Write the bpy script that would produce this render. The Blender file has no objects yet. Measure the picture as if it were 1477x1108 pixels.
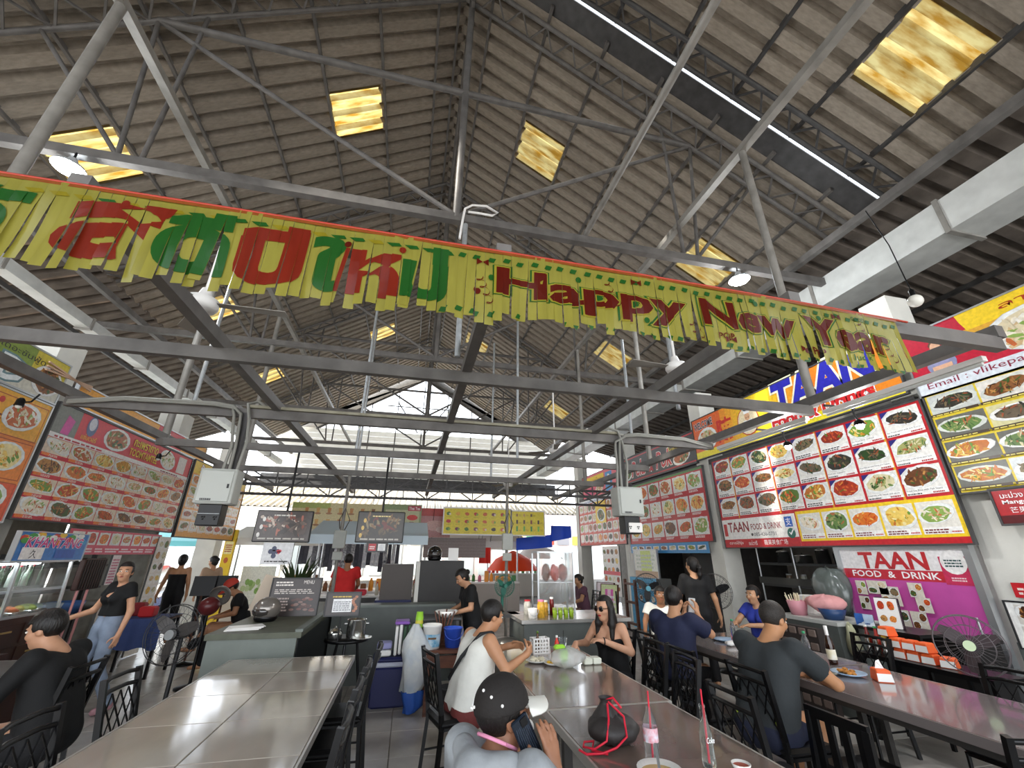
import bpy, bmesh, math, random
import numpy as np
from mathutils import Vector, Matrix
random.seed(7)
SC = bpy.context.scene
COL = SC.collection
PI = math.pi
# ---------------------------------------------------------------- camera, world, exposure
FPX, PITCH, YAW, ROLL, HC = 600.0, math.radians(22.25), math.radians(12.9), math.radians(.45), 1.65
def cam_axes():
    cy, sy, cp, sp = math.cos(YAW), math.sin(YAW), math.cos(PITCH), math.sin(PITCH)
    f = Vector((sy*cp, cy*cp, sp)); r = Vector((cy, -sy, 0)); u = r.cross(f)
    return math.cos(ROLL)*r+math.sin(ROLL)*u, -math.sin(ROLL)*r+math.cos(ROLL)*u, f
_r, _u, _f = cam_axes()
cd = bpy.data.cameras.new('camera'); cam = bpy.data.objects.new('camera', cd); COL.objects.link(cam)
cd.sensor_width = 36.0; cd.lens = FPX/1477*36.0; cd.clip_start = .05; cd.clip_end = 300
M = Matrix((( _r.x, _u.x, -_f.x, 0), (_r.y, _u.y, -_f.y, 0), (_r.z, _u.z, -_f.z, HC), (0, 0, 0, 1)))
cam.matrix_world = M
SC.camera = cam
SC.view_settings.view_transform = 'Standard'; SC.view_settings.look = 'None'
SC.view_settings.gamma = 1; SC.view_settings.use_curve_mapping = False
SC.view_settings.exposure = EXPOSURE = 1.2
try:
    SC.cycles.use_denoising = True
    SC.cycles.max_bounces = 8; SC.cycles.diffuse_bounces = 5; SC.cycles.transparent_max_bounces = 12
    SC.cycles.sample_clamp_indirect = 6
except Exception: pass
W = bpy.data.worlds.new('world'); SC.world = W; W.use_nodes = True
wn = W.node_tree.nodes; wl = W.node_tree.links
bgn = wn['Background']; bgn.inputs[1].default_value = 2.0
tc = wn.new('ShaderNodeTexCoord'); sx = wn.new('ShaderNodeSeparateXYZ'); rp = wn.new('ShaderNodeValToRGB')
wl.new(tc.outputs['Generated'], sx.inputs[0]); wl.new(sx.outputs['Z'], rp.inputs[0]); wl.new(rp.outputs[0], bgn.inputs[0])
rp.color_ramp.elements[0].position = 0.0; rp.color_ramp.elements[0].color = (.95, .97, 1, 1)
rp.color_ramp.elements[1].position = .6; rp.color_ramp.elements[1].color = (.78, .88, 1, 1)
sl = bpy.data.lights.new('sun', 'SUN'); sl.energy = 7.0; sl.angle = math.radians(3); sl.color = (1, .95, .86)
so = bpy.data.objects.new('sun', sl); COL.objects.link(so)
so.rotation_euler = Vector((.75, .2, -.63)).to_track_quat('-Z', 'Y').to_euler()
# ---------------------------------------------------------------- materials
def lin(c):
    if isinstance(c, str):
        c = c.lstrip('#'); c = [int(c[i:i+2], 16)/255 for i in (0, 2, 4)]
        c = [x/12.92 if x <= .04045 else ((x+.055)/1.055)**2.4 for x in c]
    return (c[0], c[1], c[2], 1)
MATS = {}
def mat(name, col, rough=.5, metal=0, noise=0, nscale=8, bump=0, bscale=40, emis=None, estr=0, alpha=1, trans=0, coat=0, spec=.5, objrand=0, col2=None, stretch=None, ior=1.45):
    if name in MATS: return MATS[name]
    m = bpy.data.materials.new(name); m.use_nodes = True; n = m.node_tree.nodes; l = m.node_tree.links
    b = n['Principled BSDF']; c = lin(col)
    b.inputs['Base Color'].default_value = c; b.inputs['Roughness'].default_value = rough; b.inputs['Metallic'].default_value = metal
    b.inputs['Specular IOR Level'].default_value = spec; b.inputs['IOR'].default_value = ior
    if coat: b.inputs['Coat Weight'].default_value = coat; b.inputs['Coat Roughness'].default_value = .08
    if trans: b.inputs['Transmission Weight'].default_value = trans
    if alpha < 1: b.inputs['Alpha'].default_value = alpha
    if emis: b.inputs['Emission Color'].default_value = lin(emis); b.inputs['Emission Strength'].default_value = estr
    vec = None
    if noise or bump or col2:
        t = n.new('ShaderNodeTexCoord'); vec = t.outputs['Object']
        if stretch:
            mp = n.new('ShaderNodeMapping'); mp.inputs['Scale'].default_value = stretch; l.new(vec, mp.inputs[0]); vec = mp.outputs[0]
    src = None
    if noise or col2:
        nt = n.new('ShaderNodeTexNoise'); nt.inputs['Scale'].default_value = nscale; nt.inputs['Detail'].default_value = 6; l.new(vec, nt.inputs['Vector'])
        r = n.new('ShaderNodeValToRGB'); e = r.color_ramp.elements
        c2 = lin(col2) if col2 else None
        e[0].position = .3; e[1].position = .7
        e[0].color = c2 if c2 else tuple(x*(1-noise) for x in c[:3])+(1,)
        e[1].color = tuple(min(1, x*(1+noise)) for x in c[:3])+(1,) if not c2 else c
        l.new(nt.outputs['Fac'], r.inputs[0]); src = r.outputs[0]
    if objrand:
        oi = n.new('ShaderNodeObjectInfo'); mr = n.new('ShaderNodeMapRange'); mr.inputs[3].default_value = 1-objrand; mr.inputs[4].default_value = 1+objrand
        l.new(oi.outputs['Random'], mr.inputs[0])
        mx = n.new('ShaderNodeVectorMath'); mx.operation = 'SCALE'
        if src: l.new(src, mx.inputs[0])
        else: mx.inputs[0].default_value = c[:3]
        l.new(mr.outputs[0], mx.inputs['Scale']); src = mx.outputs[0]
    if src: l.new(src, b.inputs['Base Color'])
    if bump:
        nb = n.new('ShaderNodeTexNoise'); nb.inputs['Scale'].default_value = bscale; nb.inputs['Detail'].default_value = 5; l.new(vec, nb.inputs['Vector'])
        bp = n.new('ShaderNodeBump'); bp.inputs['Strength'].default_value = bump; bp.inputs['Distance'].default_value = .02
        l.new(nb.outputs['Fac'], bp.inputs['Height']); l.new(bp.outputs[0], b.inputs['Normal'])
    MATS[name] = m
    return m
def print_mat(name='print', rough=.35, transl=0):
    if name in MATS: return MATS[name]
    m = bpy.data.materials.new(name); m.use_nodes = True; n = m.node_tree.nodes; l = m.node_tree.links; b = n['Principled BSDF']
    a = n.new('ShaderNodeAttribute'); a.attribute_name = 'Col'
    nt = n.new('ShaderNodeTexNoise'); nt.inputs['Scale'].default_value = 26; nt.inputs['Detail'].default_value = 4
    t = n.new('ShaderNodeTexCoord'); l.new(t.outputs['Object'], nt.inputs['Vector'])
    mr = n.new('ShaderNodeMapRange'); mr.inputs[1].default_value = .3; mr.inputs[2].default_value = .7; mr.inputs[3].default_value = .84; mr.inputs[4].default_value = 1.1; l.new(nt.outputs['Fac'], mr.inputs[0])
    mx = n.new('ShaderNodeVectorMath'); mx.operation = 'SCALE'; l.new(a.outputs['Color'], mx.inputs[0]); l.new(mr.outputs[0], mx.inputs['Scale'])
    l.new(mx.outputs[0], b.inputs['Base Color']); b.inputs['Roughness'].default_value = rough
    if transl:
        tr = n.new('ShaderNodeBsdfTranslucent'); l.new(mx.outputs[0], tr.inputs[0]); ms = n.new('ShaderNodeMixShader'); ms.inputs[0].default_value = transl
        l.new(b.outputs[0], ms.inputs[1]); l.new(tr.outputs[0], ms.inputs[2]); l.new(ms.outputs[0], n['Material Output'].inputs[0])
    MATS[name] = m
    return m
def sheet_mat(name, col, transl=.5, transp=0, noise=.3, nscale=6, stretch=None, rough=.4, col2=None):
    if name in MATS: return MATS[name]
    m = bpy.data.materials.new(name); m.use_nodes = True; n = m.node_tree.nodes; l = m.node_tree.links; b = n['Principled BSDF']
    c = lin(col); t = n.new('ShaderNodeTexCoord'); mp = n.new('ShaderNodeMapping'); l.new(t.outputs['Object'], mp.inputs[0])
    if stretch: mp.inputs['Scale'].default_value = stretch
    nt = n.new('ShaderNodeTexNoise'); nt.inputs['Scale'].default_value = nscale; nt.inputs['Detail'].default_value = 6; l.new(mp.outputs[0], nt.inputs['Vector'])
    r = n.new('ShaderNodeValToRGB'); e = r.color_ramp.elements; e[0].position = .35; e[1].position = .62
    e[0].color = lin(col2) if col2 else tuple(x*(1-noise) for x in c[:3])+(1,); e[1].color = c; l.new(nt.outputs['Fac'], r.inputs[0])
    l.new(r.outputs[0], b.inputs['Base Color']); b.inputs['Roughness'].default_value = rough
    tr = n.new('ShaderNodeBsdfTranslucent'); l.new(r.outputs[0], tr.inputs[0]); ms = n.new('ShaderNodeMixShader'); ms.inputs[0].default_value = transl
    l.new(b.outputs[0], ms.inputs[1]); l.new(tr.outputs[0], ms.inputs[2]); out = ms.outputs[0]
    if transp:
        tp = n.new('ShaderNodeBsdfTransparent'); l.new(r.outputs[0], tp.inputs[0]); m2 = n.new('ShaderNodeMixShader'); m2.inputs[0].default_value = transp
        l.new(out, m2.inputs[1]); l.new(tp.outputs[0], m2.inputs[2]); out = m2.outputs[0]
    l.new(out, n['Material Output'].inputs[0])
    MATS[name] = m
    return m
PRINT = print_mat()
ORD = 'first second third fourth fifth sixth seventh eighth ninth tenth eleventh twelfth thirteenth fourteenth fifteenth sixteenth seventeenth eighteenth nineteenth twentieth twenty-first twenty-second twenty-third twenty-fourth twenty-fifth'.split()
# ---------------------------------------------------------------- mesh builder
class MB:
    def __init__(s): s.v = []; s.f = []; s.c = []; s.sm = []
    def add(s, vs, fs, col=None, sm=False):
        o = len(s.v); s.v += [tuple(x) for x in vs]
        for f in fs: s.f.append(tuple(i+o for i in f)); s.c.append(col); s.sm.append(sm)
        return s
    def box(s, c, d, rz=0, R=None, col=None):
        x, y, z = d[0]/2, d[1]/2, d[2]/2
        vs = [Vector(p) for p in ((-x,-y,-z),(x,-y,-z),(x,y,-z),(-x,y,-z),(-x,-y,z),(x,-y,z),(x,y,z),(-x,y,z))]
        if R is None and rz: R = Matrix.Rotation(rz, 3, 'Z')
        if R is not None: vs = [R @ v for v in vs]
        c = Vector(c)
        return s.add([v+c for v in vs], [(3,2,1,0),(4,5,6,7),(0,1,5,4),(1,2,6,5),(2,3,7,6),(3,0,4,7)], col)
    def bbox(s, lo, hi, col=None):
        return s.box([(a+b)/2 for a, b in zip(lo, hi)], [b-a for a, b in zip(lo, hi)], col=col)
    def cbox(s, c, d, b=.01, rz=0, R=None, taper=1, col=None):   # box with chamfered edges
        x, y, z = d[0]/2, d[1]/2, d[2]/2; b = min(b, x*.9, y*.9, z*.9)
        rings = []
        for (zz, ins) in ((-z, b), (-z+b, 0), (z-b, 0), (z, b)):
            k = 1 if zz < 0 else taper; X, Y = x*k-ins, y*k-ins; e = b*.7
            rings.append([(-X+e,-Y,zz),(X-e,-Y,zz),(X,-Y+e,zz),(X,Y-e,zz),(X-e,Y,zz),(-X+e,Y,zz),(-X,Y-e,zz),(-X,-Y+e,zz)])
        vs = [Vector(p) for r in rings for p in r]
        if R is None and rz: R = Matrix.Rotation(rz, 3, 'Z')
        if R is not None: vs = [R @ v for v in vs]
        c = Vector(c); fs = [tuple(range(7,-1,-1)), tuple(range(24,32))]
        for k in range(3):
            for i in range(8): j = (i+1) % 8; fs.append((k*8+i, k*8+j, k*8+8+j, k*8+8+i))
        return s.add([v+c for v in vs], fs, col)
    def bar(s, p, q, w, h=None, up=(0,0,1), col=None):
        p, q = Vector(p), Vector(q); h = h or w; d = (q-p); L = d.length
        if L < 1e-6: return s
        d /= L; up = Vector(up); r = d.cross(up)
        if r.length < 1e-3: r = d.cross(Vector((1,0,0)))
        r.normalize(); u = r.cross(d); R = Matrix((r, d, u)).transposed()
        return s.box((p+q)/2, (w, L, h), R=R, col=col)
    def tube(s, pts, r, n=8, cap=True, col=None, sm=True, rr=None):
        pts = [Vector(p) for p in pts]; rings = []; up = None
        for i, p in enumerate(pts):
            d = (pts[min(i+1, len(pts)-1)]-pts[max(i-1, 0)])
            if d.length < 1e-9: d = Vector((0,0,1))
            d.normalize()
            if up is None:
                up = Vector((0,0,1)) if abs(d.z) < .9 else Vector((1,0,0))
            x = d.cross(up); x.normalize(); y = x.cross(d); up = y
            R = rr[i] if rr else r
            rings.append([p+R*(x*math.cos(2*PI*k/n)+y*math.sin(2*PI*k/n)) for k in range(n)])
        vs = [v for g in rings for v in g]; fs = []
        for i in range(len(pts)-1):
            for k in range(n):
                j = (k+1) % n; fs.append((i*n+k, i*n+j, (i+1)*n+j, (i+1)*n+k))
        s.add(vs, fs, col, sm)
        if cap: s.add(rings[0], [tuple(range(n-1,-1,-1))], col); s.add(rings[-1], [tuple(range(n))], col)
        return s
    def lathe(s, prof, c=(0,0,0), n=16, col=None, sm=True, R=None, sx=1, sy=1):   # profile [(r,z)...]
        c = Vector(c); vs = []
        for r, z in prof:
            for k in range(n):
                v = Vector((r*math.cos(2*PI*k/n)*sx, r*math.sin(2*PI*k/n)*sy, z))
                vs.append((R @ v if R is not None else v)+c)
        fs = [(i*n+k, i*n+(k+1) % n, (i+1)*n+(k+1) % n, (i+1)*n+k) for i in range(len(prof)-1) for k in range(n)]
        return s.add(vs, fs, col, sm)
    def sphere(s, c, r, n=12, m=8, sc=(1,1,1), col=None, R=None):
        pr = [(r*math.sin(PI*i/m)+1e-5, -r*math.cos(PI*i/m)) for i in range(m+1)]
        c = Vector(c); vs = []
        for a, z in pr:
            for k in range(n):
                v = Vector((a*math.cos(2*PI*k/n)*sc[0], a*math.sin(2*PI*k/n)*sc[1], z*sc[2]))
                vs.append((R @ v if R is not None else v)+c)
        return s.add(vs, [(i*n+k, i*n+(k+1) % n, (i+1)*n+(k+1) % n, (i+1)*n+k) for i in range(m) for k in range(n)], col, True)
    def poly(s, pts, col=None): return s.add(pts, [tuple(range(len(pts)))], col)
    def mesh(s, name, m):
        me = bpy.data.meshes.new(name); me.from_pydata(s.v, [], s.f)
        if any(s.sm): me.polygons.foreach_set('use_smooth', s.sm)
        if any(c is not None for c in s.c):
            at = me.color_attributes.new('Col', 'FLOAT_COLOR', 'CORNER'); a = []
            for f, c in zip(s.f, s.c):
                c = c or (1,1,1,1); a += list(c)*len(f)
            at.data.foreach_set('color', a)
        me.materials.append(m); me.update()
        return me
    def build(s, name, m, parent=None, loc=None, rz=0, label=None):
        o = bpy.data.objects.new(name, s.mesh(name, m)); COL.objects.link(o)
        if parent is not None: o.parent = parent
        if loc is not None: o.location = loc
        if rz: o.rotation_euler = (0,0,rz)
        if label: o['label'] = label
        return o
def thing(name, label, cat, loc=(0,0,0), rz=0, group=None):
    o = bpy.data.objects.new(name, None); o.empty_display_size = .1; COL.objects.link(o)
    o.location = loc; o.rotation_euler = (0,0,rz); o['label'] = label; o['category'] = cat
    if group: o['group'] = group
    return o
def tag(o, label, cat, group=None):
    o['label'] = label; o['category'] = cat
    if group: o['group'] = group
    return o
def struct(o): o['kind'] = 'structure'; return o
def sempty(name): o = bpy.data.objects.new(name, None); COL.objects.link(o); o['kind'] = 'structure'; return o
def kids(o): return [c for c in KID.get(o.name, [])]
def dup(root, loc, rz=0, label=None, group=None, scale=None):
    r = root.copy(); COL.objects.link(r); r.location = loc; r.rotation_euler = (0,0,rz)
    if scale: r.scale = (scale,)*3
    if label: r['label'] = label
    if group: r['group'] = group
    for ch in list(root.children):
        c = ch.copy(); COL.objects.link(c); c.parent = r
        for g in list(ch.children):
            d = g.copy(); COL.objects.link(d); d.parent = c
    return r
def inst(me, name, parent, loc=(0,0,0), rot=(0,0,0), scale=None):
    o = bpy.data.objects.new(name, me); COL.objects.link(o); o.parent = parent; o.location = loc; o.rotation_euler = rot
    if scale: o.scale = scale
    return o
def at(x, y, axis, val):      # point at a chosen depth, height or side distance, seen along a line of sight
    d = _r*(x-738.5)+_u*(554-y)+_f*FPX; o = Vector((0, 0, HC)); i = 'XYZ'.index(axis); return o+d*((val-o[i])/d[i])
# ---------------------------------------------------------------- lettering
_txt = {}
def text_geo(t, bold=0, shear=0, space=1):
    key = (t, bold, shear, space)
    if key in _txt: return _txt[key]
    cu = bpy.data.curves.new('t', 'FONT'); cu.body = t; cu.size = 1; cu.offset = bold; cu.shear = shear; cu.space_character = space; cu.resolution_u = 2
    ob = bpy.data.objects.new('t', cu); COL.objects.link(ob)
    dg = bpy.context.evaluated_depsgraph_get(); me = bpy.data.meshes.new_from_object(ob.evaluated_get(dg))
    v = [(p.co.x, p.co.y) for p in me.vertices]; f = [tuple(p.vertices) for p in me.polygons]
    bpy.data.objects.remove(ob); bpy.data.curves.remove(cu); bpy.data.meshes.remove(me)
    if v:
        x0 = min(a for a, b in v); x1 = max(a for a, b in v); y0 = min(b for a, b in v); y1 = max(b for a, b in v)
    else: x0 = y0 = 0; x1 = y1 = 1
    _txt[key] = (v, f, x0, y0, x1, y1)
    return _txt[key]
LAY = .0012
class Board:      # flat print: u to the right, v up, layers stacked towards -Y
    def __init__(s): s.mb = MB()
    def rect(s, u, v, w, h, col, lay=1, sk=0):
        s.mb.poly([(u+sk*0, -lay*LAY, v), (u+w, -lay*LAY, v), (u+w+sk, -lay*LAY, v+h), (u+sk, -lay*LAY, v+h)], lin(col)); return s
    def poly(s, pts, col, lay=1): s.mb.poly([(u, -lay*LAY, v) for u, v in pts], lin(col)); return s
    def disc(s, u, v, a, b, col, lay=1, n=16, rot=0, jit=0):
        pts = []
        for k in range(n):
            t = 2*PI*k/n; q = 1+random.uniform(-jit, jit); x, y = a*q*math.cos(t), b*q*math.sin(t)
            pts.append((u+x*math.cos(rot)-y*math.sin(rot), v+x*math.sin(rot)+y*math.cos(rot)))
        return s.poly(pts, col, lay)
    def text(s, t, u, v, w, h, col, lay=4, bold=0, shear=0, rot=0, fit=True, outline=None, ow=.03, arc=0, space=1):
        if outline: s.text(t, u, v, w, h, outline, lay-1, bold+ow, shear, rot, fit, None, arc=arc, space=space)
        V, F, x0, y0, x1, y1 = text_geo(t, bold, shear, space); X0, Y0, X1, Y1 = text_geo(t, 0, shear, space)[2:]
        sx = w/max(X1-X0, 1e-6); sy = h/max(Y1-Y0, 1e-6)
        pts = []
        for a, b in V:
            x, y = (a-X0)*sx, (b-Y0)*sy
            if arc: y += arc*math.sin(PI*min(max(x/w, 0), 1))
            if rot: x, y = x*math.cos(rot)-y*math.sin(rot), x*math.sin(rot)+y*math.cos(rot)
            pts.append((u+x, -lay*LAY, v+y))
        s.mb.add(pts, F, lin(col)); return s
    def lines(s, u, v, w, h, n, col, lay=4):          # greeked small print: rows of word-long dashes
        for i in range(n):
            x = u; y = v+h*(n-1-i)/n
            while x < u+w*.92:
                L = random.uniform(.06, .2)*w; L = min(L, u+w-x); s.rect(x, y, L, h/n*.55, col, lay); x += L+.03*w
        return s
    def dish(s, u, v, w, h, pal, plate='#eef0ee', tile='#f4f2ee', lay=2, n=16, cap=None, shape=0):
        if tile: s.rect(u, v, w, h, tile, lay)
        cu, cv = u+w/2+random.uniform(-.04, .04)*w, v+h*.52; a, b = w*.5, h*.5; rot = random.uniform(-.25, .25)
        if shape == 1: b *= .72
        s.disc(cu, cv, a*1.02, b*1.02, '#c9ccd0', lay+1, 14, rot); s.disc(cu, cv, a, b, plate, lay+2, 14, rot)
        base = random.choice(pal); s.disc(cu, cv, a*.84, b*.82, base, lay+3, 11, rot, .1)
        n = int(n*1.6)
        for k in range(n):
            t = random.uniform(0, 2*PI); q = math.sqrt(random.random())*.74
            x, y = a*q*math.cos(t), b*q*math.sin(t)
            s.disc(cu+x, cv+y, a*random.uniform(.09, .22), b*random.uniform(.06, .15), random.choice(pal), lay+4+k*.1, 5, random.uniform(0, PI), .25)
        return s
    def build(s, name, parent, m=None): return s.mb.build(name, m or PRINT, parent)
PAL = dict(red=['#b5391f','#d4622a','#8e2a18','#e08b3e','#5c7a2e','#c9482f'], brown=['#6b3f22','#8d5a30','#a9743f','#4b2b18','#3c5a24','#c08a4a'],
           green=['#4a6a34', '#6a8a48', '#34502a', '#a6a868', '#d9d0a8', '#b8683f'], yellow=['#e0b040','#f0cf6a','#d99a2b','#f4e3a4','#6f9a3a','#c8742e'],
           white=['#efe6d2','#e0d2b0','#d8b98a','#8fae55','#c96a3a','#f6f1e6'], dark=['#33302a','#4d4438','#6b5d49','#81704f','#2d4a24','#a3522e'],
           orange=['#e07a2c','#f09a40','#d85f1f','#c9481c','#f2c06a','#7a9a3c'])
MIX = ['red','brown','brown','green','yellow','white','dark','orange']
def menu(bd, u, v, W_, H_, nc, nr, gap=.02, pals=None, tile='#f2efe8', cap='#ffffff', captext='#8a3030', caph=.2, n=16, tri=None, skip=()):
    cw, ch = W_/nc, H_/nr
    for j in range(nr):
        for i in range(nc):
            if (i, j) in skip: continue
            x, y = u+i*cw+gap/2, v+H_-(j+1)*ch+gap/2; w, h = cw-gap, ch-gap
            p = PAL[random.choice(pals or MIX)]
            bd.dish(x, y+h*caph, w, h*(1-caph), p, tile=tile, n=n, shape=random.random() < .4)
            if cap: bd.rect(x, y, w, h*caph, cap, 3)
            if caph > .05:
                bd.lines(x+w*.05, y+h*caph*.15, w*.62, h*caph*.75, 2, captext if cap else '#ffffff', 4)
                if cap: bd.lines(x+w*.72, y+h*caph*.2, w*.25, h*caph*.35, 1, '#c02a2a', 4)
            if tri: bd.poly([(x, y+h), (x+w*.24, y+h), (x, y+h*.76)], tri, 6)
BOARD_BACK = mat('board_back', '#5a5a58', .6)
ALU = mat('aluminium', '#b9bcbe', .35, .8)
def board_thing(name, label, cat, loc, rz, w, h, bg, frame=ALU, tilt=0, group=None, fr=.02, depth=.03):
    t = thing(name, label, cat, loc, rz, group)
    if tilt: t.rotation_euler = (tilt, 0, rz)
    MB().box((w/2, depth/2+.001, h/2), (w, depth, h)).build('panel', BOARD_BACK, t)
    if fr:
        f = MB()
        for c, d in (((w/2, 0, -fr/2), (w+2*fr, depth+.02, fr)), ((w/2, 0, h+fr/2), (w+2*fr, depth+.02, fr)), ((-fr/2, 0, h/2), (fr, depth+.02, h)), ((w+fr/2, 0, h/2), (fr, depth+.02, h))): f.box((c[0], depth/2-.002, c[2]), d)
        f.build('frame', frame, t)
    b = Board(); b.rect(0, 0, w, h, bg, .6)
    return t, b
# ================================================================ SETTING
STEEL = mat('painted_steel', '#6a6764', .5, .1, noise=.25, nscale=5)
STEELL = mat('pale_steel', '#8d8a84', .5, .1, noise=.2, nscale=5)
STEELD = mat('dark_steel', '#4b4a4a', .5, .2, noise=.25, nscale=6)
GALV = mat('galvanised', '#a8acae', .4, .6, noise=.15, nscale=20)
PLAST = mat('white_plaster', '#d9d8d0', .7, noise=.08, nscale=3, bump=.1, bscale=30)
# floor of tiles
fl = struct(MB().box((1, 12, -.06), (40, 46, .1)).build('floor', mat('grout', '#6f6a64', .8)))
TILE = mat('floor_tile', '#b5afa8', .26, noise=.16, nscale=3, objrand=.07, coat=.15)
tm = MB().cbox((0, 0, 0), (.594, .594, .012), .004).mesh('floor_tile', TILE)
cells = []
for i in range(-10, 14):
    for j in range(1, 27):
        x, y = i*.6+.3, j*.6+.2; cells.append((x*x+y*y, x, y))
cells.sort(); rest = MB()
for k, (d, x, y) in enumerate(cells):
    if k < 300: inst(tm, 'tile', fl, (x, y, -.006))
    else: rest.box((x, y, -.006), (.594, .594, .012))
o = rest.build('tile_field', TILE, fl); o['kind'] = 'stuff'
# roof
RX, RZ, RK = .12, 11.8, .62
OFF = [0, .5, 1.52, 2.54, 3.55, 4.57, 5.58, 6.6, 7.3]
def roof_z(x): return RZ-RK*abs(x-RX)
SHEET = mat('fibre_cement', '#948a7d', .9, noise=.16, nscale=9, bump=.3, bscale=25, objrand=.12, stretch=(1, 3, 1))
SKY = sheet_mat('yellow_fibreglass', (.36, .29, .12), .72, .12, .4, 3.2, (.7, 3.2, 1), col2=(.2, .1, .012))
ceil = sempty('ceiling')
AL = math.atan(RK)
def sheet_mesh(L, n, per, seg, m, amp=.065, name='roof_sheet'):
    prof = []
    for k in range(n):
        for u, z in ((0, -1), (.54, -1), (.63, 1), (.91, 1)): prof.append(((k+u)*per, z*amp))
    prof += [(n*per, -amp), (n*per+.05, -amp)]
    N = len(prof); vs = [(xi, y, z) for xi in (0, L) for y, z in prof]
    b = MB(); b.add(vs, [(k, k+1, N+k+1, N+k) for k in range(N-1)], sm=False); return b.mesh(name, m)
rows = {}
SHW = 1.0
skylights = {(1, 2): [6.42, 16.5], (1, 6): [1.25, 6.45, 11.6, 16.75], (-1, 2): [6.25, 16.05], (-1, 6): [6.45, 11.6, 16.6]}
sheets = []
for side in (1, -1):
    for r in range(8):
        a, b = OFF[r], OFF[r+1]; L = (b-a)/math.cos(AL)+.12
        for (y0, y1) in ((-4.27, 3.73), (4.24, 23.24)):
            y = y0
            while y < y1-.01:
                sk = any(abs(y-s) < .5 for s in skylights.get((side, r), []))
                sheets.append((side, r, y, L, sk)); y += SHW
meshes = {}
def vis(side, r, y):
    x = RX+side*(OFF[r]+OFF[r+1])/2
    return abs(y)+abs(x)*.5 + (50 if y < 0 and r < 6 else 0)
sheets.sort(key=lambda s: vis(s[0], s[1], s[2]))
n_ind = 0; far = MB()
for side, r, y, L, sk in sheets:
    key = (round(L, 2), sk)
    if key not in meshes:
        meshes[key] = sheet_mesh(L, 3, SHW/3, 8, SKY if sk else SHEET)
    me = meshes[key]
    x = RX+side*OFF[r]; z = roof_z(x)+.05-.012*(r % 2)+.007*(int(round(y)) % 2)
    ax = RX+side*OFF[r]
    if side > 0: M4 = Matrix.Translation((ax, y, z)) @ Matrix.Rotation(AL, 4, 'Y')
    else: M4 = Matrix.Translation((ax, y+SHW+.02, z)) @ Matrix.Rotation(PI, 4, 'Z') @ Matrix.Rotation(AL, 4, 'Y')
    if sk or n_ind < 290:
        o = bpy.data.objects.new('skylight_panel' if sk else 'roof_sheet', me); COL.objects.link(o); o.parent = ceil; o.matrix_local = M4
        if sk: o['label'] = 'yellow translucent corrugated panel letting daylight in'
        n_ind += 0 if sk else 1
    else:
        far.add([M4 @ v.co for v in me.vertices], [tuple(p.vertices) for p in me.polygons])
if far.v: o = far.build('far_roof_sheets', SHEET, ceil); o['kind'] = 'stuff'
for side in (1, -1):
    for k in range(1, 9):
        x = RX+side*OFF[k]; z = roof_z(x)-.03
        MB().bar((x, 4.1, z), (x, 23.3, z), .05, .08).build('purlin', STEEL, ceil)
        MB().bar((x, -4.2, z), (x, 3.8, z), .05, .08).build('purlin', STEELD, ceil)
MB().bar((RX-.12, -4, RZ-.08), (RX-.12, 23.3, RZ-.08), .05, .09).build('ridge_purlin', STEEL, ceil)
MB().bar((RX+.1, -4, RZ-.08), (RX+.1, 23.3, RZ-.08), .05, .09).build('ridge_purlin', STEEL, ceil)
MB().tube([(.25, 4.6, 11.35), (.25, 23.2, 11.35)], .045, 8).build('ridge_pipe', STEEL, ceil)
for x, z in ((4.0, 6.87), (-3.5, 7.05)):
    MB().bar((x, -4, z), (x, 23, z), .1, .1).build('brace_beam', STEELL, ceil)
MB().add([(RX-.3, -4.2, RZ-.08), (RX, -4.2, RZ+.16), (RX+.3, -4.2, RZ-.08), (RX-.3, 23.4, RZ-.08), (RX, 23.4, RZ+.16), (RX+.3, 23.4, RZ-.08)], [(0, 1, 4, 3), (1, 2, 5, 4)]).build('ridge_cap', SHEET, ceil)
MB().tube([(2.24, -4.1, 6.27), (2.24, 4.75, 6.27)], .045, 8).build('long_pipe', STEELL, ceil)
for x, z in ((6.4, 6.55), (-6.3, 6.4)): MB().bar((x, -4.1, z), (x, 23.2, z), .1, .12).build('eave_beam', STEEL, ceil)
# flashing strip between the two roof levels
fs = MB()
for side in (1, -1):
    a = (RX, 4.08, RZ+.02); b = (RX+side*7.3, 4.08, roof_z(RX+side*7.3)+.02)
    fs.bar(a, b, .42, .03)
fs.build('flashing', STEELD, ceil)
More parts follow.
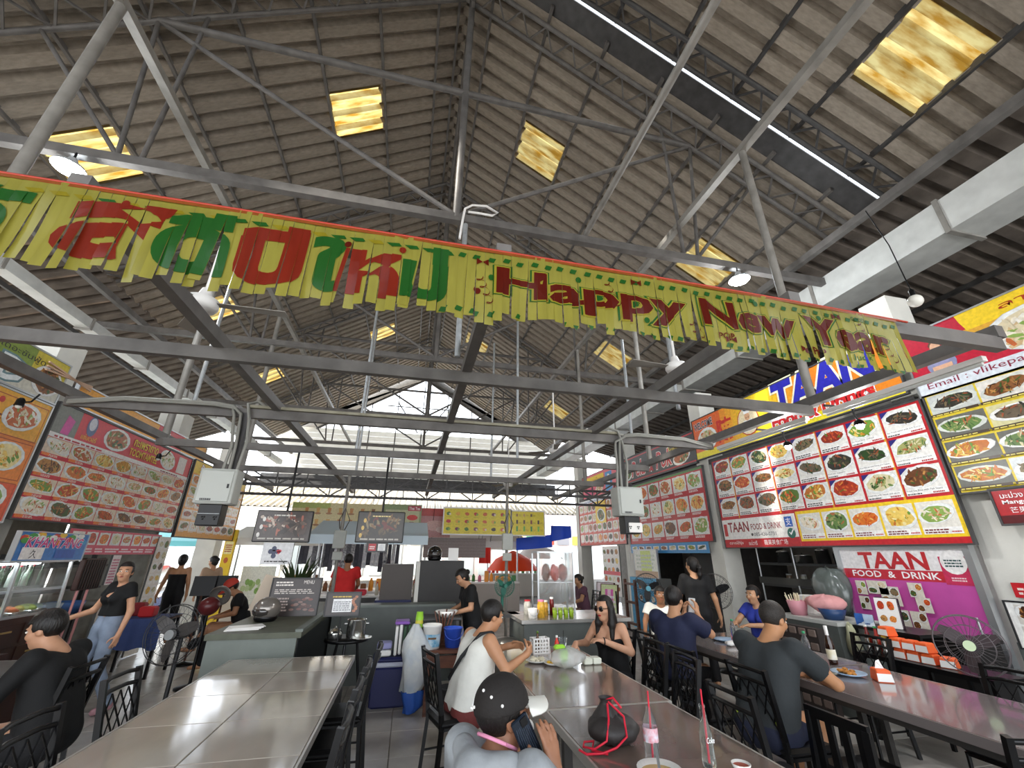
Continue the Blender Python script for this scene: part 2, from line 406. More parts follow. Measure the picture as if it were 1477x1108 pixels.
# trusses
def truss(Y, label, near=False, tie=6.15, dy=.38, side_y=-1):
    t = thing('roof_truss', label, 'truss', (RX, Y, 0)); S = STEELD if near else STEEL
    ex = 7.1
    def zl(x): return roof_z(RX+x)-.16
    y2 = side_y*dy
    for s in (1, -1):
        MB().tube([(0, 0, zl(0)), (s*ex, 0, zl(ex))], .042, 8).build('rafter', S, t)
        MB().tube([(0, y2, zl(0)), (s*ex, y2, zl(ex))], .042, 8).build('rafter', S, t)
        k = 0
        for i in range(15):
            xa = s*(.3+i*.47); xb = s*(.3+(i+.55)*.47)
            MB().bar((xa, 0, zl(xa)), (xb, y2, zl(xb)), .028).build('web_bar', S, t)
            MB().bar((xb, y2, zl(xb)), (s*(.3+(i+1)*.47), 0, zl(.3+(i+1)*.47)), .028).build('web_bar', S, t)
    if near: return t
    MB().bar((-ex, 0, tie), (ex, 0, tie), .1, .13).build('tie_beam', S, t)
    MB().tube([(0.12, 0, tie), (0.12, 0, zl(0))], .06, 10).build('king_post', S, t)
    cz = 8.9; cx = (RZ-.16-cz)/RK
    MB().tube([(-cx, 0, cz), (cx, 0, cz)], .055, 8).build('collar', S, t)
    for s in (1, -1):
        MB().tube([(.12, 0, tie+.05), (s*cx, 0, cz)], .035, 8).build('diagonal', S, t)
        MB().tube([(s*3.85, 0, tie), (s*3.85, 0, zl(3.85))], .03, 8).build('hanger', S, t)
        MB().tube([(s*4.1, 0, tie), (s*cx, 0, cz)], .03, 8).build('diagonal', S, t)
        MB().tube([(s*4.1, 0, tie+.05), (s*5.6, 0, zl(5.6))], .03, 8).build('diagonal', S, t)
    return t
truss(4.75, 'nearest full steel roof truss with tie beam above the yellow banner')
truss(9.6, 'second steel roof truss beyond the yellow banner')
truss(14.5, 'third steel roof truss halfway down the hall')
truss(19.3, 'fourth steel roof truss in front of the bright gable')
truss(3.72, 'dark lattice rafter pair at the edge of the near roof section', near=True, dy=.3)
# gutters along the eaves
GUT = mat('gutter_sheet', '#c9cbc8', .45, .1, noise=.12, nscale=4)
for x, sg, lab in ((6.75, 1, 'long pale box gutter under the right eave'), (-6.6, -1, 'long pale box gutter under the left eave')):
    g = thing('eave_gutter', lab, 'gutter', (x, 0, 5.75))
    b = MB()
    y = -3.0
    while y < 22.5:
        b.bbox((-.02 if sg > 0 else -.22, y, 0), (.6 if sg > 0 else .02, y+1.96, .5 if sg > 0 else .2)); y += 2.0
    b.build('channel', GUT, g)
    y = -3.0
    while y < 22.5:
        MB().bbox((-.04 if sg > 0 else -.24, y-.05, -.03), (.62 if sg > 0 else .04, y+.01, .53 if sg > 0 else .23)).build('strap', STEELL, g); y += 2.0
# low frame
FZ = 3.05
fr = thing('steel_grid', 'low grey steel grid of beams carrying signs, boxes and wires', 'steel frame', (0, 0, FZ))
CRY = (1.78, 3.3, 4.87, 6.55, 8.4)
for i, y in enumerate(CRY):
    MB().bar((-3.5, y, 0), (3.95, y, 0), .06, .1).build('cross_beam', STEEL, fr)
MB().box((.35, 4.87-.01, .07), (4.4, .1, .03)).build('flange', mat('pale_flange', '#9a9684', .8, noise=.2), fr, label='pale top flange of the middle cross beam')  # paler strip along the top of the cross beam
for x in (-3.5, -1.55, .35, 2.2, 3.95):
    MB().bar((x, 1.74, .09), (x, 11.85, .09), .08, .09).build('long_beam', STEEL, fr)
for y in (3.3, 6.55, 9.5):
    MB().tube([(4.0, y, .05), (4.0, y, 3.82)], .045, 8).build('post', STEELL, fr)
    MB().tube([(-3.5, y+.15, .05), (-3.5, y+.15, 4.0)], .05, 8).build('post', STEELL, fr)
for x, y, hh in ((.23, 2.9, 1.3), (2.6, 3.6, 1.5), (-2.4, 4.9, 1.9), (2.75, 4.87, 1.5), (1.6, 6.55, 3.1), (-.9, 6.55, 3.1), (1.5, 8.4, 3.1), (-1.1, 8.4, 3.1)):
    MB().tube([(x, y, 0), (x, y, hh)], .022, 8).build('hanger', GALV, fr)
for x in (-1.85, 2.55):
    MB().bar((x, 4.87, .0), (x, 4.87, -1.15), .07, .07).build('drop_post', STEELD, fr)
# lattice girders further back
def girder(Y, z0, z1, xa, xb, label, step=.62):
    t = thing('lattice_girder', label, 'girder', (0, Y, 0))
    for z in (z0, z1): MB().bar((xa, 0, z), (xb, 0, z), .06, .06).build('chord', STEELD, t)
    x = xa; up = True
    while x < xb-.05:
        x2 = min(x+step, xb); MB().bar((x, 0, z0 if up else z1), (x2, 0, z1 if up else z0), .03).build('web_bar', STEELD, t)
        MB().bar((x2, 0, z0), (x2, 0, z1), .025).build('web_bar', STEELD, t); x = x2; up = not up
girder(10.2, 3.02, 3.38, -4.2, 5.6, 'nearer flat lattice girder above the hanging screens')
girder(11.8, 3.0, 3.4, -4.6, 5.8, 'farther flat lattice girder above the yellow fruit boards')
# gable wall: translucent siding with a tall light opening
SID = sheet_mat('white_siding', '#e2e0da', .55, 0, .12, 3, (1, 1, 8))
gw = sempty('wall_back')
y = 23.35; z = 5.3
while z < 7.85:
    MB().box((.2, y, z+.14), (14.4, .02, .275)).build('siding_board', SID, gw); z += .285
GREY = mat('grey_panel', '#86827c', .7, noise=.15)
for s in (1, -1):
    b = MB(); xi = 5.9
    p = [(RX, RZ+.06), (RX+s*7.2, roof_z(RX+s*7.2)+.06), (RX+s*7.2, 7.8), (RX+s*(5.45), 7.85), (RX, 7.85+5.45*.62)]
    v = [(x, y+.05, z) for x, z in p]+[(x, y+.1, z) for x, z in p]
    b.add(v, [(0,1,2,3,4), (9,8,7,6,5), (0,4,9,5), (4,3,8,9), (3,2,7,8), (2,1,6,7), (1,0,5,6)]); b.build('gable_panel', GREY, gw)
    MB().bar((RX, y, 7.8+5.45*.62), (RX+s*5.5, y, 7.8), .1, .1).build('gable_trim', STEEL, gw)
    for xx in (.0, 1.4, 2.8): MB().bar((RX+s*xx, y-.02, 5.3), (RX+s*xx, y-.02, 7.85+(5.45-xx)*.62), .05).build('mullion', STEEL, gw)
    MB().bar((RX+s*.2, y-.03, 7.9), (RX+s*1.4, y-.03, 9.6), .06).build('mullion', STEEL, gw)
for z in (9.4,): MB().bar((RX-2, y-.02, z), (RX+2, y-.02, z), .05).build('mullion', STEEL, gw)
MB().box((.2, y, 5.1), (15.5, .1, .5)).build('fascia', STEELD, gw)
wf = sempty('wall_sunblock')  # unseen front gable, added to keep the sun out of the hall
MB().add([(-7.2, -4.2, 5.2), (7.4, -4.2, 5.2), (7.4, -4.2, roof_z(7.4)-.1), (RX, -4.2, RZ-.1), (-7.2, -4.2, roof_z(-7.2)-.1), (-7.2, -4.3, 5.2), (7.4, -4.3, 5.2), (7.4, -4.3, roof_z(7.4)-.1), (RX, -4.3, RZ-.1), (-7.2, -4.3, roof_z(-7.2)-.1)], [(4, 3, 2, 1, 0), (5, 6, 7, 8, 9), (0, 1, 6, 5)]).build('gable_panel', GREY, wf)
rd = struct(MB().box((0, 29, -.03), (60, 30, .04)).build('floor_street', mat('street', '#c4c0b8', .8, noise=.08, nscale=2)))
# lean-to roof beyond the hall end
CREAM = sheet_mat('cream_sheet', '#c9bda8', .35, 0, .15, 2)
lt = sempty('trim_1')
lm = None
for i in range(16):
    me = lm or sheet_mesh(5.9, 4, .3, 8, CREAM, .05, 'lean_to_sheet'); lm = me
    o = bpy.data.objects.new('lean_to_sheet', me); COL.objects.link(o); o.parent = lt
    o.matrix_local = Matrix.Translation((-9.4+i*1.2, 29.4, 5.8)) @ Matrix.Rotation(-PI/2, 4, 'Z') @ Matrix.Rotation(.34, 4, 'Y')
for yy, zz in ((24.1, 3.82), (25.8, 4.42), (27.5, 5.02), (29.2, 5.62)): MB().bar((-9.4, yy, zz), (9.8, yy, zz), .06, .08).build('lean_to_purlin', STEELD, lt)
# ================================================================ STALL ROWS: walls and signs
RED, DRED, YEL, ORG, BLU, WHT = '#c4222b', '#9c1620', '#f4cf2a', '#ef8a23', '#2a2aa8', '#f3f2ee'
DARKW = mat('dark_wall', '#3a3836', .8, noise=.2)
GREYP = mat('grey_paint', '#5d625f', .55, noise=.12, nscale=4)
wr = sempty('wall_right')
MB().bbox((6.27, -1.5, 0), (6.45, 3.72, 4.3)).build('plaster', PLAST, wr)
MB().bbox((7.9, 3.7, 0), (8.0, 16, 4.4)).build('inner_wall', mat('stall_inner', '#8d8a85', .8, noise=.15), wr)
for y in (3.72, 7.75, 11.45, 15.2): MB().bbox((6.1 if y > 4 else 6.3, y-.02, 0), (6.5 if y > 4 else 6.7, y+.36, 5.12)).build('pier', PLAST, wr)
for y in (5.32, 8.1, 11.8): MB().bbox((6.45, y, 0), (7.9, y+.08, 3.4)).build('partition', DARKW, wr)
MB().bbox((6.12, 3.7, 3.46), (6.2, 15.2, 3.56)).build('lintel', STEELD, wr)
MB().bbox((13.2, -4, 0), (13.35, 23, 6.2)).build('sky_blocker', DARKW, wr)  # added beyond the stalls to block the sky and darken the upper right
br = struct(MB().bbox((6.245, -1.5, 0), (6.268, 3.7, .84)).build('baseboard_right', GREYP))
wl_ = sempty('wall_left')
MB().bbox((-6.3, -1, 0), (-6.2, 9.8, 4.2)).build('inner_wall', mat('stall_inner_left', '#b9b4aa', .8, noise=.15), wl_)
for y in (6.5, 10.0, 13.3): MB().bbox((-5.45, y, 0), (-5.0, y+.45, 4.45)).build('pier', PLAST, wl_)
for y in (6.15, 9.85): MB().bbox((-6.2, y, 0), (-4.75, y+.06, 3.2)).build('partition', mat('stall_part', '#9c988f', .8, noise=.2), wl_)
RZ_, LZ_ = -PI/2, PI/2
# ---- right, stall with the pink door: menu board
t, b = board_thing('menu_board', 'large red menu board with twenty-four dishes over the pink door stall', 'menu board', (6.05, 7.55, 1.80), RZ_, 3.93, 1.67, RED, STEELD)
for i in range(9): b.rect(i*.484, .52, .03, 1.15, '#e0a020' if i % 2 else RED, 1)
random.seed(11)
menu(b, .03, .54, 3.88, 1.12, 8, 3, .035, ['brown','brown','green','red','orange','yellow','dark'], '#eceae4', '#f6f5f2', '#3a3a3a', .22, 20, '#2b2a78')
caps = [('Fried Sea Bass with Fish Sauce', 7, 0), ('Fried Shrimp with Chili and Salt', 7, 1), ('Fried Shrimp with Garlic and Pepper', 6, 1), ('Fried fish with sweet chili sauce', 6, 0), ('Stir Fried squid with Salt Curry', 7, 2), ('Stir Fried Spicy Seafood', 6, 2), ('Fried shrimp', 5, 0), ('Fried with Vegetables', 5, 1)]
for s_, i, j in caps:
    u, v = .03+i*.485+.03, .54+j*.373+.018
    b.rect(u-.01, v, .43, .075, '#f6f5f2', 5); b.text(s_, u, v+.045, min(.4, .013*len(s_)), .022, '#22222a', 6); b.lines(u, v+.008, .16, .025, 1, '#333333', 6); b.lines(u+.28, v+.008, .13, .03, 1, '#b03030', 6)
b.rect(0, 0, 1.72, .5, '#f4f2ee', 2); b.rect(0, 0, 1.72, .14, RED, 3)
b.text('TAAN', .16, .27, .52, .17, '#8e1f25', 4, .02); b.text('FOOD & DRINK', .74, .29, .68, .1, '#8e1f25', 4, .01)
b.text('085-436-0731', .78, .18, .5, .06, '#444444', 4); b.disc(.74, .21, .025, .025, '#444444', 4)
b.text('ตลาดโต้รุ่ง', .12, .035, .36, .075, '#ffffff', 4); b.text('แม่วารี', .62, .035, .2, .075, '#ffffff', 4); b.text('薇莱美食广场', .98, .03, .5, .085, '#ffffff', 4)
b.rect(.03, .2, .09, .22, '#c23a3a', 3); b.rect(1.5, .3, .15, .16, '#2a62c0', 4); b.text('支', 1.525, .32, .1, .12, '#ffffff', 6); b.disc(1.59, .2, .08, .08, '#2d6a5a', 5)
b.poly([(1.55, .21), (1.58, .17), (1.65, .25), (1.635, .265), (1.58, .2), (1.56, .225)], '#ffffff', 6)
b.rect(1.74, .07, 2.19, .45, YEL, 1.4)
menu(b, 1.76, .09, 2.14, .4, 5, 1, .03, ['white','orange','green','white','yellow'], '#e8e4da', '#f6f5f2', '#7a3030', .2, 18)
b.rect(1.74, 0, 2.19, .07, RED, 2)
b.build('print', t)
# chef badge: a plain cook in a white hat
def chef(b, u, v, r, L=5):
    b.disc(u, v, r*1.08, r*1.12, '#c8402a', L); b.disc(u, v, r, r*1.04, '#f7e6c0', L+1)
    b.poly([(u-r*.62, v-r*.8), (u+r*.62, v-r*.8), (u+r*.42, v+r*.05), (u-r*.42, v+r*.05)], '#f4f4f2', L+2)
    b.poly([(u-r*.3, v-r*.75), (u+r*.3, v-r*.75), (u+r*.26, v-r*.05), (u-r*.26, v-r*.05)], '#2b2b30', L+3)
    b.disc(u, v+r*.32, r*.26, r*.32, '#e9b48a', L+3); b.rect(u-r*.27, v+r*.55, r*.54, r*.4, '#fbfbfa', L+4); b.disc(u, v+r*1.0, r*.42, r*.24, '#bfe4ee', L+4)
    b.rect(u-r*.16, v+r*.2, r*.1, r*.06, '#2a1c14', L+4); b.rect(u+r*.06, v+r*.2, r*.1, r*.06, '#2a1c14', L+4)
t, b = board_thing('shop_sign', 'yellow and orange stall sign with big blue lettering over the large red menu', 'sign', (6.03, 7.95, 3.6), RZ_, 4.25, .86, ORG, STEELD)
for i in range(14): b.rect(.9+i*.16, 0, .165, .86, ['#f09a28','#f2aa2a','#f4ba2c','#f6c62c','#f7d02c','#f8d62e','#f8d62e','#f7d02c','#f4c02c','#f2b02a','#f0a028','#ee9426','#ec8826','#ea7e26'][i], 1)
b.rect(0, 0, .9, .86, '#e8692a', .8); b.rect(0, 0, 4.25, .14, '#f2e02c', 2)
b.text('WELCOME', .06, .62, .6, .15, '#4a4a50', 5, .03, outline='#ffffff', ow=.03, rot=.03)
b.dish(.1, .12, .62, .48, PAL['white'], tile=None, n=30); b.text('陳', .78, .2, .42, .46, '#d42a1e', 5, .02)
chef(b, 1.62, .42, .25)
b.text('TAAN', 2.3, .33, 1.7, .5, BLU, 8, .045, outline='#f8f4d0', ow=.05, shear=.1, rot=.02)
b.text('Food & Drinks', 2.15, .09, 1.75, .22, '#d4262a', 9, .04, outline='#ffffff', ow=.05)
b.build('print', t)
# ---- right far: red board with white rimmed dishes and the dark sign above
t, b = board_thing('menu_board', 'red menu board with white dishes left of the large red menu, under a dark sign', 'menu board', (6.02, 11.3, 1.93), RZ_, 3.45, 1.52, RED, STEELD)
random.seed(5); menu(b, .05, .04, 3.35, 1.42, 6, 3, .05, ['red','yellow','orange','brown','white'], '#f0ede8', None, '', .16, 16)
b.rect(0, 1.47, 3.45, .05, '#5a8a4a', 3); b.build('print', t)
t, b = board_thing('shop_sign', 'dark stall sign with red script lettering between the two right piers', 'sign', (6.04, 11.4, 3.56), RZ_, 3.4, .72, '#3a3636', STEELD)
for r in ((0, .66, 3.4, .03), (0, .03, 3.4, .03)): b.rect(*r, RED, 2)
b.text('Pela & Pok', .5, .14, 2.0, .4, RED, 5, .02, .25, outline='#f6f2ee', ow=.03); b.text('Seafood Zone', 2.4, .44, .85, .11, '#e8d23a', 5)
b.dish(2.55, .06, .7, .34, PAL['green'], tile=None, n=20); b.dish(.05, .08, .45, .4, PAL['green'], tile=None, n=20)
b.build('print', t)
t, b = board_thing('menu_strip', 'blue strip of small dishes under the red menu with white dishes', 'menu board', (6.0, 11.3, 1.7), RZ_, 3.3, .22, '#3f93cc', None, fr=0)
random.seed(3); menu(b, .05, .02, 3.2, .18, 9, 1, .08, MIX, '#eef2f2', None, '', .05, 8); b.build('print', t)
t, b = board_thing('menu_board', 'farthest right menu board, red grid with a yellow poster in its middle', 'menu board', (6.05, 15.1, 1.95), RZ_, 3.5, 1.4, '#d0493a', STEELD)
random.seed(8); menu(b, .04, .04, 3.4, 1.32, 9, 4, .05, MIX, '#f0ede8', None, '', .12, 8)
b.rect(1.5, .66, .8, .7, YEL, 12); b.dish(1.6, .7, .6, .4, PAL['green'], tile=None, lay=13, n=10); b.rect(0, 1.36, 3.5, .12, '#e8eef4', 14); b.text('อาหารตามสั่ง', .6, 1.38, 2.2, .08, '#2a4a9a', 16)
b.build('print', t)
t, b = board_thing('shop_sign', 'small yellow and pink sign above the farthest right menu board', 'sign', (6.05, 14.6, 3.5), RZ_, 2.9, .75, '#e86a7a', STEELD)
b.rect(.3, .38, 1.5, .3, YEL, 2); b.text('อาหารไทย', .5, .44, 1.1, .17, '#c8402a', 4); b.rect(1.9, .05, .5, .6, '#4a9ad4', 2); b.disc(2.15, .4, .12, .18, '#f4f2ee', 4); b.rect(.2, .05, .8, .25, '#d43a7a', 2); b.dish(1.1, .05, .6, .3, PAL['white'], tile=None, n=10)
b.build('print', t)
t, b = board_thing('dish_poster', 'tall white dish panel beside the far doorway on the right', 'menu board', (6.0, 13.2, .55), RZ_, 1.15, 1.35, '#f0ece6', None, fr=0)
random.seed(2); menu(b, .04, .05, 1.07, 1.25, 4, 5, .04, MIX, '#f4f0ea', None, '', .1, 8); b.rect(0, .55, 1.15, .1, '#d84a5a', 8); b.build('print', t)
# ---- right near: long sign with the address, dish board and drinks board
t, b = board_thing('shop_sign', 'yellow and red sign with an email address, nearest on the right', 'sign', (6.06, 3.58, 3.5), RZ_, 3.6, .8, '#c2203a', ALU)
b.rect(0, 0, 3.6, .15, '#dfe6ee', 2); b.text('Email : vlikepattaya@gmail.com', .1, .035, 2.0, .1, '#8e2a44', 4); b.rect(.1, .17, .35, .06, '#e04a22', 3); b.text('我为自己代言', .12, .175, .3, .045, '#f8e8d0', 5)
b.poly([(.62, .7), (.66, .58), (3.6, .58), (3.6, .8), (.6, .8)], YEL, 3); b.text('ลาดใต้รุ้ง', .98, .64, .9, .11, '#b03a1a', 5, .01); b.rect(.62, .5, 3, .1, '#e0a83a', 2.5)
b.disc(.32, .31, .15, .13, '#8d90b4', 3); b.disc(.32, .4, .1, .12, '#9a9ac0', 4); b.disc(.32, .53, .055, .07, '#e0b090', 5); b.disc(.32, .57, .065, .05, '#6a4a3a', 4); b.rect(.22, .25, .2, .05, '#e0b090', 6)
b.dish(.78, .1, .85, .5, PAL['white'], tile=None, lay=6, n=30); b.dish(1.75, .12, .8, .46, PAL['dark'], tile=None, lay=6, n=30); b.disc(1.25, .45, .1, .07, '#3fae5a', 40)
b.build('print', t)
t, b = board_thing('menu_board', 'nearest right menu board with yellow ruled cells of green and fried dishes', 'menu board', (6.06, 3.56, 2.33), RZ_, 3.4, 1.15, '#e9cf3a', STEELD)
random.seed(21)
rowsp = [['dark','brown','red','white'], ['green','dark','green','white'], ['yellow','green','brown','green'], ['yellow','dark','white','red']]
for j in range(4):
    for i in range(7):
        x, y, w, h = .02+i*.485, 1.15-(j+1)*.285+.01, .465, .268
        tl = random.choice(['#dfe4e4','#c8ccc8','#6a6a62','#e8e4dc','#d8d2a0']); b.dish(x, y+.03, w, h-.03, PAL[rowsp[j][i % 4]], tile=tl, n=26, shape=1, plate=random.choice(['#f0f0ec','#d8dcd4','#e8e8d0']))
        b.rect(x, y, w, .03, '#4a3a2a', 40); b.lines(x+.02, y+.005, .35, .02, 1, '#e8d86a', 41)
b.build('print', t)
t, b = board_thing('drinks_board', 'red fruit drinks board with a mango shake, below the nearest right menu', 'menu board', (6.05, 3.3, 1.98), RZ_, 2.4, .34, '#b3262c', STEELD)
b.rect(0, 0, 2.4, .08, '#5a1418', 2); b.text('新鲜', .6, .01, .16, .06, '#f4e8e0', 4)
b.text('มะม่วง', .06, .25, .18, .06, '#ffffff', 4, .01); b.text('Mango', .06, .18, .2, .05, '#ffffff', 4, .02); b.text('芒果', .1, .1, .13, .06, '#ffffff', 4)
b.poly([(.34, .12), (.44, .12), (.47, .3), (.31, .3)], '#e8cf8a', 4); b.disc(.39, .3, .08, .02, '#f4e8c0', 5); b.disc(.33, .11, .08, .03, '#e8a83a', 6); b.disc(.44, .12, .09, .03, '#f0b84a', 6)
b.text('มะพร้าว', .58, .25, .2, .06, '#ffffff', 4, .01); b.text('Coconut', .58, .17, .26, .05, '#ffffff', 4, .02); b.text('椰子', .62, .1, .13, .06, '#ffffff', 4)
b.build('print', t)
# framed dish photo low on the near wall
t, b = board_thing('framed_menu', 'black framed dish photo low on the white wall at right', 'menu board', (6.235, 3.66, .8), RZ_, .7, .42, '#f2f2ee', mat('black_frame', '#1c1c1e', .4), fr=.015)
random.seed(4); b.dish(.06, .22, .3, .18, PAL['brown'], tile='#d8d4cc', n=18); b.dish(.06, .02, .3, .18, PAL['brown'], tile='#d8d4cc', n=18); b.dish(.4, .02, .28, .38, PAL['red'], tile='#d8d4cc', n=18); b.build('print', t)
t, b = board_thing('red_poster', 'small red poster beside the framed dish photo', 'poster', (6.235, 3.55, 1.27), RZ_, .4, .14, '#c8222c', None, fr=0); b.lines(.04, .03, .3, .08, 2, '#f4e0d8', 3); b.build('print', t)
# ---- pink door of the stall
MAG = mat('magenta_panel', '#c0509f', .4, noise=.08, nscale=4)
dr = sempty('door_1'); dr.location = (6.12, 5.28, 0); dr.rotation_euler = (0, 0, RZ_)
MB().bbox((0, 0, .05), (1.5, .03, 1.74)).build('leaf', MAG, dr)
f = MB()
for lo, hi in (((-.07, -.03, 0), (0, .06, 1.8)), ((1.5, -.03, 0), (1.57, .06, 1.8)), ((0, -.03, 1.74), (1.5, .06, 1.8)), ((0, -.01, 0), (1.5, .04, .06))): f.bbox(lo, hi)
f.build('door_frame', ALU, dr)
b = Board(); b.rect(0, 1.5, 1.5, .24, '#f2f0f0', 1); b.rect(0, 1.38, 1.27, .12, '#c42a3a', 1.5)
b.text('TAAN', .27, 1.515, .82, .19, '#c42a30', 4, .03); b.text('FOOD  &  DRINK', .12, 1.405, 1.06, .075, '#ffffff', 4, .015)
b.rect(1.22, 1.36, .28, .3, '#c8325a', 3); b.disc(1.36, 1.6, .13, .13, '#f6f4f2', 4); b.lines(1.27, 1.55, .18, .09, 3, '#3a5a5a', 5); b.lines(1.29, 1.4, .14, .05, 2, '#f4d8dc', 5)
random.seed(9)
for u, v, w, h in ((.14, 1.18, .14, .17), (.13, 1.0, .14, .16), (.3, 1.2, .26, .16), (.45, 1.08, .24, .22), (.82, 1.2, .16, .16), (.86, 1.04, .16, .16), (.42, .8, .3, .24), (.74, .84, .18, .2), (.76, .64, .18, .2), (.2, .6, .3, .2)):
    L_ = 3+int((u+v)*20); b.rect(u, v, w, h, '#ddd6c8', L_); b.dish(u, v, w*.5, h*.5, PAL['brown'], tile=None, lay=L_+1, n=8); b.dish(u+w*.5, v+h*.45, w*.5, h*.5, PAL[random.choice(MIX)], tile=None, lay=L_+1, n=8)
b.build('print', dr)
MB().tube([(1.42, -.05, .8), (1.42, -.05, 1.05)], .012).build('door_handle', ALU, dr)
# ---- left row
t, b = board_thing('menu_board', 'long red menu board of noodle and seafood dishes in the middle of the left row', 'menu board', (-4.5, 6.2, 2.0), LZ_, 3.6, 1.4, '#d5213a', STEELD)
random.seed(31)
b.rect(0, 1.02, 3.6, .38, '#d8283a', 1); b.rect(0, .98, 3.6, .06, '#f4f0ee', 3); b.lines(.1, .99, .9, .04, 1, '#c02a3a', 4); b.lines(2.6, .99, .6, .04, 1, '#8a2a3a', 4)
b.poly([(.0, 1.04), (.42, 1.04), (.42, 1.4), (0, 1.4)], '#7d8078', 2); b.poly([(.16, 1.05), (.3, 1.05), (.34, 1.25), (.2, 1.3)], '#d0409a', 3)
b.disc(.66, 1.27, .1, .14, '#5a6a9a', 3); b.disc(.66, 1.3, .07, .09, '#d8dce8', 4); b.text('แซ่บเวอร์', .52, 1.07, .3, .08, YEL, 5); b.dish(.95, 1.05, .6, .33, PAL['green'], tile=None, n=26)
b.text('กะเพราถาด', 1.65, 1.23, .7, .11, YEL, 6, .02, outline='#8a1a10', ow=.03); b.text('TOOMTAMTEE', 1.6, 1.08, .8, .11, YEL, 6, .02, outline='#8a1a10', ow=.03)
b.dish(2.45, 1.05, .55, .32, PAL['white'], tile=None, n=24); b.rect(3.1, 1.06, .3, .3, '#e8e0dc', 3)
menu(b, 0, 0, 3.6, .98, 8, 4, .012, ['orange','red','yellow','orange','brown','white'], '#ecd9c2', '#d5213a', '#f4e2d0', .17, 22)
for j in range(4):
    for i in range(8): b.rect(.02+i*.45, .0+j*.245+.012, .12, .035, '#f07a2a', 7)
b.build('print', t)
t, b = board_thing('menu_strip', 'pink lower menu strip of eight dishes hung under the long red menu', 'menu board', (-4.44, 7.1, 1.6), LZ_, 2.3, .33, '#d43a5a', None, fr=0)
menu(b, .04, .1, 2.22, .22, 8, 1, .04, ['orange','yellow','white','red','dark','green'], '#f0e8e4', None, '', .05, 12); b.lines(.05, .03, 2.1, .07, 2, '#f8dce0', 3); b.build('print', t)
t, b = board_thing('menu_board', 'orange near-left menu board with rice and noodle bowls', 'menu board', (-4.5, 2.3, 1.95), LZ_, 3.8, 1.36, '#ee8a30', ALU)
random.seed(14); b.rect(0, .9, 3.8, .46, '#f2b43a', 1); b.rect(0, 0, 3.8, .4, '#e2552c', 1)
for i in range(5):
    for j in range(3):
        x, y = .03+i*.76, 1.34-(j+1)*.45; b.rect(x, y, .71, .42, '#b84a1a', 2); b.rect(x+.01, y+.01, .69, .4, ['#f4b23c','#f08a30','#e25a2e'][j], 3)
        b.dish(x+.16, y+.07, .5, .32, PAL[random.choice(['brown','white','yellow'])], tile=None, lay=4, n=22); b.disc(x+.08, y+.35, .035, .035, '#c8322a', 6); b.lines(x+.03, y+.1, .13, .12, 3, '#7a2a10', 6)
b.build('print', t)
t, b = board_thing('shop_sign', 'grey and yellow stall sign with outlined lettering, nearest on the left', 'sign', (-4.5, 2.2, 3.36), LZ_, 3.9, .5, '#d8d6c8', ALU)
b.rect(0, .2, 3.9, .3, '#d9c94a', 1); b.rect(2.9, .25, .5, .25, '#8aa04a', 2)
b.text('FOOD', 2.0, .04, 1.35, .26, '#e8eef0', 6, .03, outline='#6a8a90', ow=.06); b.text('เดอะซันฟู้ด', 2.95, .33, .6, .1, '#3a3a3a', 6)
b.dish(3.45, .02, .44, .36, PAL['brown'], tile=None, n=24, lay=4); b.build('print', t)
ck = MB()
for k in range(3): ck.bar((-4.47, 5.75, 3.68+.05*k), (-4.45, 6.5, 3.74-.03*k), .02)
tag(ck.build('sign_cutout', mat('cutout_wood', '#c9a68c', .6)), 'chopstick shaped sign cut-outs sticking out past the grey and yellow sign', 'sign')
t, b = board_thing('menu_board', 'yellow framed menu board at the far end of the left row', 'menu board', (-4.5, 9.95, 1.93), LZ_, 3.0, 1.5, '#f0a62a', STEELD)
random.seed(17); b.rect(0, 1.25, 3.0, .25, YEL, 2); b.text('ร้านอาหาร', .3, 1.3, 1.5, .16, '#ffffff', 5, .02, outline='#c8602a', ow=.04)
menu(b, .06, .08, 2.88, 1.15, 7, 5, .02, ['white','green','brown','white','red'], '#f2ece2', None, '', .12, 12); b.build('print', t)
t, b = board_thing('shop_sign', 'yellow strip sign above the long red menu on the left', 'sign', (-4.52, 6.4, 3.46), LZ_, 3.9, .28, '#f3a91f', ALU)
b.rect(2.0, 0, .9, .28, '#d8283a', 2); b.text('อร่อย', 2.2, .07, .45, .15, '#ffffff', 4); b.lines(.3, .1, 1.4, .06, 1, '#a86a10', 3); b.build('print', t)
t, b = board_thing('name_board', 'colourful sign with pink lettering on top of the left glass food case', 'sign', (-3.88, 5.55, 1.55), LZ_, 1.0, .28, '#3a7ac0', ALU, fr=.01)
random.seed(6)
for k in range(26): b.disc(random.uniform(.05, .95), random.uniform(.18, .27), .06, .03, random.choice(['#d43a2a','#f0c03a','#4aa04a','#f4f2ee','#e8803a','#3a9ac8']), 2+k*.1, 7)
b.text('KHANTANG', .1, .13, .82, .1, '#d4408a', 8, .02, .2, outline='#ffffff', ow=.03); b.rect(.08, .01, .3, .12, '#f0ece8', 5); b.text('久', .2, .02, .09, .09, '#2a2a2a', 7); b.rect(.55, .02, .3, .09, '#2a5ab0', 5); b.build('print', t)
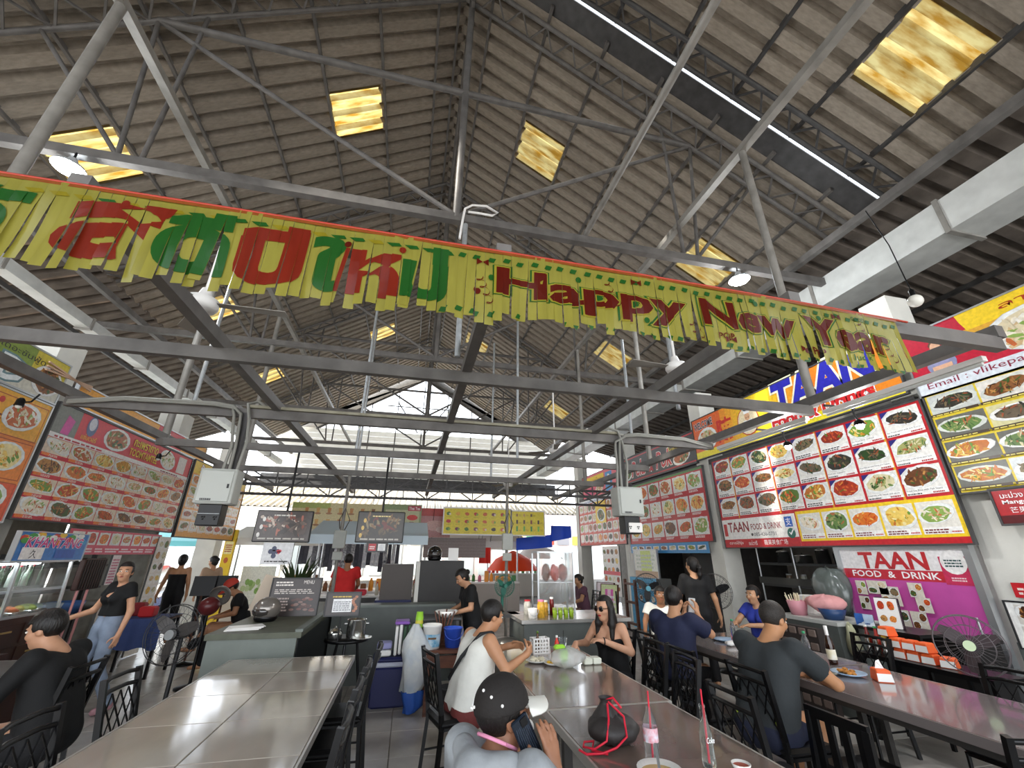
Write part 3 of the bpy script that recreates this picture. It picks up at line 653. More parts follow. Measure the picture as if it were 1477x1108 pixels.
# ================================================================ SIDE ROOFS OVER THE STALLS
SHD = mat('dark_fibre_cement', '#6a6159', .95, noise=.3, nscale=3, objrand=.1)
sr = sempty('trim_2')
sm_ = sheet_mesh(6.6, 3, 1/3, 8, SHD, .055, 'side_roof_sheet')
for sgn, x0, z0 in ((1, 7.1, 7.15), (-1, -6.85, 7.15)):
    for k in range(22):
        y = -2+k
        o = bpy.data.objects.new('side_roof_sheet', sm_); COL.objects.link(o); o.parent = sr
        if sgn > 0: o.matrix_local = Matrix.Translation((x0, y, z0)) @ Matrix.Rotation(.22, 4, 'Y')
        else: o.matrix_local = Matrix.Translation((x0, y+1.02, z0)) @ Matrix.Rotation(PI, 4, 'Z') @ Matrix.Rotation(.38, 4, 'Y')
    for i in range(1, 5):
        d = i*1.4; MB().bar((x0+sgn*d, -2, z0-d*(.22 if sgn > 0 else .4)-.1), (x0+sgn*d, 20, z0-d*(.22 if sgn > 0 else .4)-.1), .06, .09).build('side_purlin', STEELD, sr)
# ================================================================ CHAIRS
BLK = mat('black_metal', '#0a0a0c', .35, .2); SEAT = mat('black_vinyl', '#0e0e10', .4, bump=.05)
def make_chair(label):
    t = thing('metal_chair', label, 'chair')
    MB().cbox((0, 0, .455), (.39, .39, .05), .02).build('seat', SEAT, t)
    MB().box((0, 0, .42), (.36, .36, .02)).build('seat_frame', BLK, t)
    for s in (-1, 1):
        MB().tube([(s*.17, .17, .42), (s*.185, .19, 0)], .013, 8).build('leg', BLK, t)
        MB().bar((s*.175, -.18, .42), (s*.19, -.22, 0), .028).build('leg', BLK, t)
        MB().bar((s*.175, -.18, .42), (s*.178, -.19, .52), .028, .032).bar((s*.178, -.19, .52), (s*.185, -.26, .92), .028, .032).build('back_post', BLK, t)
        MB().tube([(s*.18, -.2, .2), (s*.18, .18, .2)], .008, 6).build('stretcher', BLK, t)
    for z, q in ((.9, .255), (.83, .243)):
        MB().tube([(-.185, -q, z), (-.09, -q-.022, z+.008), (.09, -q-.022, z+.008), (.185, -q, z)], .013, 8).build('top_rail', BLK, t)
    MB().tube([(-.178, -.19, .53), (.178, -.19, .53)], .01, 6).build('lower_rail', BLK, t)
    def pt(u, v): return (-.17+.34*u, -.192-.052*v, .535+.29*v)
    for a, b in (((0, 0), (.5, 1)), ((.5, 0), (1, 1)), ((.5, 0), (0, 1)), ((1, 0), (.5, 1)), ((0, .5), (.25, 1)), ((.25, 0), (.75, 1)), ((.75, 0), (1, .5)), ((.25, 0), (0, .5)), ((.75, 0), (.25, 1)), ((1, .5), (.75, 1))):
        MB().bar(pt(*a), pt(*b), .007).build('lattice_bar', BLK, t)
    return t
CH = [('black lattice-back metal chair at the left table, nearest the lower left corner', -1.42, 2.9, -PI/2),
 ('black lattice-back metal chair at the left table, between the nearest one and the floor fan', -1.47, 3.7, -PI/2),
 ('black metal chair under the man in the black suit jacket', -2.4, 4.1, PI/2),
 ('black metal chair on the right of the left table, nearest the camera', -.48, 2.62, PI/2),
 ('second black metal chair from the camera on the right of the left table', -.48, 3.2, PI/2),
 ('third black metal chair from the camera on the right of the left table', -.47, 3.72, PI/2),
 ('farthest black metal chair on the right of the left table, by the blue cooler', -.42, 4.3, PI/2),
 ('black metal chair under the man in the white sleeveless shirt', .5, 4.1, -PI/2+.25),
 ('black metal chair under the person in the cap on the phone', .3, 1.9, -PI/2+.4),
 ('black metal chair under the woman with sunglasses', 2.12, 4.75, PI/2+.3),
 ('empty black metal chair just behind the woman with sunglasses', 2.05, 4.05, PI/2),
 ('second empty black metal chair behind the woman with sunglasses, nearer the camera', 1.98, 3.5, PI/2-.1),
 ('black metal chair under the man in the navy t-shirt', 2.72, 4.5, -PI/2),
 ('empty black metal chair between the man in navy and the man in grey', 2.62, 3.75, -PI/2),
 ('black metal chair under the man in the dark grey t-shirt', 2.72, 3.1, -PI/2),
 ('empty black metal chair beside the slatted chair, behind the grey shirted man', 2.2, 2.62, -PI/2),
 ('black metal chair in the lower right corner, turned away from the camera', 2.92, 1.92, -.35),
 ('black metal chair behind the right table, in front of the round fan', 4.0, 2.6, PI/2),
 ('black metal chair behind the right table beside the dark shelf', 4.35, 3.9, PI/2),
 ('black metal chair under the woman in the royal blue jersey', 5.0, 5.75, PI/2),
 ('black metal chair under the seated person at the far right doorway', 3.9, 9.6, PI/2)]
ch0 = None
for lab, x, y, rz in CH:
    if ch0 is None: ch0 = make_chair(lab); ch0.location = (x, y, 0); ch0.rotation_euler = (0, 0, rz); ch0['group'] = 'black lattice-back metal chairs'
    else: dup(ch0, (x, y, 0), rz, lab)
# a chair with flat slats
t = thing('slatted_chair', 'black chair with four broad upright slats under the edge of the right table', 'chair', (2.86, 2.62, 0), -PI/2, None)
for s in (-1, 1):
    MB().bar((s*.19, .18, .42), (s*.2, .2, 0), .035).build('leg', BLK, t); MB().bar((s*.19, -.2, .72), (s*.2, -.24, 0), .04).build('leg', BLK, t)
for k in range(4): MB().box((-.15+k*.1, -.205, .42), (.045, .02, .6)).build('slat', BLK, t)
MB().box((0, -.205, .72), (.42, .025, .06)).build('top_rail', BLK, t); MB().cbox((0, 0, .44), (.42, .42, .04), .015).build('seat', SEAT, t)
# ================================================================ TABLES
MARB = mat('pale_marble_tile', '#b5aca0', .13, noise=.1, nscale=2.5, coat=.6, col2='#9d9387', stretch=(1, .5, 1))
STONE = mat('brown_stone', '#83736a', .16, nscale=3, coat=.6, col2='#5d5049')
STONG = mat('grey_stone', '#8d8483', .18, nscale=3, coat=.6, col2='#6d6462')
EDGE = mat('table_edge', '#c9c6c0', .3, .5); TLEG = mat('table_leg', '#3a3836', .5, .2)
def table(name, label, x0, x1, y0, y1, z, nx, ny, m, piece, th=.04, edge=EDGE, legm=TLEG, cat='table', group=None):
    cx, cy = (x0+x1)/2, (y0+y1)/2; t = thing(name, label, cat, (cx, cy, 0), 0, group); w, l = x1-x0, y1-y0
    tw, tl = w/nx, l/ny
    me = MB().cbox((0, 0, 0), (tw-.005, tl-.005, th), .003).mesh(piece, m)
    for i in range(nx):
        for j in range(ny): inst(me, piece, t, (-w/2+(i+.5)*tw, -l/2+(j+.5)*tl, z-th/2))
    e = MB()
    for c, d in (((-w/2-.006, 0), (.012, l+.024)), ((w/2+.006, 0), (.012, l+.024)), ((0, -l/2-.006), (w, .012)), ((0, l/2+.006), (w, .012))): e.box((c[0], c[1], z-th/2-.003), (d[0], d[1], th+.004))
    e.build('edge_trim', edge, t)
    MB().box((0, 0, z-th-.03), (w-.1, l-.1, .05)).build('apron', legm, t)
    for sx in (-1, 1):
        for sy in (-1, 1): MB().bar((sx*(w/2-.08), sy*(l/2-.1), 0), (sx*(w/2-.08), sy*(l/2-.1), z-th-.04), .05).build('leg', legm, t)
    return t
table('dining_table', 'long left dining table topped with pale polished tiles', -1.46, -.41, 1.6, 4.86, .75, 2, 6, MARB, 'tile')
table('dining_table', 'middle brown stone table with the drawstring bag and soda bottle', .94, 1.77, 1.5, 3.03, .75, 1, 1, STONE, 'slab', edge=EDGE)
table('dining_table', 'brown stone table where the woman with sunglasses and the man in white eat', .94, 1.8, 3.06, 4.9, .75, 1, 1, STONE, 'slab', edge=EDGE)
STE = mat('stone_edge', '#6f6866', .3)
table('dining_table', 'grey stone table with the orange tissue box and the dish', 3.14, 4.1, 1.5, 3.585, .75, 1, 1, STONG, 'slab', .05, STE)
table('dining_table', 'far grey stone table in front of the man in the navy shirt', 3.16, 4.15, 3.62, 5.3, .75, 1, 1, STONG, 'slab', .05, STE)
table('dining_table', 'dark table at the left edge in front of the man in the black jacket', -3.6, -2.95, 3.3, 5.2, .75, 1, 1, mat('dark_table', '#3a302a', .35), 'slab')
# ================================================================ THINGS ON THE TABLES
CLEAR = mat('clear_plastic', '#eef4f6', .06, trans=.95, ior=1.2); GLASS = mat('clear_glass', '#e8f2ee', .04, trans=.97, ior=1.3)
WHITE = mat('white_plastic', '#eceae6', .4); REDP = mat('red_plastic', '#d4203a', .4); ORGP = mat('orange_card', '#e8622a', .5); GRNP = mat('lime_plastic', '#9ad43a', .35)
CER = mat('white_ceramic', '#f2f0ea', .15, coat=.5); BLUC = mat('pale_blue_plate', '#a9c4e0', .2); FOOD = mat('fried_food', '#b8792f', .6, noise=.5, nscale=60, bump=.6, bscale=60)
RICE = mat('rice', '#f0e8d0', .7, bump=.6, bscale=90)
def bottle(name, label, loc, prof, m, cap=None, capr=.014, lab=None, straw=None, cat='bottle', liquid=None, group=None):
    t = thing(name, label, cat, loc, 0, group); MB().lathe(prof, n=14).build('body', m, t); h = prof[-1][1]
    if liquid: MB().lathe([(0, .006)]+[(r*.9, z) for r, z in prof if z < liquid[1]]+[(.001, liquid[1])], n=12).build('liquid', liquid[0], t)
    if cap: MB().lathe([(0, h), (capr, h), (capr, h+.018), (0, h+.02)], n=10).build('cap', cap, t)
    if lab: MB().lathe([(lab[1]+.0015, lab[2]), (lab[1]+.0015, lab[3])], n=14).build('label', lab[0], t)
    if straw: MB().tube([(0, 0, .02), (.004, 0, h*.6), (.008, .004, h+.06), (.03, .01, h+.075)] if straw[1] else [(0, 0, .02), (.006, 0, h+.06)], .004, 6).build('straw', straw[0], t)
    return t
WB = [(0, 0), (.03, 0), (.033, .02), (.03, .035), (.033, .05), (.03, .065), (.033, .08), (.033, .15), (.03, .17), (.014, .21), (.013, .225)]
bottle('water_bottle', 'clear ribbed water bottle with a red straw on the middle table', (1.2, 2.24, .75), WB, CLEAR, None, lab=(mat('bottle_label', '#dfe6f0', .4, nscale=30, col2='#d03a4a'), .033, .09, .145), straw=(REDP, 0))
SB = [(0, 0), (.03, 0), (.031, .03), (.028, .06), (.031, .1), (.026, .14), (.016, .185), (.012, .225), (.014, .23), (.014, .24)]
t = bottle('soda_bottle', 'contoured clear glass soda bottle with a red straw', (1.44, 2.16, .75), SB, GLASS, straw=(REDP, 0))
b = Board(); b.text('Coke', -.02, .1, .04, .022, '#f0f0ee', 1, .01, .2); o = b.build('lettering', t); o.location = (.0, -.031, 0)
bottle('beer_bottle', 'brown beer bottle with white neck foil and label on the right table', (3.84, 3.66, .75), [(0, 0), (.034, 0), (.036, .02), (.036, .15), (.03, .19), (.015, .23), (.014, .3)], mat('brown_glass', '#2a1206', .08, coat=.5), None, lab=(mat('beer_label', '#e8dcb0', .5, nscale=20, col2='#f4f2ea'), .036, .04, .12))
MB().lathe([(.0155, .23), (.0155, .305), (0, .306)], c=(0, 0, 0), n=12).build('neck_foil', WHITE, bpy.data.objects['beer_bottle'])
GCAP = mat('green_cap', '#3a9a6a', .4)
bottle('water_bottle', 'clear water bottle with a green cap beside the beer bottle', (3.72, 3.8, .75), WB, CLEAR, GCAP)
bottle('water_bottle', 'clear water bottle with a green cap at the elbow of the man in navy', (3.6, 4.62, .75), WB, CLEAR, GCAP)
def plate(name, label, loc, r, m, food=None, fn=12, fr=.6, cat='plate', fs=.02):
    t = thing(name, label, cat, loc); MB().lathe([(0, .004), (r*.6, .004), (r, .022), (r*.99, .026), (r*.6, .01), (0, .009)], n=24).build('dish', m, t)
    if food:
        b = MB(); random.seed(int(r*1000)+fn)
        for k in range(fn):
            a, q = random.uniform(0, 2*PI), r*fr*math.sqrt(random.random()); b.sphere((q*math.cos(a), q*math.sin(a), .014+random.uniform(0, fs)), fs*random.uniform(.7, 1.3), 7, 5, (1, 1, .6))
        o = b.build('food', food, t); o['kind'] = 'stuff'
    return t
plate('dinner_plate', 'pale blue plate of half eaten fried food before the grey shirted man', (3.62, 3.33, .75), .125, BLUC, FOOD, 16)
plate('dinner_plate', 'pale blue empty plate in front of the man in navy', (3.62, 4.8, .75), .13, BLUC, None)
plate('dinner_plate', 'white plate of rice in front of the man in white', (1.22, 4.25, .75), .11, CER, RICE, 20)
plate('saucer', 'small white plate with a yellow fried egg', (1.33, 4.12, .75), .08, CER, mat('egg', '#e8b83a', .5), 4)
t = thing('soup_bowl', 'white soup bowl with a spoon at the bottom edge of the middle table', 'bowl', (1.13, 2.06, .75))
MB().lathe([(0, .0), (.045, 0), (.05, .01), (.095, .06), (.093, .062), (.05, .016), (0, .012)], n=24).build('bowl', CER, t); MB().lathe([(0, .045), (.078, .045)], n=18).build('soup', mat('broth', '#c9a868', .2), t); MB().bar((0, 0, .05), (.03, .07, .12), .012, .004).build('spoon', ALU, t)
t = thing('soup_bowl', 'small white sauce bowl beside the soda bottle', 'bowl', (1.56, 2.1, .75)); MB().lathe([(0, 0), (.03, 0), (.042, .03), (.04, .031), (.028, .008), (0, .008)], n=16).build('bowl', CER, t); MB().lathe([(0, .022), (.034, .022)], n=14).build('sauce', mat('chilli_sauce', '#a83a1a', .3), t)
# drawstring bag
BAGM = mat('dark_nylon', '#34302f', .55, bump=.4, bscale=12)
def blob(seedv, c, r, sc, amp, n=20, m=14, fr=3):
    random.seed(seedv); ph = [(random.uniform(0, 6), random.uniform(0, 6), random.uniform(.5, 1)) for _ in range(4)]
    b = MB(); vs = []
    for i in range(m+1):
        th = PI*i/m
        for k in range(n):
            ph_ = 2*PI*k/n; q = 1+sum(amp*w*math.sin(fr*(j+1)*.7*ph_+a)*math.sin(2*th+bb) for j, (a, bb, w) in enumerate(ph))
            z = -math.cos(th)*r*q*sc[2]
            vs.append((c[0]+r*q*math.sin(th)*math.cos(ph_)*sc[0], c[1]+r*q*math.sin(th)*math.sin(ph_)*sc[1], c[2]+z))
    b.add(vs, [(i*n+k, i*n+(k+1) % n, (i+1)*n+(k+1) % n, (i+1)*n+k) for i in range(m) for k in range(n)], sm=True); return b
t = thing('drawstring_bag', 'dark drawstring bag with red cords slumped on the middle table', 'bag', (1.13, 2.5, .75))
b = blob(3, (0, 0, .062), .13, (1.05, .85, .5), .07, 26, 16); b.lathe([(.1, .05), (.075, .11), (.035, .16), (.028, .175), (.04, .19)], c=(-.02, .03, 0), n=16); b.build('sack', BAGM, t)
for pts in ([(-.03, -.01, .172), (-.05, -.06, .12), (-.09, -.11, .05), (-.15, -.1, .02), (-.19, -.05, .015), (-.17, -.01, .02), (-.13, -.04, .03), (-.16, -.09, .012), (-.1, -.14, .01)], [(-.02, 0, .178), (.03, -.07, .13), (.02, -.11, .06), (-.05, -.135, .03), (-.12, -.13, .012), (-.2, -.12, .01), (-.22, -.07, .012)], [(-.02, .02, .18), (.0, -.02, .2), (.03, -.05, .16)]):
    MB().tube(pts, .0055, 6).build('cord', REDP, t)
# tissue boxes
def tissue(label, loc, rz, tissue_up=True, group=None, w=.11, l=.12, h=.085):
    t = thing('tissue_box', label, 'tissue box', loc, rz, group)
    MB().cbox((0, 0, h*.5), (w, l, h), .008, taper=.86).build('carton', ORGP, t)
    MB().add([(-w/2*.96, -l/2-.001, h*.08), (w/2*.96, -l/2-.001, h*.08), (w/2*.88, -l/2*.9-.002, h*.7), (-w/2*.88, -l/2*.9-.002, h*.7)], [(0, 1, 2, 3)]).build('white_face', WHITE, t)
    if tissue_up: MB().add([(-.03, 0, h), (.03, 0, h), (.012, .006, h+.06), (-.016, -.004, h+.05), (0, .012, h+.02)], [(0, 1, 2, 3), (0, 4, 2), (1, 4, 3)]).build('tissue', WHITE, t)
    return t
tissue('orange and white tissue box with a tissue sticking up on the right table', (3.72, 3.14, .75), -.5)
# plastic carrier bag, spread basket and cups at the eating pair
BAGC = mat('thin_plastic', '#f0f2f0', .3, trans=.5, alpha=.6, bump=.5, bscale=25)
t = thing('plastic_bag', 'crumpled clear plastic bag with a lime green pack inside, on the eating table', 'bag', (1.42, 4.02, .75))
blob(5, (0, 0, .075), .13, (1.1, .8, .55), .12, 22, 14, 4).build('film', BAGC, t); MB().cbox((-.02, 0, .09), (.07, .05, .09), .02).cbox((-.05, .02, .15), (.1, .06, .04), .015).build('lime_pack', GRNP, t)
t = thing('takeaway_boxes', 'pair of clear takeaway tubs of rice beside the woman with sunglasses', 'container', (1.64, 4.1, .75))
for k in (0, 1): MB().cbox((k*.085, 0, .028), (.078, .1, .05), .008).build('tub', mat('milky_plastic', '#e6e8d8', .3, alpha=.85), t)
t = thing('perforated_basket', 'white perforated basket of condiments on the eating table', 'basket', (1.36, 4.62, .75), .1)
b = MB()
for s in (-1, 1):
    for k in range(6): b.box((-.075+k*.03, s*.05, .065), (.014, .004, .13))
    for z in (.005, .03, .06, .09, .125): b.box((0, s*.05, z), (.17, .005, .014))
    for k in range(3): b.box((s*.085, -.04+k*.04, .065), (.004, .02, .13))
    for z in (.005, .06, .125): b.box((s*.085, 0, z), (.005, .1, .014))
b.box((0, 0, .004), (.17, .1, .006)); b.build('basket_wall', WHITE, t)
bottle('sauce_bottle', 'red chilli sauce bottle by the perforated basket', (1.5, 4.5, .75), [(0, 0), (.022, 0), (.024, .08), (.02, .11), (.01, .13), (.009, .145)], mat('chilli_red', '#d0301a', .25), WHITE, .012)
bottle('iced_drink', 'clear plastic cup with ice and a black straw behind the sauce bottle', (1.6, 4.6, .75), [(0, 0), (.028, 0), (.04, .12), (.042, .13)], CLEAR, None, straw=(mat('black_straw', '#1a1a1a', .4), 0), cat='cup', liquid=(mat('ice_water', '#d8e4e4', .2, trans=.7), .09))
bottle('sauce_bottle', 'green necked fish sauce bottle inside the perforated basket', (1.34, 4.62, .757), [(0, 0), (.022, 0), (.022, .1), (.01, .14), (.009, .16)], mat('fish_sauce', '#5a3a1a', .2), mat('green_top', '#5a7a2a', .4), .011)
t = thing('serviette', 'crumpled white tissue on the far grey table', 'tissue', (3.5, 4.55, .75)); blob(8, (0, 0, .025), .06, (1.2, .9, .4), .2, 14, 8, 4).build('paper', WHITE, t)
t = thing('snack_packet', 'red crinkled snack packet standing on the far grey table', 'packet', (3.72, 4.7, .75)); blob(9, (0, 0, .045), .05, (.8, .5, .9), .1, 12, 8, 3).build('foil', REDP, t)
t = thing('cutlery', 'metal spoon lying by the soda bottle', 'spoon', (1.36, 2.07, .754), -.6); MB().bar((0, 0, 0), (.1, .03, .004), .008, .003).sphere((.12, .036, .004), .016, 8, 6, (1.3, 1, .3)).build('spoon_metal', ALU, t)
# ================================================================ NEW YEAR BANNER
def foil(name, c, transl=.5, transp=.1):
    return sheet_mat(name, c, transl, transp, .12, 4, (6, 1, 1), .22)
FOIL = foil('gold_foil', '#aca54a', .5, .1)
BX0, BX1, BY, NS = -2.16, 2.93, 1.715, 112
bn = thing('new_year_banner', 'long yellow foil fringe banner with Thai letters and Happy New Year in red and green', 'banner', (0, BY, 3.06))
random.seed(44)
SWD = (BX1-BX0)/NS; strips = []
def top(x): return .045-.035*((x-.2)/2.6)**2*(1 if x > 0 else .4)
for k in range(NS):
    x0 = BX0+k*SWD; L = .415+random.uniform(-.025, .025)-(.06 if x0 > 2.2 else 0)*0
    if x0 > .3: L -= .03
    strips.append(dict(x0=x0, L=L, yaw=random.uniform(-.3, .3), sw=random.uniform(-.01, .01), skew=random.uniform(-.007, .007)+(-.045*random.random() if random.random() < (.3 if x0 < -.9 else .03) else 0), pit=random.uniform(-.03, .03)))
def smap(s, x, d, off=0):     # x across, d distance below the cord
    xc = s['x0']+SWD/2; q = max(0, d-.05)/.36; lx = (x-xc)
    yaw = s['yaw']*min(1, q*1.2+.15)
    X = xc+lx*math.cos(yaw)+s['skew']*q; Y = lx*math.sin(yaw)-off+s['sw']*q+s['pit']*q*.5+.004*math.sin(q*5+s['x0']*9)
    return (X, Y, top(xc)-d)
for s in strips:
    b = MB(); n = 7
    vs = []
    for i in range(n):
        d = s['L']*i/(n-1)
        vs += [smap(s, s['x0']+.0004, d), smap(s, s['x0']+SWD-.0004, d)]
    b.add(vs, [(2*i, 2*i+1, 2*i+3, 2*i+2) for i in range(n-1)], sm=True); b.build('foil_strip', FOIL, bn)
MB().tube([(x, 0, top(x)+.004) for x in np.linspace(BX0-.3, BX1+.1, 24)], .007, 6).build('cord', mat('red_cord', '#a8321c', .4), bn)
tp = MB()
xs = np.linspace(BX0, BX1, 60)
tp.add([(x, -.004, top(x)+.002) for x in xs]+[(x, -.004, top(x)-.016) for x in xs], [(i, i+1, 60+i+1, 60+i) for i in range(59)], sm=True).build('header_tape', foil('orange_foil', '#a0582a', .4, .05), bn)
def xpx(px): return -1.80+px*(1.90/660) if px < 660 else .10+(px-660)*(2.83/630)
INK = {}
def ink(t, x, d, w, h, key, bold=.0, lay=1, shear=0):
    V, F, a0, b0, a1, b1 = text_geo(t, bold, shear)
    INK.setdefault(key, []).append(([(x+(p-a0)/(a1-a0)*w, d-(q-b0)/(b1-b0)*h) for p, q in V], F, lay))
def shape(pts, key, lay=1): INK.setdefault(key, []).append((pts, [tuple(range(len(pts)))], lay))
for t_, p0, p1, key, d0, d1 in (('วั', -40, 60, 'green', .05, .36), ('ส', 100, 232, 'red', .05, .36), ('ดี', 222, 316, 'green', .04, .37), ('ปี', 328, 424, 'red', .05, .385), ('ใ', 432, 484, 'green', .07, .37), ('ห', 484, 570, 'red', .12, .36), ('ม่', 572, 648, 'green', .04, .355)):
    ink(t_, xpx(p0), d1, xpx(p1)-xpx(p0), d1-d0, key, .05)
words = (('Happy', 706, 945, .1, .31), ('New', 966, 1106, .09, .27), ('Year', 1122, 1262, .09, .285))
for t_, p0, p1, d0, d1 in words:
    x, w, h = xpx(p0), xpx(p1)-xpx(p0), d1-d0
    ink(t_, x-.02, d1+.012, w+.04, h+.024, 'green', .075, 1); ink(t_, x-.012, d1+.008, w+.024, h+.016, 'gold', .055, 2); ink(t_, x, d1, w, h, 'dred', .035, 3)
random.seed(12)
x = xpx(640)
while x < BX1-.05:                                   # green dashes along both edges
    for d in (.045, .365):
        q = random.uniform(-.008, .008); shape([(x, d+q), (x+.032, d+q+.004), (x+.02, d+q+.03), (x-.012, d+q+.026)], 'green', 1)
    x += .075+random.uniform(-.01, .01)
for p, d in ((690, .08), (880, .06), (1000, .34), (1180, .06), (1110, .33)):   # bow-ties and dots
    x = xpx(p); shape([(x-.03, d-.02), (x, d), (x-.03, d+.02)], 'dred', 2); shape([(x+.03, d-.02), (x, d), (x+.03, d+.02)], 'dred', 2)
for p, d, key in ((165, .06, 'red'), (485, .1, 'dred'), (570, .09, 'red'), (700, .17, 'green'), (685, .26, 'dred'), (805, .1, 'green'), (1050, .07, 'green'), (1150, .09, 'green'), (890, .29, 'green')):
    x = xpx(p); shape([(x+.016*math.cos(a*PI/5), d+.018*math.sin(a*PI/5)) for a in range(10)], key, 2)
def spiral(p, d, n=4, key='dred'):
    x = xpx(p); P0 = [(x+.02*math.cos(a*.6)+.008*a*.2, d+.012*math.sin(a*.6)+a*.004) for a in range(n*10)]
    for a, b in zip(P0, P0[1:]):
        INK.setdefault(key, []).append(([(a[0], a[1]), (b[0], b[1]), (b[0]+.003, b[1]+.004), (a[0]+.003, a[1]+.004)], [(0, 1, 2, 3)], 2))
for p, d in ((686, .17), (840, .08), (950, .25), (1215, .07), (1250, .17)): spiral(p, d)
ink('POP', xpx(985), .34, .09, .04, 'dred', .02, 2); ink('PiP', xpx(1120), .36, .1, .05, 'dred', .02, 2); ink('GOOD', xpx(1205), .07, .1, .03, 'green', .01, 2); ink('luck', xpx(1195), .34, .1, .04, 'green', .01, 2)
x = xpx(40)
while x < xpx(640):
    shape([(x, .055), (x+.06, .05), (x+.075, .068), (x+.03, .075)], random.choice(['green', 'green', 'dgold']), .5); x += .085
INKC = dict(green='#2c6a2a', red='#94301f', dred='#6e2014', gold='#b8aa3a', dgold='#a89a2a')
for key, items in INK.items():
    bm = bmesh.new()
    for pts, F, lay in items:
        vs = [bm.verts.new((p[0], lay*.001+.003, p[1])) for p in pts]
        for f in F:
            try: bm.faces.new([vs[i] for i in f])
            except ValueError: pass
    bmesh.ops.triangulate(bm, faces=bm.faces[:])
    for k in range(1, NS):
        xk = BX0+k*SWD
        bmesh.ops.bisect_plane(bm, geom=bm.verts[:]+bm.edges[:]+bm.faces[:], plane_co=(xk, 0, 0), plane_no=(1, 0, 0))
    for d in (.12, .19, .26, .33):
        bmesh.ops.bisect_plane(bm, geom=bm.verts[:]+bm.edges[:]+bm.faces[:], plane_co=(0, 0, d), plane_no=(0, 0, 1))
    out = MB()
    for f in bm.faces:
        c = f.calc_center_median(); k = int((c.x-BX0)/SWD)
        if 0 <= k < NS and c.z < strips[k]['L']:
            out.add([smap(strips[k], v.co.x, v.co.z, v.co.y) for v in f.verts], [tuple(range(len(f.verts)))])
    bm.free()
    if out.v: out.build('lettering', foil('ink_'+key, INKC[key], .5, .08), bn)['kind'] = 'stuff'
# ================================================================ PEOPLE (smooth distance-field bodies, one surface each)
def vv(*a): return np.array(a, float)
class SDF:
    def __init__(s): s.p = []; s.cuts = []
    def cap(s, a, b, ra, rb, k=.02, end=None): s.p.append(('c', vv(*a), vv(*b), ra, rb, k, end)); return s
    def chain(s, pts, rs, k=.02):
        for i in range(len(pts)-1): s.cap(pts[i], pts[i+1], rs[i], rs[i+1], k)
        return s
    def ell(s, c, r, R=None, k=.02): s.p.append(('e', vv(*c), vv(*r), np.eye(3) if R is None else R, k)); return s
    def cut(s, pt, n): s.cuts.append(('p', vv(*pt), vv(*n))); return s        # keep the side opposite to n
    def carve(s, fn): s.cuts.append(('f', fn)); return s
    def mesh(s, h):
        lo = np.full(3, 1e9); hi = -lo
        for q in s.p:
            if q[0] == 'c': r = max(q[3], q[4]); lo = np.minimum(lo, np.minimum(q[1], q[2])-r); hi = np.maximum(hi, np.maximum(q[1], q[2])+r)
            else: r = max(q[2]); lo = np.minimum(lo, q[1]-r); hi = np.maximum(hi, q[1]+r)
        lo -= 2.5*h; hi += 2.5*h; n = np.ceil((hi-lo)/h).astype(int)+1
        F = np.full(n, .2, np.float32)
        ax = [lo[i]+h*np.arange(n[i]) for i in range(3)]
        for q in s.p:
            if q[0] == 'c': r = max(q[3], q[4])+.07; a = np.minimum(q[1], q[2])-r; b = np.maximum(q[1], q[2])+r
            else: r = max(q[2])+.07; a = q[1]-r; b = q[1]+r
            i0 = np.maximum(0, np.floor((a-lo)/h).astype(int)); i1 = np.minimum(n, np.ceil((b-lo)/h).astype(int)+1)
            sl_ = tuple(slice(i0[i], i1[i]) for i in range(3))
            X = ax[0][sl_[0]][:, None, None]; Y = ax[1][sl_[1]][None, :, None]; Z = ax[2][sl_[2]][None, None, :]
            if q[0] == 'c':
                A, B = q[1], q[2]; ba = B-A; L = max(ba @ ba, 1e-9)
                t = np.clip(((X-A[0])*ba[0]+(Y-A[1])*ba[1]+(Z-A[2])*ba[2])/L, 0, 1)
                d = np.sqrt((X-A[0]-t*ba[0])**2+(Y-A[1]-t*ba[1])**2+(Z-A[2]-t*ba[2])**2)-(q[3]+(q[4]-q[3])*t)
                if q[6] is not None:
                    u = ba/math.sqrt(L); d = np.maximum(d, (X-B[0])*u[0]+(Y-B[1])*u[1]+(Z-B[2])*u[2])
                k = q[5]
            else:
                c, r_, R, k = q[1:]; P = [(X-c[0])*R[0, j]+(Y-c[1])*R[1, j]+(Z-c[2])*R[2, j] for j in range(3)]
                k0 = np.sqrt(sum((P[j]/r_[j])**2 for j in range(3))); k1 = np.sqrt(sum((P[j]/r_[j]**2)**2 for j in range(3)))+1e-6
                d = k0*(k0-1)/k1
            f = F[sl_]; hh = np.clip(.5+.5*(f-d)/k, 0, 1); F[sl_] = f+(d-f)*hh-k*hh*(1-hh)
        X = ax[0][:, None, None]; Y = ax[1][None, :, None]; Z = ax[2][None, None, :]
        for c in s.cuts:
            if c[0] == 'p': F = np.maximum(F, (X-c[1][0])*c[2][0]+(Y-c[1][1])*c[2][1]+(Z-c[1][2])*c[2][2])
            else: F = np.maximum(F, c[1](X, Y, Z))
        return nets(F, lo, h)
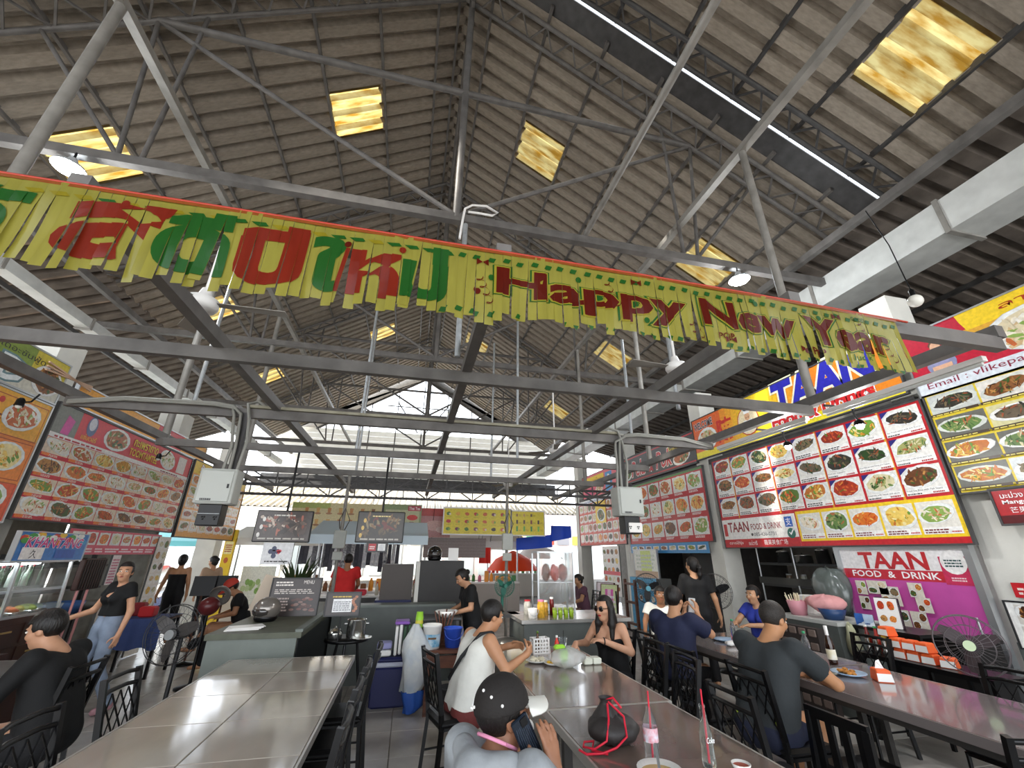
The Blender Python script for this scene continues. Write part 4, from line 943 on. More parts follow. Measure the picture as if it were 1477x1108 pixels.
def nets(F, lo, h):
    F = F.astype(np.float64); S = F < 0; n = F.shape; c = (n[0]-1, n[1]-1, n[2]-1)
    cnt = np.zeros(c); pos = np.zeros(c+(3,))
    def sub(A, o): return A[o[0]:o[0]+c[0], o[1]:o[1]+c[1], o[2]:o[2]+c[2]]
    for a in range(3):
        o1, o2 = [x for x in range(3) if x != a]
        for i in (0, 1):
            for j in (0, 1):
                p = [0, 0, 0]; p[o1] = i; p[o2] = j; q = list(p); q[a] = 1
                f0, f1 = sub(F, p), sub(F, q); m = sub(S, p) != sub(S, q)
                t = np.where(m, f0/np.where(m, f0-f1, 1), 0)
                cnt += m; pos[..., a] += np.where(m, t, 0); pos[..., o1] += m*i; pos[..., o2] += m*j
    act = cnt > 0; idx = np.full(c, -1); idx[act] = np.arange(act.sum())
    I = np.argwhere(act); V = lo+h*(I+pos[act]/cnt[act][:, None]); faces = []
    for a in range(3):
        o1, o2 = [(1, 2), (2, 0), (0, 1)][a]
        s0 = [slice(None)]*3; s1 = [slice(None)]*3; s0[a] = slice(0, -1); s1[a] = slice(1, None)
        m = S[tuple(s0)] != S[tuple(s1)]; fl = S[tuple(s0)]
        E = np.argwhere(m); keep = (E[:, o1] > 0) & (E[:, o2] > 0) & (E[:, o1] < n[o1]-1) & (E[:, o2] < n[o2]-1); E = E[keep]
        if not len(E): continue
        def g(d1, d2): e = E.copy(); e[:, o1] -= d1; e[:, o2] -= d2; return idx[e[:, 0], e[:, 1], e[:, 2]]
        Q = np.stack([g(1, 1), g(0, 1), g(0, 0), g(1, 0)], 1); f = fl[E[:, 0], E[:, 1], E[:, 2]]; Q[~f] = Q[~f][:, ::-1]
        faces.append(Q)
    return V, np.concatenate(faces)
def sdf_obj(name, sdf, h, m, parent):
    V, Q = sdf.mesh(h); me = bpy.data.meshes.new(name); me.from_pydata(V.tolist(), [], Q.tolist())
    me.polygons.foreach_set('use_smooth', [True]*len(Q)); me.materials.append(m); me.update()
    o = bpy.data.objects.new(name, me); COL.objects.link(o); o.parent = parent; return o
def nrm(a): a = np.array(a, float); return a/(np.linalg.norm(a)+1e-9)
def frame(yaw, pitch, roll=0):
    f = vv(-math.sin(yaw)*math.cos(pitch), math.cos(yaw)*math.cos(pitch), math.sin(pitch)); r = nrm(np.cross(f, vv(0, 0, 1))); u = np.cross(r, f)
    r2 = r*math.cos(roll)+u*math.sin(roll); u2 = np.cross(r2, f)
    return r2, f, u2
def hand(S, w, d, nrml, side, curl=.5, k=.006, sc=1):
    d = nrm(d); nn = np.array(nrml, float); nn = nrm(nn-d*(nn @ d)); s = np.cross(d, nn)*side   # s points to the thumb side
    w = np.array(w, float)
    S.cap(w, w+d*.03*sc, .024*sc, .024*sc, .02)
    for o in (-.026, -.009, .009, .026): S.cap(w+d*.02*sc+s*o*.6*sc, w+d*.085*sc+s*o*sc, .014*sc, .012*sc, .012)
    for o, L in ((.028, .072), (.0095, .08), (-.0095, .074), (-.028, .058)):
        p = w+d*.088*sc+s*o*sc; dd = nrm(d+s*o*2.2)
        for a, l, r in ((.5, .42, .0092), (1.15, .33, .0086), (1.8, .25, .0078)):
            ang = curl*a; q = p+(dd*math.cos(ang)+nn*math.sin(ang))*L*l*sc; S.cap(p, q, r*sc, (r-.0007)*sc, k); p = q
    p = w+d*.028*sc+s*.022*sc
    for (a, b, c), l, r in (((.55, .75, .25+curl*.3), .042, .0115), ((.75, .4, .2+curl*.5), .033, .0105), ((.85, .15, .15+curl*.7), .027, .009)):
        q = p+nrm(d*a+s*b+nn*c)*l*sc; S.cap(p, q, r*sc, (r-.0012)*sc, .008); p = q
SKIN = {}
def skin(c): return mat('skin_'+c.strip('#'), c, .5, noise=.07, nscale=12)
HAIR = mat('black_hair', '#15110f', .45, noise=.5, nscale=50, stretch=(1, 1, .15), bump=.4, bscale=120); HAIRG = mat('greying_hair', '#2b2622', .6, noise=.3, nscale=70, bump=.3, bscale=100)
EYEW = mat('eye_white', '#e8e4dc', .3); EYED = mat('eye_dark', '#17110d', .2); LIP = mat('lips', '#a05548', .5); LIPR = mat('red_lips', '#b0202a', .4); BROW = mat('brow', '#241a15', .7)
SHOE = mat('dark_shoe', '#2a2726', .6); SANDAL = mat('pink_sandal', '#b98a92', .6)
def cloth(n, c, b=.25, noise=.1): return mat('cloth_'+n, c, .8, noise=noise, nscale=6, bump=b, bscale=18)
def person(name_label, loc, rz, pose, sk, top, bottom, hair='short', sc=1, group=None, vox=.011, lean=0, twist=0, head=(0, 0, 0), arms=None, shoes=SHOE, female=False, sleeve=.55, shorts=False, hairm=None, lipm=None, low=False, legs=None, neck='crew', open_top=None, headoff=(0, 0, 0), facemask=False, sleeveless=False, hem=None, bulk=0):
    """local frame: +Y is the way the person faces, +X the person's right, metres at 1.65 m height"""
    t = thing('person', name_label, 'person', loc, rz, group); t.scale = (sc,)*3
    sit = pose == 'sit'; w = .165 if female else .185; hipw = .085
    pz = .535 if sit else .93
    lv = lambda z: lean*(z/.6)   # forward offset growing with height above the pelvis
    def T(x, z, y=0):            # torso point
        a = twist*min(1, z/.45); X = x*math.cos(a)-y*math.sin(a); Y = x*math.sin(a)+y*math.cos(a)
        L = .6; zz = z*math.sqrt(max(.3, 1-(lean/L)**2*.5)); return vv(X, Y+lv(z), pz+zz)
    neckb = T(0, .5, -.005); hd = T(0, .622, .03)+vv(*headoff); r, f, u = frame(head[0]+twist, head[1], head[2])
    sh = {s: T(s*w, .45, -.01) for s in (1, -1)}
    if legs is None:
        if sit: legs = {s: [vv(s*.09, .43, .5), vv(s*.1, .4, .08), vv(s*.11, .53, .035)] for s in (1, -1)}
        else: legs = {s: [vv(s*.1, .015, .49), vv(s*.105, -.02, .085), vv(s*.12, .12, .035)] for s in (1, -1)}
    else: legs = {s: [vv(*p) for p in legs[s]] for s in legs}
    hip = {s: vv(s*hipw, .02 if sit else 0, pz-.02) for s in (1, -1)}
    if arms is None: arms = {}
    A = {}
    for s in (1, -1):
        a = arms.get(s)
        if a is None: a = (sh[s]+vv(s*.05, -.02, -.27), sh[s]+vv(s*.06, .05, -.5), (0, .1, -1), (-s, 0, 0), .35)
        A[s] = [np.array(a[0], float), np.array(a[1], float), a[2], a[3], a[4]]
    fat = bulk or (.92 if female else 1.08)
    def torso(S, g, z0=-.04, z1=.47):
        for s in (1, -1):
            S.chain([T(s*.075, -.02), T(s*.06, .14), T(s*.075, .34)], [.105*fat+g, (.085 if female else .1)*fat+g, .098*fat+g], .05)
            S.cap(T(s*.06, .38), T(s*(w-.03), .435), .075+g, .055+g, .05)
        if female:
            for s in (1, -1): S.ell(T(s*.07, .32, .085), (.055+g, .05+g, .055+g), None, .03)
        return S
    def arm(S, s, g, upto=1, fore=True):
        e, wv = A[s][0], A[s][1]
        if upto < 1: S.cap(sh[s], sh[s]+(e-sh[s])*upto, .052*fat+g+.002, .046*fat+g+.012, .03, True); return S
        S.cap(sh[s], e, .05*fat+g, .038+g, .03)
        if fore: S.cap(e, wv, .038+g, .026+g, .015)
        return S
    def leg(S, s, g, upto=1.0, flat=False):
        kn, an, toe = legs[s]
        S.cap(hip[s], kn, .085*fat+g, .055+g, .04)
        if upto > 0:
            q = kn+(an-kn)*upto; S.chain([kn, kn+(q-kn)*.35, q], [.053+g, .05*fat+g, .034+g+(.015 if g > 0 else 0)], .02)
        return S
    B = SDF(); torso(B, 0)
    B.cap(neckb-u*.04, hd-u*.05, .062 if not female else .054, .052 if not female else .044, .04)
    # head
    B.ell(hd+u*.03-f*.012, (.075, .093, .09), np.stack([r, f, u], 1), .01); B.ell(hd-u*.04+f*.022, (.058, .066, .068), np.stack([r, f, u], 1), .035)
    B.ell(hd-u*.088+f*.05, (.024, .022, .02), np.stack([r, f, u], 1), .03)
    B.cap(hd+u*.022+f*.078, hd-u*.02+f*.1, .009, .014, .012); B.ell(hd-u*.022+f*.09, (.02, .012, .01), np.stack([r, f, u], 1), .01)
    for s in (1, -1):
        B.ell(hd+r*s*.075-u*.005-f*.012, (.012, .022, .032), np.stack([r, f, u], 1), .008); B.ell(hd+r*s*.033+u*.032+f*.07, (.026, .016, .008), np.stack([r, f, u], 1), .012)
        B.ell(hd+r*s*.04-u*.02+f*.055, (.028, .028, .024), np.stack([r, f, u], 1), .02)
        arm(B, s, 0); hand(B, A[s][1], A[s][2], A[s][3], A[s][5] if len(A[s]) > 5 else s, A[s][4], sc=.95 if female else 1.03)
        leg(B, s, 0); an, toe = legs[s][1:]; B.cap(an-vv(0, .03, .04), toe, .036, .026, .02)
    sdf_obj('body', B, vox, skin(sk), t)
    if not low:
        e = MB(); R3 = Matrix(np.stack([r, f, u], 1).tolist())
        for s in (1, -1):
            ep = hd+r*s*.032+u*.012+f*.081
            o = MB().sphere(ep, .0125, 10, 6, (1.25, .6, .62), R=R3).build('eye', EYEW, t)
            MB().sphere(ep+f*.006, .0062, 8, 6, (1, .5, 1), R=R3).build('iris', EYED, o)
            MB().sphere(hd+r*s*.034+u*.036+f*.084, .02, 8, 5, (1, .4, .22), R=R3).build('eyebrow', BROW, t)
        MB().sphere(hd-u*.052+f*.086, .02, 10, 6, (1.15, .5, .42), R=R3).build('mouth', lipm or LIP, t)
    # hair
    hm = hairm or HAIR
    if hair:
        H = SDF(); RR = np.stack([r, f, u], 1); g = .014 if hair != 'crop' else .009
        H.ell(hd+u*.034-f*.014, (.076+g, .094+g, .09+g), RR, .01)
        if hair in ('long', 'pony', 'bun'): H.ell(hd-u*.02-f*.045, (.07, .06, .08), RR, .03)
        c = hd.copy(); lim = {'crop': .055, 'long': .072, 'pony': .06, 'bun': .06}.get(hair, .045); low_ = {'crop': -.045, 'short': -.06}.get(hair, -.11)
        fr_ = .032 if hair in ('short', 'crop') else .02
        def fc(X, Y, Z):
            yl = (X-c[0])*f[0]+(Y-c[1])*f[1]+(Z-c[2])*f[2]; zl = (X-c[0])*u[0]+(Y-c[1])*u[1]+(Z-c[2])*u[2]
            return np.minimum(yl-fr_+np.maximum(0, -zl)*.5, lim+.012-zl)
        H.carve(fc); H.cut(c+u*low_, -u)
        if hair == 'short':
            def side(X, Y, Z):
                zl = (X-c[0])*u[0]+(Y-c[1])*u[1]+(Z-c[2])*u[2]; yl = (X-c[0])*f[0]+(Y-c[1])*f[1]+(Z-c[2])*f[2]; return np.minimum(.0-zl, yl+.03)
            H.carve(side)
        sdf_obj('hair', H, max(.008, vox*.8), hm, t)
        X_ = SDF()
        if hair == 'bun': X_.ell(hd+u*.02-f*.12, (.042, .036, .04), RR, .02); X_.cap(hd-f*.08, hd+u*.02-f*.11, .03, .03, .02)
        if hair == 'pony': X_.chain([hd+u*.03-f*.1, hd-u*.02-f*.14, hd-u*.12-f*.13, hd-u*.22-f*.11], [.028, .034, .03, .012], .02)
        if hair == 'long':
            for s in (1, -1): X_.chain([hd+u*.06+r*s*.06, hd+r*s*.085-f*.015, hd-u*.14+r*s*.095+f*.01, hd-u*.27+r*s*.1+f*.035], [.03, .034, .036, .022], .02)
            X_.chain([hd-f*.08, hd-u*.12-f*.07, hd-u*.3-f*.06], [.06, .075, .06], .03)
        if X_.p: sdf_obj({'bun': 'hair_bun', 'pony': 'ponytail', 'long': 'hair_lengths'}[hair], X_, .01, hm, t)
    # clothes
    if top is not None:
        S = SDF(); torso(S, .013)
        if not sleeveless:
            for s in (1, -1):
                if sleeve >= 1: S.cap(sh[s], A[s][0], .062*fat, .052, .03); S.cap(A[s][0], A[s][0]+(A[s][1]-A[s][0])*.97, .052, .04, .02, True)
                else: arm(S, s, .013, sleeve)
        zc = hem if hem is not None else (-.06 if sit else -.07)
        if neck == 'strap': S.cut(T(0, .36, 0), T(0, 1, 0)-T(0, 0, 0))
        else:
            nb = neckb+vv(0, .03, .035); rad = .075
            S.carve(lambda X, Y, Z: rad-np.sqrt((X-nb[0])**2+(Y-nb[1])**2+(Z-nb[2])**2))
            if neck == 'v': nv = T(0, .4, .13); S.carve(lambda X, Y, Z: .055-np.sqrt((X-nv[0])**2+(Y-nv[1])**2+((Z-nv[2])*.7)**2))
        S.cut((0, 0, pz+zc), (0, 0, -1))
        sdf_obj('jacket' if sleeve >= 1 else 'shirt', S, vox, top, t)
    if bottom is not None:
        S = SDF()
        for s in (1, -1):
            leg(S, s, .014, 0 if shorts else .97)
            S.cap(T(s*.075, -.03), T(s*.065, .06 if hem is None else .1), .11*fat+.006, .1*fat+.002, .04)
            if shorts: S.cuts  # open at the knee
        if shorts:
            kn = (legs[1][0]+legs[-1][0])/2; hp = (hip[1]+hip[-1])/2; d = nrm(kn-hp); S.cut(hp+(kn-hp)*.88, d)
        S.cut(T(0, .07 if hem is None else .13), T(0, 1)-T(0, 0))
        sdf_obj('shorts' if shorts else 'trousers', S, vox, bottom, t)
    if shoes is not None and not low:
        for s in (1, -1):
            an, toe = legs[s][1:]; S = SDF(); S.cap(an-vv(0, .035, .035), toe, .046, .036, .02); S.cut((0, 0, an[2]+.012), (0, 0, 1)); S.cut((0, 0, min(toe[2], an[2]-.04)-.03), (0, 0, -1)); sdf_obj('shoe', S, .012, shoes, t)
    P = dict(t=t, hd=hd, r=r, f=f, u=u, sh=sh, A=A, T=T, neck=neckb, legs=legs, pz=pz)
    return P
def arr(*a): return vv(*a)
BLKC = cloth('black', '#0c0c0e'); DEN = cloth('denim', '#8794a8', .3, .25); NAVY = cloth('navy', '#1f2440'); DGR = cloth('charcoal', '#2c3032'); WHT_ = cloth('white', '#dcdbd3'); MAR = cloth('maroon', '#6a2f2c'); GRYH = cloth('heather', '#8d9194', .3, .35); DRKT = cloth('dark_trousers', '#101013'); REDC = cloth('red', '#d02a2a'); ROY = cloth('royal', '#2a3a9a'); BEI = cloth('beige', '#b99a80'); PLUM = cloth('plum', '#5a3a4a')
# 1 man in the black jacket, lower left
P = person('man in a black suit jacket seated at the left edge, seen from behind', (-2.22, 4.04, 0), PI/2-.12, 'sit', '#b98a6c', cloth('jacket', '#0a0a0b'), DRKT, 'short', 1.0, lean=.16, head=(.15, -.25, 0), sleeve=1, headoff=(0, .05, -.02), arms={1: (arr(.27, .2, .78), arr(.16, .42, .8), (-.2, 1, 0), (0, 0, -1), .4), -1: (arr(-.27, .2, .78), arr(-.16, .42, .8), (.2, 1, 0), (0, 0, -1), .4)})
# 2 woman walking in the crop top
P = person('woman in a black cropped top and ripped jeans walking along the left aisle', (-3.3, 6.42, 0), PI-.55, 'stand', '#c99676', BLKC, DEN, 'bun', .91, female=True, head=(.75, .05, 0), neck='v', sleeve=.45, hem=.12, shoes=SANDAL, lean=-.03, vox=.01,
  arms={1: (arr(.28, .05, 1.1), arr(.34, .3, 1.02), (.25, 1, .1), (-.3, 0, -1), .4), -1: (arr(-.24, -.06, 1.1), arr(-.28, .02, .86), (0, .15, -1), (1, 0, 0), .35)}, legs={1: [(.11, .1, .5), (.1, .02, .1), (.12, .15, .04)], -1: [(-.1, .02, .5), (-.16, -.16, .1), (-.17, -.04, .04)]})
WALK = P
t = P['t']
for x, z in ((.1, .52), (-.09, .53)): MB().sphere((x, .085 if x > 0 else .075, z), .035, 10, 6, (1, .3, .6)).build('knee_rip', mat('ripped_thread', '#c9ccd2', .9), t)
b_ = MB().tube([(.37, .43, 1.0), (.41, .4, .9), (.34, .42, .8)], .012, 6).tube([(.37, .43, 1.0), (.31, .44, .9), (.34, .42, .8)], .012, 6).cbox((.35, .42, .73), (.14, .08, .18), .03)
o = b_.build('tote_bag', mat('pale_green_bag', '#c9d4b4', .7), None); o.matrix_world = Matrix.Translation((-3.3, 6.42, 0)) @ Matrix.Rotation(PI-.55, 4, 'Z') @ Matrix.Scale(.91, 4); tag(o, 'pale green carrier bag hanging from the walking woman’s hand', 'bag')
# 3, 4 women far left
person('woman in a sleeveless black top standing far left, back to the camera', (-4.5, 10.6, 0), .2, 'stand', '#b5835f', BLKC, DRKT, 'bun', .95, female=True, low=True, vox=.014, sleeveless=True, neck='strap', arms={-1: (arr(-.24, .02, 1.12), arr(-.3, .06, .88), (0, .3, -1), (1, 0, 0), .4)})
person('woman in a beige top standing right of the woman in black, far left', (-4.1, 11.1, 0), .9, 'stand', '#c08e6a', BEI, DRKT, 'bun', .93, female=True, low=True, vox=.014, head=(.3, -.3, 0))
# 5 seated man with red cap
P = person('man in a red cap and black t-shirt sitting bent over behind the counter', (-2.5, 8.5, 0), PI/2+.35, 'sit', '#a87858', BLKC, DRKT, 'short', 1.0, low=True, vox=.013, lean=.2, head=(0, -.55, 0), sleeve=.6, headoff=(0, .04, -.03), arms={1: (arr(.24, .16, .76), arr(.1, .36, .7), (-.4, 1, -.1), (0, 0, -1), .5), -1: (arr(-.24, .16, .76), arr(-.08, .36, .7), (.4, 1, -.1), (0, 0, -1), .5)}, legs={1: [(.11, .42, .56), (.12, .62, .3), (.12, .76, .26)], -1: [(-.1, .42, .54), (-.1, .44, .1), (-.1, .58, .05)]})
def cap_on(P, m, brimm, g=.018, back=False, t=None):
    hd, r, f, u = P['hd'], P['r'], P['f'], P['u']; RR = np.stack([r, f, u], 1); S = SDF(); S.ell(hd+u*.035-f*.012, (.078+g, .096+g, .092+g), RR, .01); S.cut(hd+u*.022, -u); sdf_obj('cap_crown', S, .009, m, P['t'])
    pts = []; n = 12; B = MB()
    for i in range(n+1):
        a = PI*i/n; e = r*math.cos(a)*.082+f*(.07+.012*math.sin(a)); o_ = r*math.cos(a)*.09+f*(.075+.11*max(0, math.sin(a))**.7); dz = -.018*abs(math.cos(a))
        pts += [hd+u*(.036+dz)+e, hd+u*(.026+dz*1.6-.012*math.sin(a))+o_, hd+u*(.03+dz)+e, hd+u*(.02+dz*1.6-.012*math.sin(a))+o_]
    B.add(pts, [x for i in range(n) for x in ((4*i, 4*i+4, 4*i+5, 4*i+1), (4*i+2, 4*i+3, 4*i+7, 4*i+6), (4*i+1, 4*i+5, 4*i+7, 4*i+3))], sm=True); B.build('cap_brim', brimm, P['t'])
cap_on(P, mat('red_cap', '#b4382a', .7), mat('red_cap', '#b4382a', .7))
# 6 person in red at the far counter
person('person in a red t-shirt behind the far counter, back to the camera', (-1.12, 9.35, 0), .1, 'stand', '#9a6a4a', REDC, DRKT, 'short', .97, low=True, vox=.014, head=(.1, -.3, 0), arms={1: (arr(.25, .05, 1.12), arr(.2, .25, 1.0), (-.2, 1, 0), (0, 0, -1), .4), -1: (arr(-.25, .05, 1.12), arr(-.2, .25, 1.0), (.2, 1, 0), (0, 0, -1), .4)})
# 7 cook
P = person('cook in a black t-shirt with a hair bun, working before the tall cabinet', (.93, 6.35, 0), PI/2+.15, 'stand', '#b98a6a', BLKC, DRKT, 'bun', .88, low=False, vox=.011, lean=.12, head=(0, -.6, 0), headoff=(0, .04, -.02), sleeve=.7, arms={1: (arr(.24, .1, 1.13), arr(.12, .36, 1.04), (-.4, 1, .1), (0, 0, -1), .7), -1: (arr(-.24, .1, 1.12), arr(-.1, .38, 1.04), (.4, 1, .1), (0, 0, -1), .7)})
# 8 man in white
P = person('man in a white sleeveless shirt and black shoulder strap eating at the middle table', (.57, 4.08, 0), -PI/2+.3, 'sit', '#b98663', WHT_, MAR, 'short', 1.0, bulk=1.22, vox=.009, lean=.16, head=(-.05, -.28, 0), headoff=(0, .03, -.01), sleeveless=True, shorts=True, arms={1: (arr(.3, .2, .79), arr(.2, .46, .86), (-.5, .8, .3), (-.6, -.6, 0), .9), -1: (arr(-.28, .22, .79), arr(-.12, .46, .87), (.4, .9, .1), (.4, -.6, -.4), .8)})
t = P['t']
def strap(P, m, w=.035, g=.118, side=1):
    T = P['T']; pts = []
    path = [(side*.1, .5, .04), (side*.11, .5, -.07), (side*.03, .33, -.16), (-side*.08, .17, -.165), (-side*.22, .08, -.06), (-side*.21, .08, .08), (-side*.03, .22, .165), (side*.07, .38, .155), (side*.1, .5, .04)]
    MB().tube([T(x, z, y) for x, z, y in path], w*.5, 6).build('shoulder_strap', m, P['t']); MB().cbox(T(-.13, .04, .09), (.13, .06, .09), .02).build('pouch', m, P['t'])
strap(P, mat('black_strap', '#1c1c1e', .6), .032)
MB().tube([P['A'][1][1]+vv(.02*math.cos(a), .028*math.sin(a)*.4-.01, .028*math.sin(a)) for a in np.linspace(0, 2*PI, 12)], .004, 6).build('bracelet', CER, t)
# 9 person in the cap on the phone
P = person('person in a black cap with white brim and grey hoodie on the phone', (.36, 1.88, 0), -PI/2+.62, 'sit', '#8f6248', GRYH, DRKT, 'short', .97, bulk=1.15, headoff=(0, 0, -.045), vox=.0075, lean=.05, head=(-.4, .16, 0), sleeve=1, arms={1: (arr(.25, .27, .77), arr(.2, .14, .95), (-.22, -.02, 1), (-1, .1, 0), .3), -1: (arr(-.26, .08, .78), arr(-.2, .3, .72), (.1, 1, 0), (0, 0, -1), .4)})
t = P['t']; CAPB = mat('black_cap', '#1d1917', .8, bump=.2, bscale=80); cap_on(P, CAPB, mat('white_brim', '#d9d8d0', .7))
hd, r, f, u = P['hd'], P['r'], P['f'], P['u']
for a, e_ in ((-2.1, .5), (-1.2, .75), (-.7, .55), (-1.6, .2), (-.3, .25), (-2.7, .3)): MB().sphere(hd+u*.035-f*.012+r*.097*math.cos(e_)*math.cos(a)+f*.115*math.cos(e_)*math.sin(a)+u*.111*math.sin(e_), .006, 8, 5).build('cap_stud', WHITE, t)
b = Board(); b.poly([(-.014, 0), (.014, 0), (0, .026)], '#ffffff', 0); b.rect(-.02, -.012, .04, .007, '#ffffff', 0); o = b.build('cap_emblem', t); o.matrix_local = Matrix.Translation(Vector(hd-f*.116+u*.05-r*.03)) @ Matrix.Rotation(0.0, 4, 'Z')
ph = hd+r*.098-u*.06+f*.035
o = MB().cbox((0, 0, 0), (.012, .075, .155), .008).build('phone_body', mat('dark_phone', '#1b222c', .15, coat=.5), None)
pt_ = thing('phone', 'dark smartphone held to the ear of the person in the cap', 'phone', (0, 0, 0)); pm = Matrix.Translation((.36, 1.88, 0)) @ Matrix.Scale(.97, 4) @ Matrix.Rotation(-PI/2+.62, 4, 'Z') @ Matrix.Translation(Vector(ph)) @ Matrix.Rotation(-.35, 4, 'Z') @ Matrix.Rotation(.5, 4, 'X')
pt_.matrix_world = pm; o.parent = pt_
random.seed(1); g_ = MB()
for k in range(8): g_.tube([(.0068, -.028+.008*k, -.06+.02*math.sin(k*2)), (.0068, -.03+.008*k, .0+.02*math.cos(k*3)), (.0068, -.026+.007*k, .05)], .0012, 5)
g_.build('case_pattern', mat('silver_print', '#39424f', .4), pt_); MB().cbox((.007, .012, .055), (.004, .03, .03), .004).build('camera_bump', BLK, pt_)
MB().tube([P['neck']+vv(.075*math.cos(a), .07*math.sin(a)-.0, .0+.035*math.sin(a+PI)) for a in np.linspace(-.4, 2*PI-.4, 18)], .007, 6).build('pink_collar', mat('pink_trim', '#d68aa8', .7), t)
S = SDF(); S.chain([P['neck']+vv(-.12, -.06, -.03), P['neck']+vv(0, -.12, -.06), P['neck']+vv(.12, -.06, -.03)], [.045, .06, .045], .03); S.ell(P['neck']+vv(0, -.12, -.12), (.1, .05, .09), None, .04); sdf_obj('hood', S, .01, GRYH, t)
S = SDF(); S.ell(hd+f*.06-u*.055+r*.035, (.03, .04, .035), np.stack([r, f, u], 1)); S.carve(lambda X, Y, Z: .0*X-1); sdf_obj('face_mask', S, .006, mat('mask_white', '#dcdcd8', .7), t)
# 10 woman with sunglasses
P = person('woman with long black hair, sunglasses and a black strapless top at the middle table', (2.2, 4.72, 0), PI/2+.55, 'sit', '#c9987a', BLKC, DRKT, 'long', .97, female=True, vox=.009, lean=.1, head=(-.12, -.08, 0), sleeveless=True, neck='strap', lipm=LIPR, arms={1: (arr(.27, .12, .8), arr(.2, .4, .83), (-.1, .8, -.5), (0, 0, -1), .5), -1: (arr(-.27, .1, .78), arr(-.1, .32, .88), (.45, .8, .2), (.3, .2, -1), .7)})
t = P['t']; hd, r, f, u = P['hd'], P['r'], P['f'], P['u']; GLS = mat('dark_lens', '#120c0c', .08, coat=1); R3 = Matrix(np.stack([r, f, u], 1).tolist())
for s in (1, -1):
    MB().sphere(hd+r*s*.035+u*.012+f*.092, .03, 12, 8, (1.05, .25, .85), R=R3).build('sunglass_lens', GLS, t); MB().tube([hd+r*s*.066+u*.018+f*.088, hd+r*s*.082+u*.012-f*.01], .004, 6).build('sunglass_arm', GLS, t)
MB().tube([P['A'][-1][1]+nrm(np.cross(P['A'][-1][1]-P['A'][-1][0], vv(0, 0, 1)))*.031*math.cos(a)+vv(0, 0, .03*math.sin(a)) for a in np.linspace(0, 2*PI, 12)], .007, 6).build('watch', BLK, t)
# 11 man in navy
P = person('man in a navy t-shirt looking at a phone, seen from behind', (2.78, 4.52, 0), -PI/2+.55, 'sit', '#bd8c6a', NAVY, DRKT, 'short', 1.04, bulk=1.22, vox=.01, lean=.1, head=(0, -.12, 0), sleeve=.75, arms={1: (arr(.29, .24, .86), arr(.1, .42, 1.0), (-.1, .35, 1), (-1, 0, 0), .7), -1: (arr(-.27, .24, .82), arr(-.04, .4, .98), (.1, .35, 1), (1, 0, 0), .7)})
o = MB().cbox((.03, .47, 1.08), (.075, .012, .15), .006, R=Matrix.Rotation(-.35, 3, 'X')).build('phone', mat('white_phone', '#d8dadc', .2), None); o.matrix_world = P['t'].matrix_basis.copy(); o.scale = (1.04,)*3; o.rotation_euler = (0, 0, -PI/2+.55); o.location = (2.78, 4.52, 0); tag(o, 'pale phone held up by the man in the navy t-shirt', 'phone')
# 12 man in charcoal
P = person('man in a charcoal t-shirt leaning on the right table, seen from behind', (2.6, 3.14, 0), -PI/2+.3, 'sit', '#b8855f', DGR, cloth('navy_shorts', '#1c2136'), 'crop', 1.05, bulk=1.16, vox=.009, lean=.24, head=(-.1, -.35, 0), headoff=(0, .03, -.01), sleeve=.62, shorts=True, hairm=HAIRG, arms={1: (arr(.3, .4, .76), arr(.1, .6, .72), (-.9, .5, 0), (0, 0, -1), .5), -1: (arr(-.26, .42, .78), arr(-.05, .6, .74), (.6, .7, .1), (.3, 0, -1), .6)})
MB().cbox((0, -.105, .57), (.3, .03, .035), .015).build('waistband', mat('lime_band', '#b4cc3a', .7), P['t'])
# 13 waitress, 14 seated woman in blue, 15 person looking out, 16 far seated person
P = person('waitress in a black t-shirt and ponytail standing behind the navy shirted man, back turned', (4.2, 6.05, 0), -.35, 'stand', '#b98a68', BLKC, DRKT, 'pony', .97, female=True, vox=.011, low=True, head=(.55, .02, 0), sleeve=.7, hem=-.13, arms={1: (arr(.25, -.03, 1.1), arr(.3, .02, .86), (.05, .1, -1), (-1, 0, 0), .4), -1: (arr(-.25, .06, 1.08), arr(-.2, .22, .98), (-.1, .9, .1), (1, 0, -.3), .5)})
MB().cbox((-.22, .36, 1.02), (.16, .02, .22), .005, R=Matrix.Rotation(-.4, 3, 'X'))
P = person('woman in a royal blue jersey seated behind the right table, facing left', (4.95, 5.72, 0), PI/2+.25, 'sit', '#c1926f', ROY, DRKT, 'bun', .98, female=True, vox=.012, low=False, head=(-.1, -.05, 0), arms={1: (arr(.24, .2, .8), arr(.12, .42, .8), (-.3, 1, 0), (0, 0, -1), .4), -1: (arr(-.24, .2, .8), arr(-.1, .42, .8), (.3, 1, 0), (0, 0, -1), .4)}, lean=.06)
b = Board(); b.text('9', 0, 0, .05, .08, '#e8c83a', 1); 
P = person('boy in a white shirt peeking out from behind the man in navy', (3.72, 6.25, 0), PI-.5, 'sit', '#8f6244', WHT_, DRKT, 'short', .95, vox=.012, low=False, head=(.2, .05, .1), arms={1: (arr(.26, .02, .8), arr(.28, .2, .66), (0, .6, -.8), (-1, 0, 0), .4)}, lean=-.02)
person('person in dark clothes seated at the far doorway on the right', (3.85, 9.6, 0), PI/2, 'sit', '#a87c5c', PLUM, DRKT, 'bun', .97, vox=.014, low=True, lean=.08, head=(0, -.3, 0), arms={1: (arr(.24, .15, .78), arr(.1, .36, .7), (-.3, 1, 0), (0, 0, -1), .4), -1: (arr(-.24, .15, .78), arr(-.1, .36, .7), (.3, 1, 0), (0, 0, -1), .4)})
